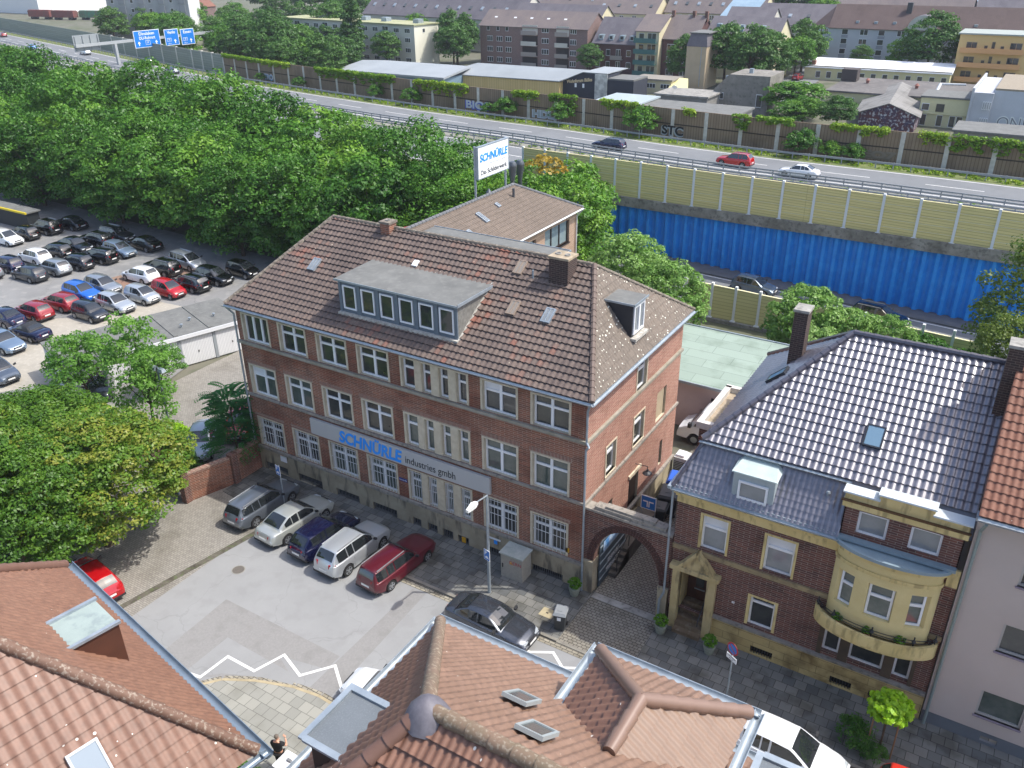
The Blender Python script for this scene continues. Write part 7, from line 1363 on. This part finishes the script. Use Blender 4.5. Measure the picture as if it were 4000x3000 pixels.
for u in(-.2,5.0,8.1): b=MB(); b.box(u,u+.7,5.4,6.2,12,14.4); b.build('chimney',brickD,rf)
T,rf=bld('terrace_roof_block','long grey-roofed block behind the big tree',-37.5,-20.5,180,192,9,13,wcream,roofG,cat='house')
for u,h in((2,1.4),(7.5,1),(12.5,1)): b=MB(); b.box(u,u+1,1.5,3,10,11.2+h*.4); b.build('dormer',MT['zinc_roof'],rf)
T,rf=bld('cream_tower_house','narrow cream windowless house end with purple-brown mansard top',-34.4,-29.9,160,168,8.7,9,mat('render_tan','b8a78b',.9,'ac9b80',.5),felt,'flat',cat='house',over=0)
b=MB(); b.hexa([(-.1,-.1,8.7),(4.6,-.1,8.7),(4.6,8.1,8.7),(-.1,8.1,8.7),(.5,.7,11.3),(4.1,.7,11.3),(4.1,7.5,11.3),(.5,7.5,11.3)]); b.build('mansard_roof',roofG,T); b=MB(); b.box(.2,4.6,.5,8,11.3,11.5); b.build('roof_cap',felt,T); b=MB(); b.tube((3.4,-.06,.5),(3.4,-.06,8.6),.07,n=6); b.build('downpipe',zinc,T)
# white flats
T,rf=bld('white_flats','white four-storey flats with mossy flat roof and blank cream gable',0,54,0,9.5,10,10.3,wwhite,mat('moss_roof','a9a885',.9,'8d9168',.2),'flat',cat='apartment block'); T.location=(-164.8,168.4,0); T.rotation_euler=(0,0,R_(-6)); 
b=MB(); b.fbox(Fr(54,0,90),0,9.5,0,9.9,-.05,0); b.build('gable_wall',mat('render_gable','e6e3cf',.9),T)
for z in(.8,3.3,5.8,8.1):
    for u in range(2,52,4): 
        if (u//4)%3==1:
            b=MB(); b.box(u,u+3,-.8,-.06,z-.5,z+.5); b.build('balcony',mat('balcony_blue_grey','8fa0a6',.7),T); pwin(T,F,u+.3,z+.0,2.2,1.5,2)
        else: pwin(T,F,u+.6,z,1.9,1.2,3)
for u in(12,30,38,50): b=MB(); b.box(u,u+2,4,6,10.3,11.3); b.build('roof_hatch',zinc,rf)
pwin(T,Fr(54.05,0,90),3.2,8.2,.9,1.0)
# high-rise
T,rf=bld('high_rise','grey high-rise apartment tower with blank light gable at the top left',0,27,0,12.5,45,45.3,mat('render_tower','a4a7a8',.9,'8d9192',.25),felt,'flat',cat='apartment block'); T.location=(-241,165,0); T.rotation_euler=(0,0,R_(33))
b=MB(); b.fbox(Fr(27,0,90),0,12.5,0,45,-.08,0); b.build('gable_wall',mat('render_tower_light','d4d5d1',.9,'cacbc7',.1),T)
for r_ in range(10):
    z=1.2+r_*2.8
    for u in(1.2,4.2,7.6,10.6,13.6,17.2,20.6,24): 
        if u in(4.2,10.6,17.2,24): b=MB(); b.box(u-.1,u+1.9,-.35,-.1,z-.3,z+1.9); b.build('loggia',mat('loggia_grey','888c8f',.9),T)
        pwin(T,F,u+.3,z,.95,1.2,1,d=-.02 if u not in(4.2,10.6,17.2,24) else .36)
    if r_ in(7,8,9,6): pwin(T,Fr(27.08,0,90),5.4,z,1.3,1.2)
# hall and freight yard
T,rf=bld('white_hall','long white industrial hall with low grey roof at the top left corner',-470,-402,240,300,11,13,mat('hall_white','dcdcda',.8),mat('hall_roof','8f8b86',.9),'gable_x',cat='hall')
for i,(x,y,c,l) in enumerate(((-372,222,'8a4038','rust-red freight wagon, leftmost'),(-357,224,'7c3b36','rust-red freight wagon behind the shrubs'),(-344,229,'3f8f70','green-topped freight container wagon'),(-330,231,'9a4a3a','brown freight wagon beside the green one'),(-332,247,'c9a43a','yellow freight container at the back'),(-302,238,'a05a4c','pale red freight wagon near the high-rise'))):
    T=thing('freight_wagon',l,'freight wagon',(x,y,0),R_(10),'freight wagons in the yard'); b=MB(); b.box(-6.5,6.5,-1.4,1.4,1,3.6); b.box(-6.5,6.5,-.9,.9,3.6,3.9); b.build('body',mat('wagon%d'%i,c,.8,'6b4a40',.5),T); b=MB()
    for sx in(-5,-3.4,3.4,5): b.tube((sx,-1.2,.5),(sx,1.2,.5),.5,n=12)
    b.build('wheels',black,T)
T,rf=bld('gabled_house_far','small dark-roofed house beyond the freight yard',-330,-314,262,274,4,9,cb,roofR,'gable_y',cat='house')
# big dark roofs at top
def roofrow(name,lab,x0,x1,y0,y1,ev,rz,wm_,rm,rot=0,nd=0,nw=0):
    T,rf=bld(name,lab,x0,x1,y0,y1,ev,rz,wm_,rm,cat='building',rot=rot); w=x1-x0; d=y1-y0
    for i in range(nd):
        u=w*(i+.5)/nd; k_=(rz-ev)/(d/2); y=d*.16; b=MB(); b.hexa([(u,y,ev+k_*y+.1),(u+.9,y,ev+k_*y+.1),(u+.9,y+1,ev+k_*(y+1)+.1),(u,y+1,ev+k_*(y+1)+.1),(u,y,ev+k_*y+.45),(u+.9,y,ev+k_*y+.45),(u+.9,y+1,ev+k_*(y+1)+.35),(u,y+1,ev+k_*(y+1)+.35)]); b.build('skylight',MT['glass_grey'] if i%2 else zinc,rf)
    for i in range(nw):
        for z in(ev-2.0,ev-4.7): pwin(T,F,w*(i+.3)/nw,z,1.4,1.4,2)
    return T,rf
roofrow('long_terrace','long terrace with dark grey roof and many small skylights behind the white flats',-165,-101,206,222,9,15.5,wwhite,roofG,rot=-6,nd=14)
roofrow('long_terrace','long terrace roof ending behind the brick apartments',-102,-74,196,209,9,13.6,wcream,roofG,rot=-2,nd=6)
roofrow('long_terrace','pale brown roofed terrace at the top edge behind the dark one',-150,-96,262,278,9,14.5,wcream,roofG2,rot=-3,nd=6)
roofrow('long_terrace','brown roofed terrace with cream wall, top centre left',-98,-76,240,254,9,13.8,wcream,roofG2,nd=4,nw=5)
roofrow('long_terrace','brown roofed terrace with row of small windows, top centre',-75,-44,246,260,9.4,15,wcream,roofG2,nd=8,nw=9)
roofrow('long_terrace','dark roofed terrace beyond the side street trees',-46,-20,232,246,8,13,wwhite,roofG,nd=5,nw=5)
roofrow('long_terrace','terrace roof running above the side street, dark brown',-30,-8,272,288,8,13,wwhite,roofG2,nd=4,nw=5)
roofrow('long_terrace','far grey roofed terrace above the grey flats, left',-14,12,248,262,9.5,15,wgrey,roofG2,nd=8)
roofrow('long_terrace','far grey roofed terrace above the grey flats, right',13,34,250,264,9.5,15,wgrey,roofG,nd=3)
roofrow('gable_row','pale dormered roofs among far trees, upper centre',-42,-30,205,219,9,13.5,wwhite,roofG,nd=3)
b=MB(); b.hexa([(-47,215,10),(-38,215,10),(-38,228,14.5),(-47,228,14.5),(-47,215,10.2),(-38,215,10.2),(-38,228,14.7),(-47,228,14.7)]); b.box(-47,-38,215,228,0,10); tag(b.build('glass_roof_building',mat('glass_roof_blue','7f98a8',.3,'93a8b4',.6),loc=(-42,220,0)),'blue-grey glazed sloping roof between distant terraces','building')
for i in range(14):
    x=-260+i*26; roofrow('distant_house','distant tiled house at the top edge of the view, %s from the left'%OR[i],x,x+16,330+(i%3)*14,344+(i%3)*14,7,12,(wcream,wwhite,cb)[i%3],(roofR,roofG,roofG2)[i%3],nd=2,nw=4)[0]['group']='distant houses on the skyline'
# grey flats
T,rf=bld('grey_flats','large grey and white apartment house with dark tiled roof and curved gable',-16.5,36,213,226,9.3,14.3,wgrey,tilemat('tiles_umber','4a3c38 554642 5f504b'.split(),.8),cat='apartment block')
for i in range(11):
    for z in(.6,3.1,5.5,7.7):
        u=3.2+i*4.4
        if u>50: continue
        pwin(T,F,u,z,1.9 if i%2 else 1.5,1.35,2 if i%2 else 1)
    for z in(2.0,4.5,6.9):
        if i%2==0: b=MB(); b.box(3.2+i*4.4,4.8+i*4.4,-.03,0,z,z+1.05); b.build('spandrel',mat('spandrel_grey','8f9399',.9),T)
b=MB(); pts=[]
for i in range(15): a=math.pi*i/14; pts.append((21.8-3.4*math.cos(a),9.3+3.4*math.sin(a)))
P0=[(x,-.2,z) for x,z in pts]; P1=[(x,5,z) for x,z in pts]; n=len(pts); b.v=P0+P1; b.f=[tuple(range(n))]; b.m=[0]
for i in range(n-1): b.f.append((i+1,i,n+i,n+i+1)); b.m.append(1)
g_=b.build('curved_gable',[wwhite,roofG],T); pwin(g_,Fr(0,-.2,0),21.0,10.4,.6,1.1); pwin(g_,Fr(0,-.2,0),22.1,10.4,.6,1.1)
for u in(6,10.4,14.8,33): b=MB(); b.box(u,u+.8,1.2,2.4,10.0,10.9); b.build('dormer',zinc,rf)
b=MB(); b.box(17,18.2,4.2,5.4,12.5,15.2); b.build('chimney',mat('chimney_zinc','3f4042',.6),rf)
b=MB(); b.prism([(-4.6,3.5),(0,0),(0,13),(-4.6,13)],0,9.3); b.build('side_wing',mat('render_blue_grey','aeb9c2',.9,'a1adb6',.3),T); b=MB(); b.poly([(-5,3.3,9.3),(0,-.3,9.3),(0,6.5,14.3)]); b.poly([(-5,3.3,9.3),(0,6.5,14.3),(-5,13.3,9.3)]); b.build('wing_roof',MT['tiles_umber'],T)
Fw=Fr(-4.6,3.5,math.degrees(math.atan2(-3.5,4.6)))
for z in(.6,3.1,5.5,7.7): pwin(T,Fw,1.2,z,.6,1.3); pwin(T,Fw,2.6,z,.6,1.3); pwin(T,Fw,4.2,z,1.2,1.3,2)
# peach balconies
T,rf=bld('peach_balcony_block','peach apartment block with long orange balconies and flat roof at the right edge',15.8,34,195,206,10.3,10.6,peach,mat('roof_pale_grey','9ba39c',.9),'flat',cat='apartment block',over=.4)
for z in(1.0,4.0,7.0):
    b=MB(); b.box(.6,13,-1.5,-.06,z-.35,z-.2); b.box(.6,13,-1.55,-1.45,z-.35,z+.7); b.build('balcony',peach2,T)
    for u,w,h in((1.6,2.1,1.5),(5.2,.7,.9),(6.6,.7,1.7),(8.4,.7,.9),(10.2,2.3,1.6)): pwin(T,F,u,z+.3,w,h,2 if w>1 else 1,fr=mat('frame_tan','a89070',.6),key='t')
# white roof row
T,rf=bld('pale_yellow_office_row','low pale yellow office row with bright white roof',-15,16.2,187,194,2.7,2.9,ypale,felt,'flat',cat='office row',rot=2)
b=MB(); b.hexa([(-.4,-.5,2.6),(31.6,-.5,2.6),(31.6,7.2,3.9),(-.4,7.2,3.9),(-.4,-.5,2.8),(31.6,-.5,2.8),(31.6,7.2,4.1),(-.4,7.2,4.1)]); b.build('white_roof',[mat('bright_white','eef0f2',.5,'d6d9db',.4)],T)
for i in range(6):
    u=2.6+i*4.9; pwin(T,F,u,.4,1.1,1.5); pwin(T,F,u+2.4,.4,1.1,1.5)
b=MB(); b.box(1.2,2.1,1,2,3,4); b.build('chimney',brick,T)
T,rf=bld('mid_flat_building','low pale yellow building with stained flat felt roof',-.5,24,146,166,3.4,3.5,ypale,mat('felt_patchy','6f6c68',.95,'5a5653',.15,c3='85807a',sc3=1.2),'flat',cat='building'); pwin(T,F,3.6,1.2,1.6,1.4,2); 
for x,y in((5,12),(14.5,9)): b=MB(); b.lathe((x,y,3.8),[(.3,0),(.3,.5),(.5,.5),(.1,.9)],10); b.build('roof_vent',mat('vent_rust','8b5a4c',.7),T)
b=MB(); b.box(-.4,2.6,13,16,3.8,6); b.build('roof_hut',mat('hut_brown','4a4340',.8),T); b=MB(); b.tube((18.5,4,3.8),(18.8,6,5.2),.3,n=10); b.tube((18.8,6,5.2),(23,6.5,5.3),.2,n=8); b.build('vent_duct',mat('duct_silver','c3c6c6',.4),T)
# corrugated gable shed
T=thing('corrugated_shed','grey corrugated gable shed with graffiti-covered front','shed',(8.6,130.5,0),R_(2)); b=MB(); b.box(.2,9.2,0,25,0,2.6); b.poly([(.2,-.02,2.6),(9.2,-.02,2.6),(4.7,-.02,4.3)]); b.build('wall',[mat('mural_wall','6a3a2f',.9,'3f4460',.8,c3='c8cacc',sc3=2.2,amt3=.9)],T); b=MB(); b.hexa([(-.6,-.3,2.4),(4.7,-.3,4.35),(3.2,27,4.35),(-2.6,27,2.4),(-.6,-.3,2.5),(4.7,-.3,4.47),(3.2,27,4.47),(-2.6,27,2.5)]); b.hexa([(4.7,-.3,4.35),(10,-.3,2.4),(8.2,27,2.4),(3.2,27,4.35),(4.7,-.3,4.47),(10,-.3,2.5),(8.2,27,2.5),(3.2,27,4.47)]); b.build('roof',brickmat('corrugated','85837e','777570','68665f',2.5,6,.02,off=0,dirt='6e6a62',dsc=.5),T)
T,rf=bld('yellow_workshop','pale yellow flat-roofed workshop beside the corrugated shed',17.2,25,138,146,4.7,4.8,ypale,felt,'flat',cat='workshop',over=.15)
pwin(T,F,.3,2.6,1.2,1.2); pwin(T,F,2.6,2.5,1.3,1.3,gl=pane,fr=fmd,key='d'); 
for u in(.4,3.0,5.0,6.1): pwin(T,F,u,.1,.95,1.9,1,fr=white)
b=MB(); b.box(0,8,-.3,0,2.1,2.3); b.build('canopy_band',ypale,T)
# graffiti building
T,rf=bld('graffiti_building','light grey building with gravel roof and spray-painted letters at the right edge',28.2,45,138,158,6.6,6.9,mat('render_lgrey','bcc1c6',.9,'b2b7bc',.4),mat('gravel_roof','8a7f6d',.95,'9b917f',3),'flat',cat='building',over=0); b=MB(); b.box(-3,0,-1,20,0,6.2); b.box(-3.3,-2.95,-1.3,20,0,6.9); b.build('side_wall',wgrey,T); b=MB(); b.box(5,8,2,4,6.9,7.6); b.build('roof_hatch',wgrey,T)
o=text('ONER',2.6,mat('graf_white','d8dcd6',.8),T,Matrix(((1,0,0,4.4),(0,0,-1,-.03),(0,1,0,1.5),(0,0,0,1))),name='graffiti',ext=.01,bold=.12,width=6.6); o=text('ONER',2.5,mat('graf_grey','7d8086',.8),T,Matrix(((1,0,0,4.4),(0,0,-1,-.05),(0,1,0,1.5),(0,0,0,1))),name='graffiti',ext=.01,bold=-.02,width=6.2)
for z in(1,3.6):
    for k in range(4): pwin(T,Fr(-1.4,-1.35,0),.1+k*.33,z,.22,1.3,1,gl=pane2,key='g')
# concrete house
T=thing('concrete_house','weathered grey concrete house with sloping left roof edge and three small windows','house',(-18.3,133,0)); b=MB(); pr=[(0,0),(10.4,0),(10.4,7.1),(2.8,7.1),(0,4.3)]; n=5; b.v=[(x,0,z) for x,z in pr]+[(x,9,z) for x,z in pr]; b.f=[(0,1,2,3,4),(9,8,7,6,5)]+[(i,5+i,5+(i+1)%n,(i+1)%n) for i in range(n)]; b.m=[0]*7; b.build('wall',mat('concrete_stained','8d8980',.95,'77736a',.5,bump=.2,c3='5c5850',sc3=1.6,amt3=.6),T)
for u,z,w,h in((1.3,2.6,.7,1.2),(8.2,1.6,1.1,2.3),(1.3,.3,.8,1.4)): pwin(T,F,u,z,w,h,1,key='c%s'%w)
b=MB(); b.box(5.5,6.2,3,3.7,7,7.9); b.box(.8,1.3,4,4.5,5,6.3); b.build('chimney',zinc,T)
# furniture hall
T=thing('furniture_hall','dark grey gabled furniture hall with pale lettering and yellow side hall','hall',(-52.1,136,0)); nv=mat('cladding_navy','2f3440',.8,'292e39',.5); b=MB(); pr=[(0,0),(7.5,0),(7.5,5.1),(4.8,5.2),(0,3.3)]; n=5; b.v=[(x,0,z) for x,z in pr]+[(x,10,z) for x,z in pr]; b.f=[(0,1,2,3,4),(9,8,7,6,5)]+[(i,5+i,5+(i+1)%n,(i+1)%n) for i in range(n)]; b.m=[0]*7; b.build('wall',nv,T)
Mx=Matrix(((1,.0,0,3.9),(0,0,-1,-.06),(.13,1,0,3.55),(0,0,0,1))); text('Wohnforum Bülles',.95,mat('letter_cream','d9c39a',.6),T,Mx,ext=.03,bold=.02,width=5.9)
for u in(2.8,4.6): pwin(T,F,u,2.2,.45,.8,1,gl=white,key='w')
b=MB(); b.box(7.5,10.3,-.15,-.02,-.2,5.1); b.build('banner',[mat('banner_photo','cfcfc8',.7,'8b8b88',.9,c3='e8e8e4',sc3=.5)],T); b=MB(); b.box(7.5,10.2,0,6,0,4.9); b.build('entrance_block',nv,T)
b=MB(); b.box(-30,0,-1.5,9,0,3.1); b.build('side_hall',brickmat('yellow_cladding','cdb57e','c6ad74','a8905c',.6,9,.03,off=0),T); b=MB(); b.hexa([(-30.3,-1.8,3.05),(0,-1.8,3.3),(4.8,3.0,5.2),(-24,4,5.0),(-30.3,-1.8,3.2),(0,-1.8,3.45),(4.8,3.0,5.35),(-24,4,5.15)]); b.hexa([(0,-.2,3.35),(4.8,-.2,5.25),(4.8,10,5.25),(0,10,3.35),(0,-.2,3.45),(4.8,-.2,5.35),(4.8,10,5.35),(0,10,3.45)]); b.box(4.8,10.2,0,10,5.15,5.3); b.build('roof',mat('metal_roof_grey','9aa0a2',.6,'8f9597',.2),T)
T=thing('grey_roof_hall','low hall with wide bluish grey metal roof behind the noise wall','hall',(-106,127,0)); b=MB(); b.box(0,29.5,0,16,0,3.2); b.build('wall',mat('band_blue','6f8796',.7),T); b=MB(); b.hexa([(-.5,-.5,3.1),(30,-.5,3.1),(30,9,4.2),(-.5,9,4.2),(-.5,-.5,3.5),(30,-.5,3.5),(30,9,4.6),(-.5,9,4.6)]); b.hexa([(-.5,9,4.2),(30,9,4.2),(30,18,3.4),(-.5,18,3.4),(-.5,9,4.6),(30,9,4.6),(30,18,3.6),(-.5,18,3.6)]); b.build('roof',MT['metal_roof_grey'],T)
T,rf=bld('dark_annex_box','dark slate-blue flat-roofed annex right of the furniture hall',-41.8,-36.0,136,143,4.1,4.2,nv,felt,'flat',cat='building',over=0)
T,rf=bld('cream_low_building','low cream building with barred windows and pale yellow canopy',-42.3,-33.5,150,156,2.6,2.8,wcream,mat('roof_stone','8b867c',.9),'flat',cat='building'); 
for u in(3.2,6.4): pwin(T,F,u,1.0,2.0,1.0,3,gl=pane)
b=MB(); b.hexa([(8.6,-1,1.4),(13,-1,1.4),(11,4,2.8),(8.6,4,2.8),(8.6,-1,1.5),(13,-1,1.5),(11,4,2.9),(8.6,4,2.9)]); b.build('canopy',mat('canopy_yellow','d9d39a',.7),T)
for i,(x0,x1,y0,y1,z,l,m_) in enumerate(((-33,-24.8,112,122,3.7,'flat pale metal roofed shed behind the ivy, right of the dark annex',mat('metal_pale','a9b4b6',.5,'9ba6a8',.3)),(-25,-7,112.5,121,3.3,'long low flat felt roof directly behind the noise wall',felt),(-27,-17,126,134,3.6,'long concrete flat-roofed building behind the felt roof',conc),(25,44,118,126,3.0,'low flat grey roof below the graffiti building',felt))): 
    T,rf=bld('flat_roof_shed',l,x0,x1,y0,y1,z,z+.2,mat('wall_shed','8d8b85',.9,'77756f',.6),m_,'flat',cat='shed',over=.3)
b=MB(); b.lathe((-24,128,3.8),[(.03,0),(.03,1.0)],6); b.tube((-24,127.6,4.9),(-24,127.75,5.0),.5,.35,14); tag(b.build('satellite_dish',white,loc=(-24,128,3.8)),'white satellite dish on the low concrete roof','satellite dish')
sheet('side_street',[(-14,120),(-6,120),(-14.5,230),(-22.5,230)],.0,hwm)


b=MB(); b.box(-700,300,-80,560,-1.2,52); hz=b.build('haze',[],kind='stuff')
hm=bpy.data.materials.new('haze_air'); hm.use_nodes=True; t=hm.node_tree; t.nodes.remove(t.nodes['Principled BSDF']); pv=nd(t,'ShaderNodeVolumePrincipled'); pv.inputs['Color'].default_value=(.85,.9,1,1); pv.inputs['Density'].default_value=.00016
t.links.new(pv.outputs[0],t.nodes['Material Output'].inputs['Volume']); hz.data.materials.append(hm)
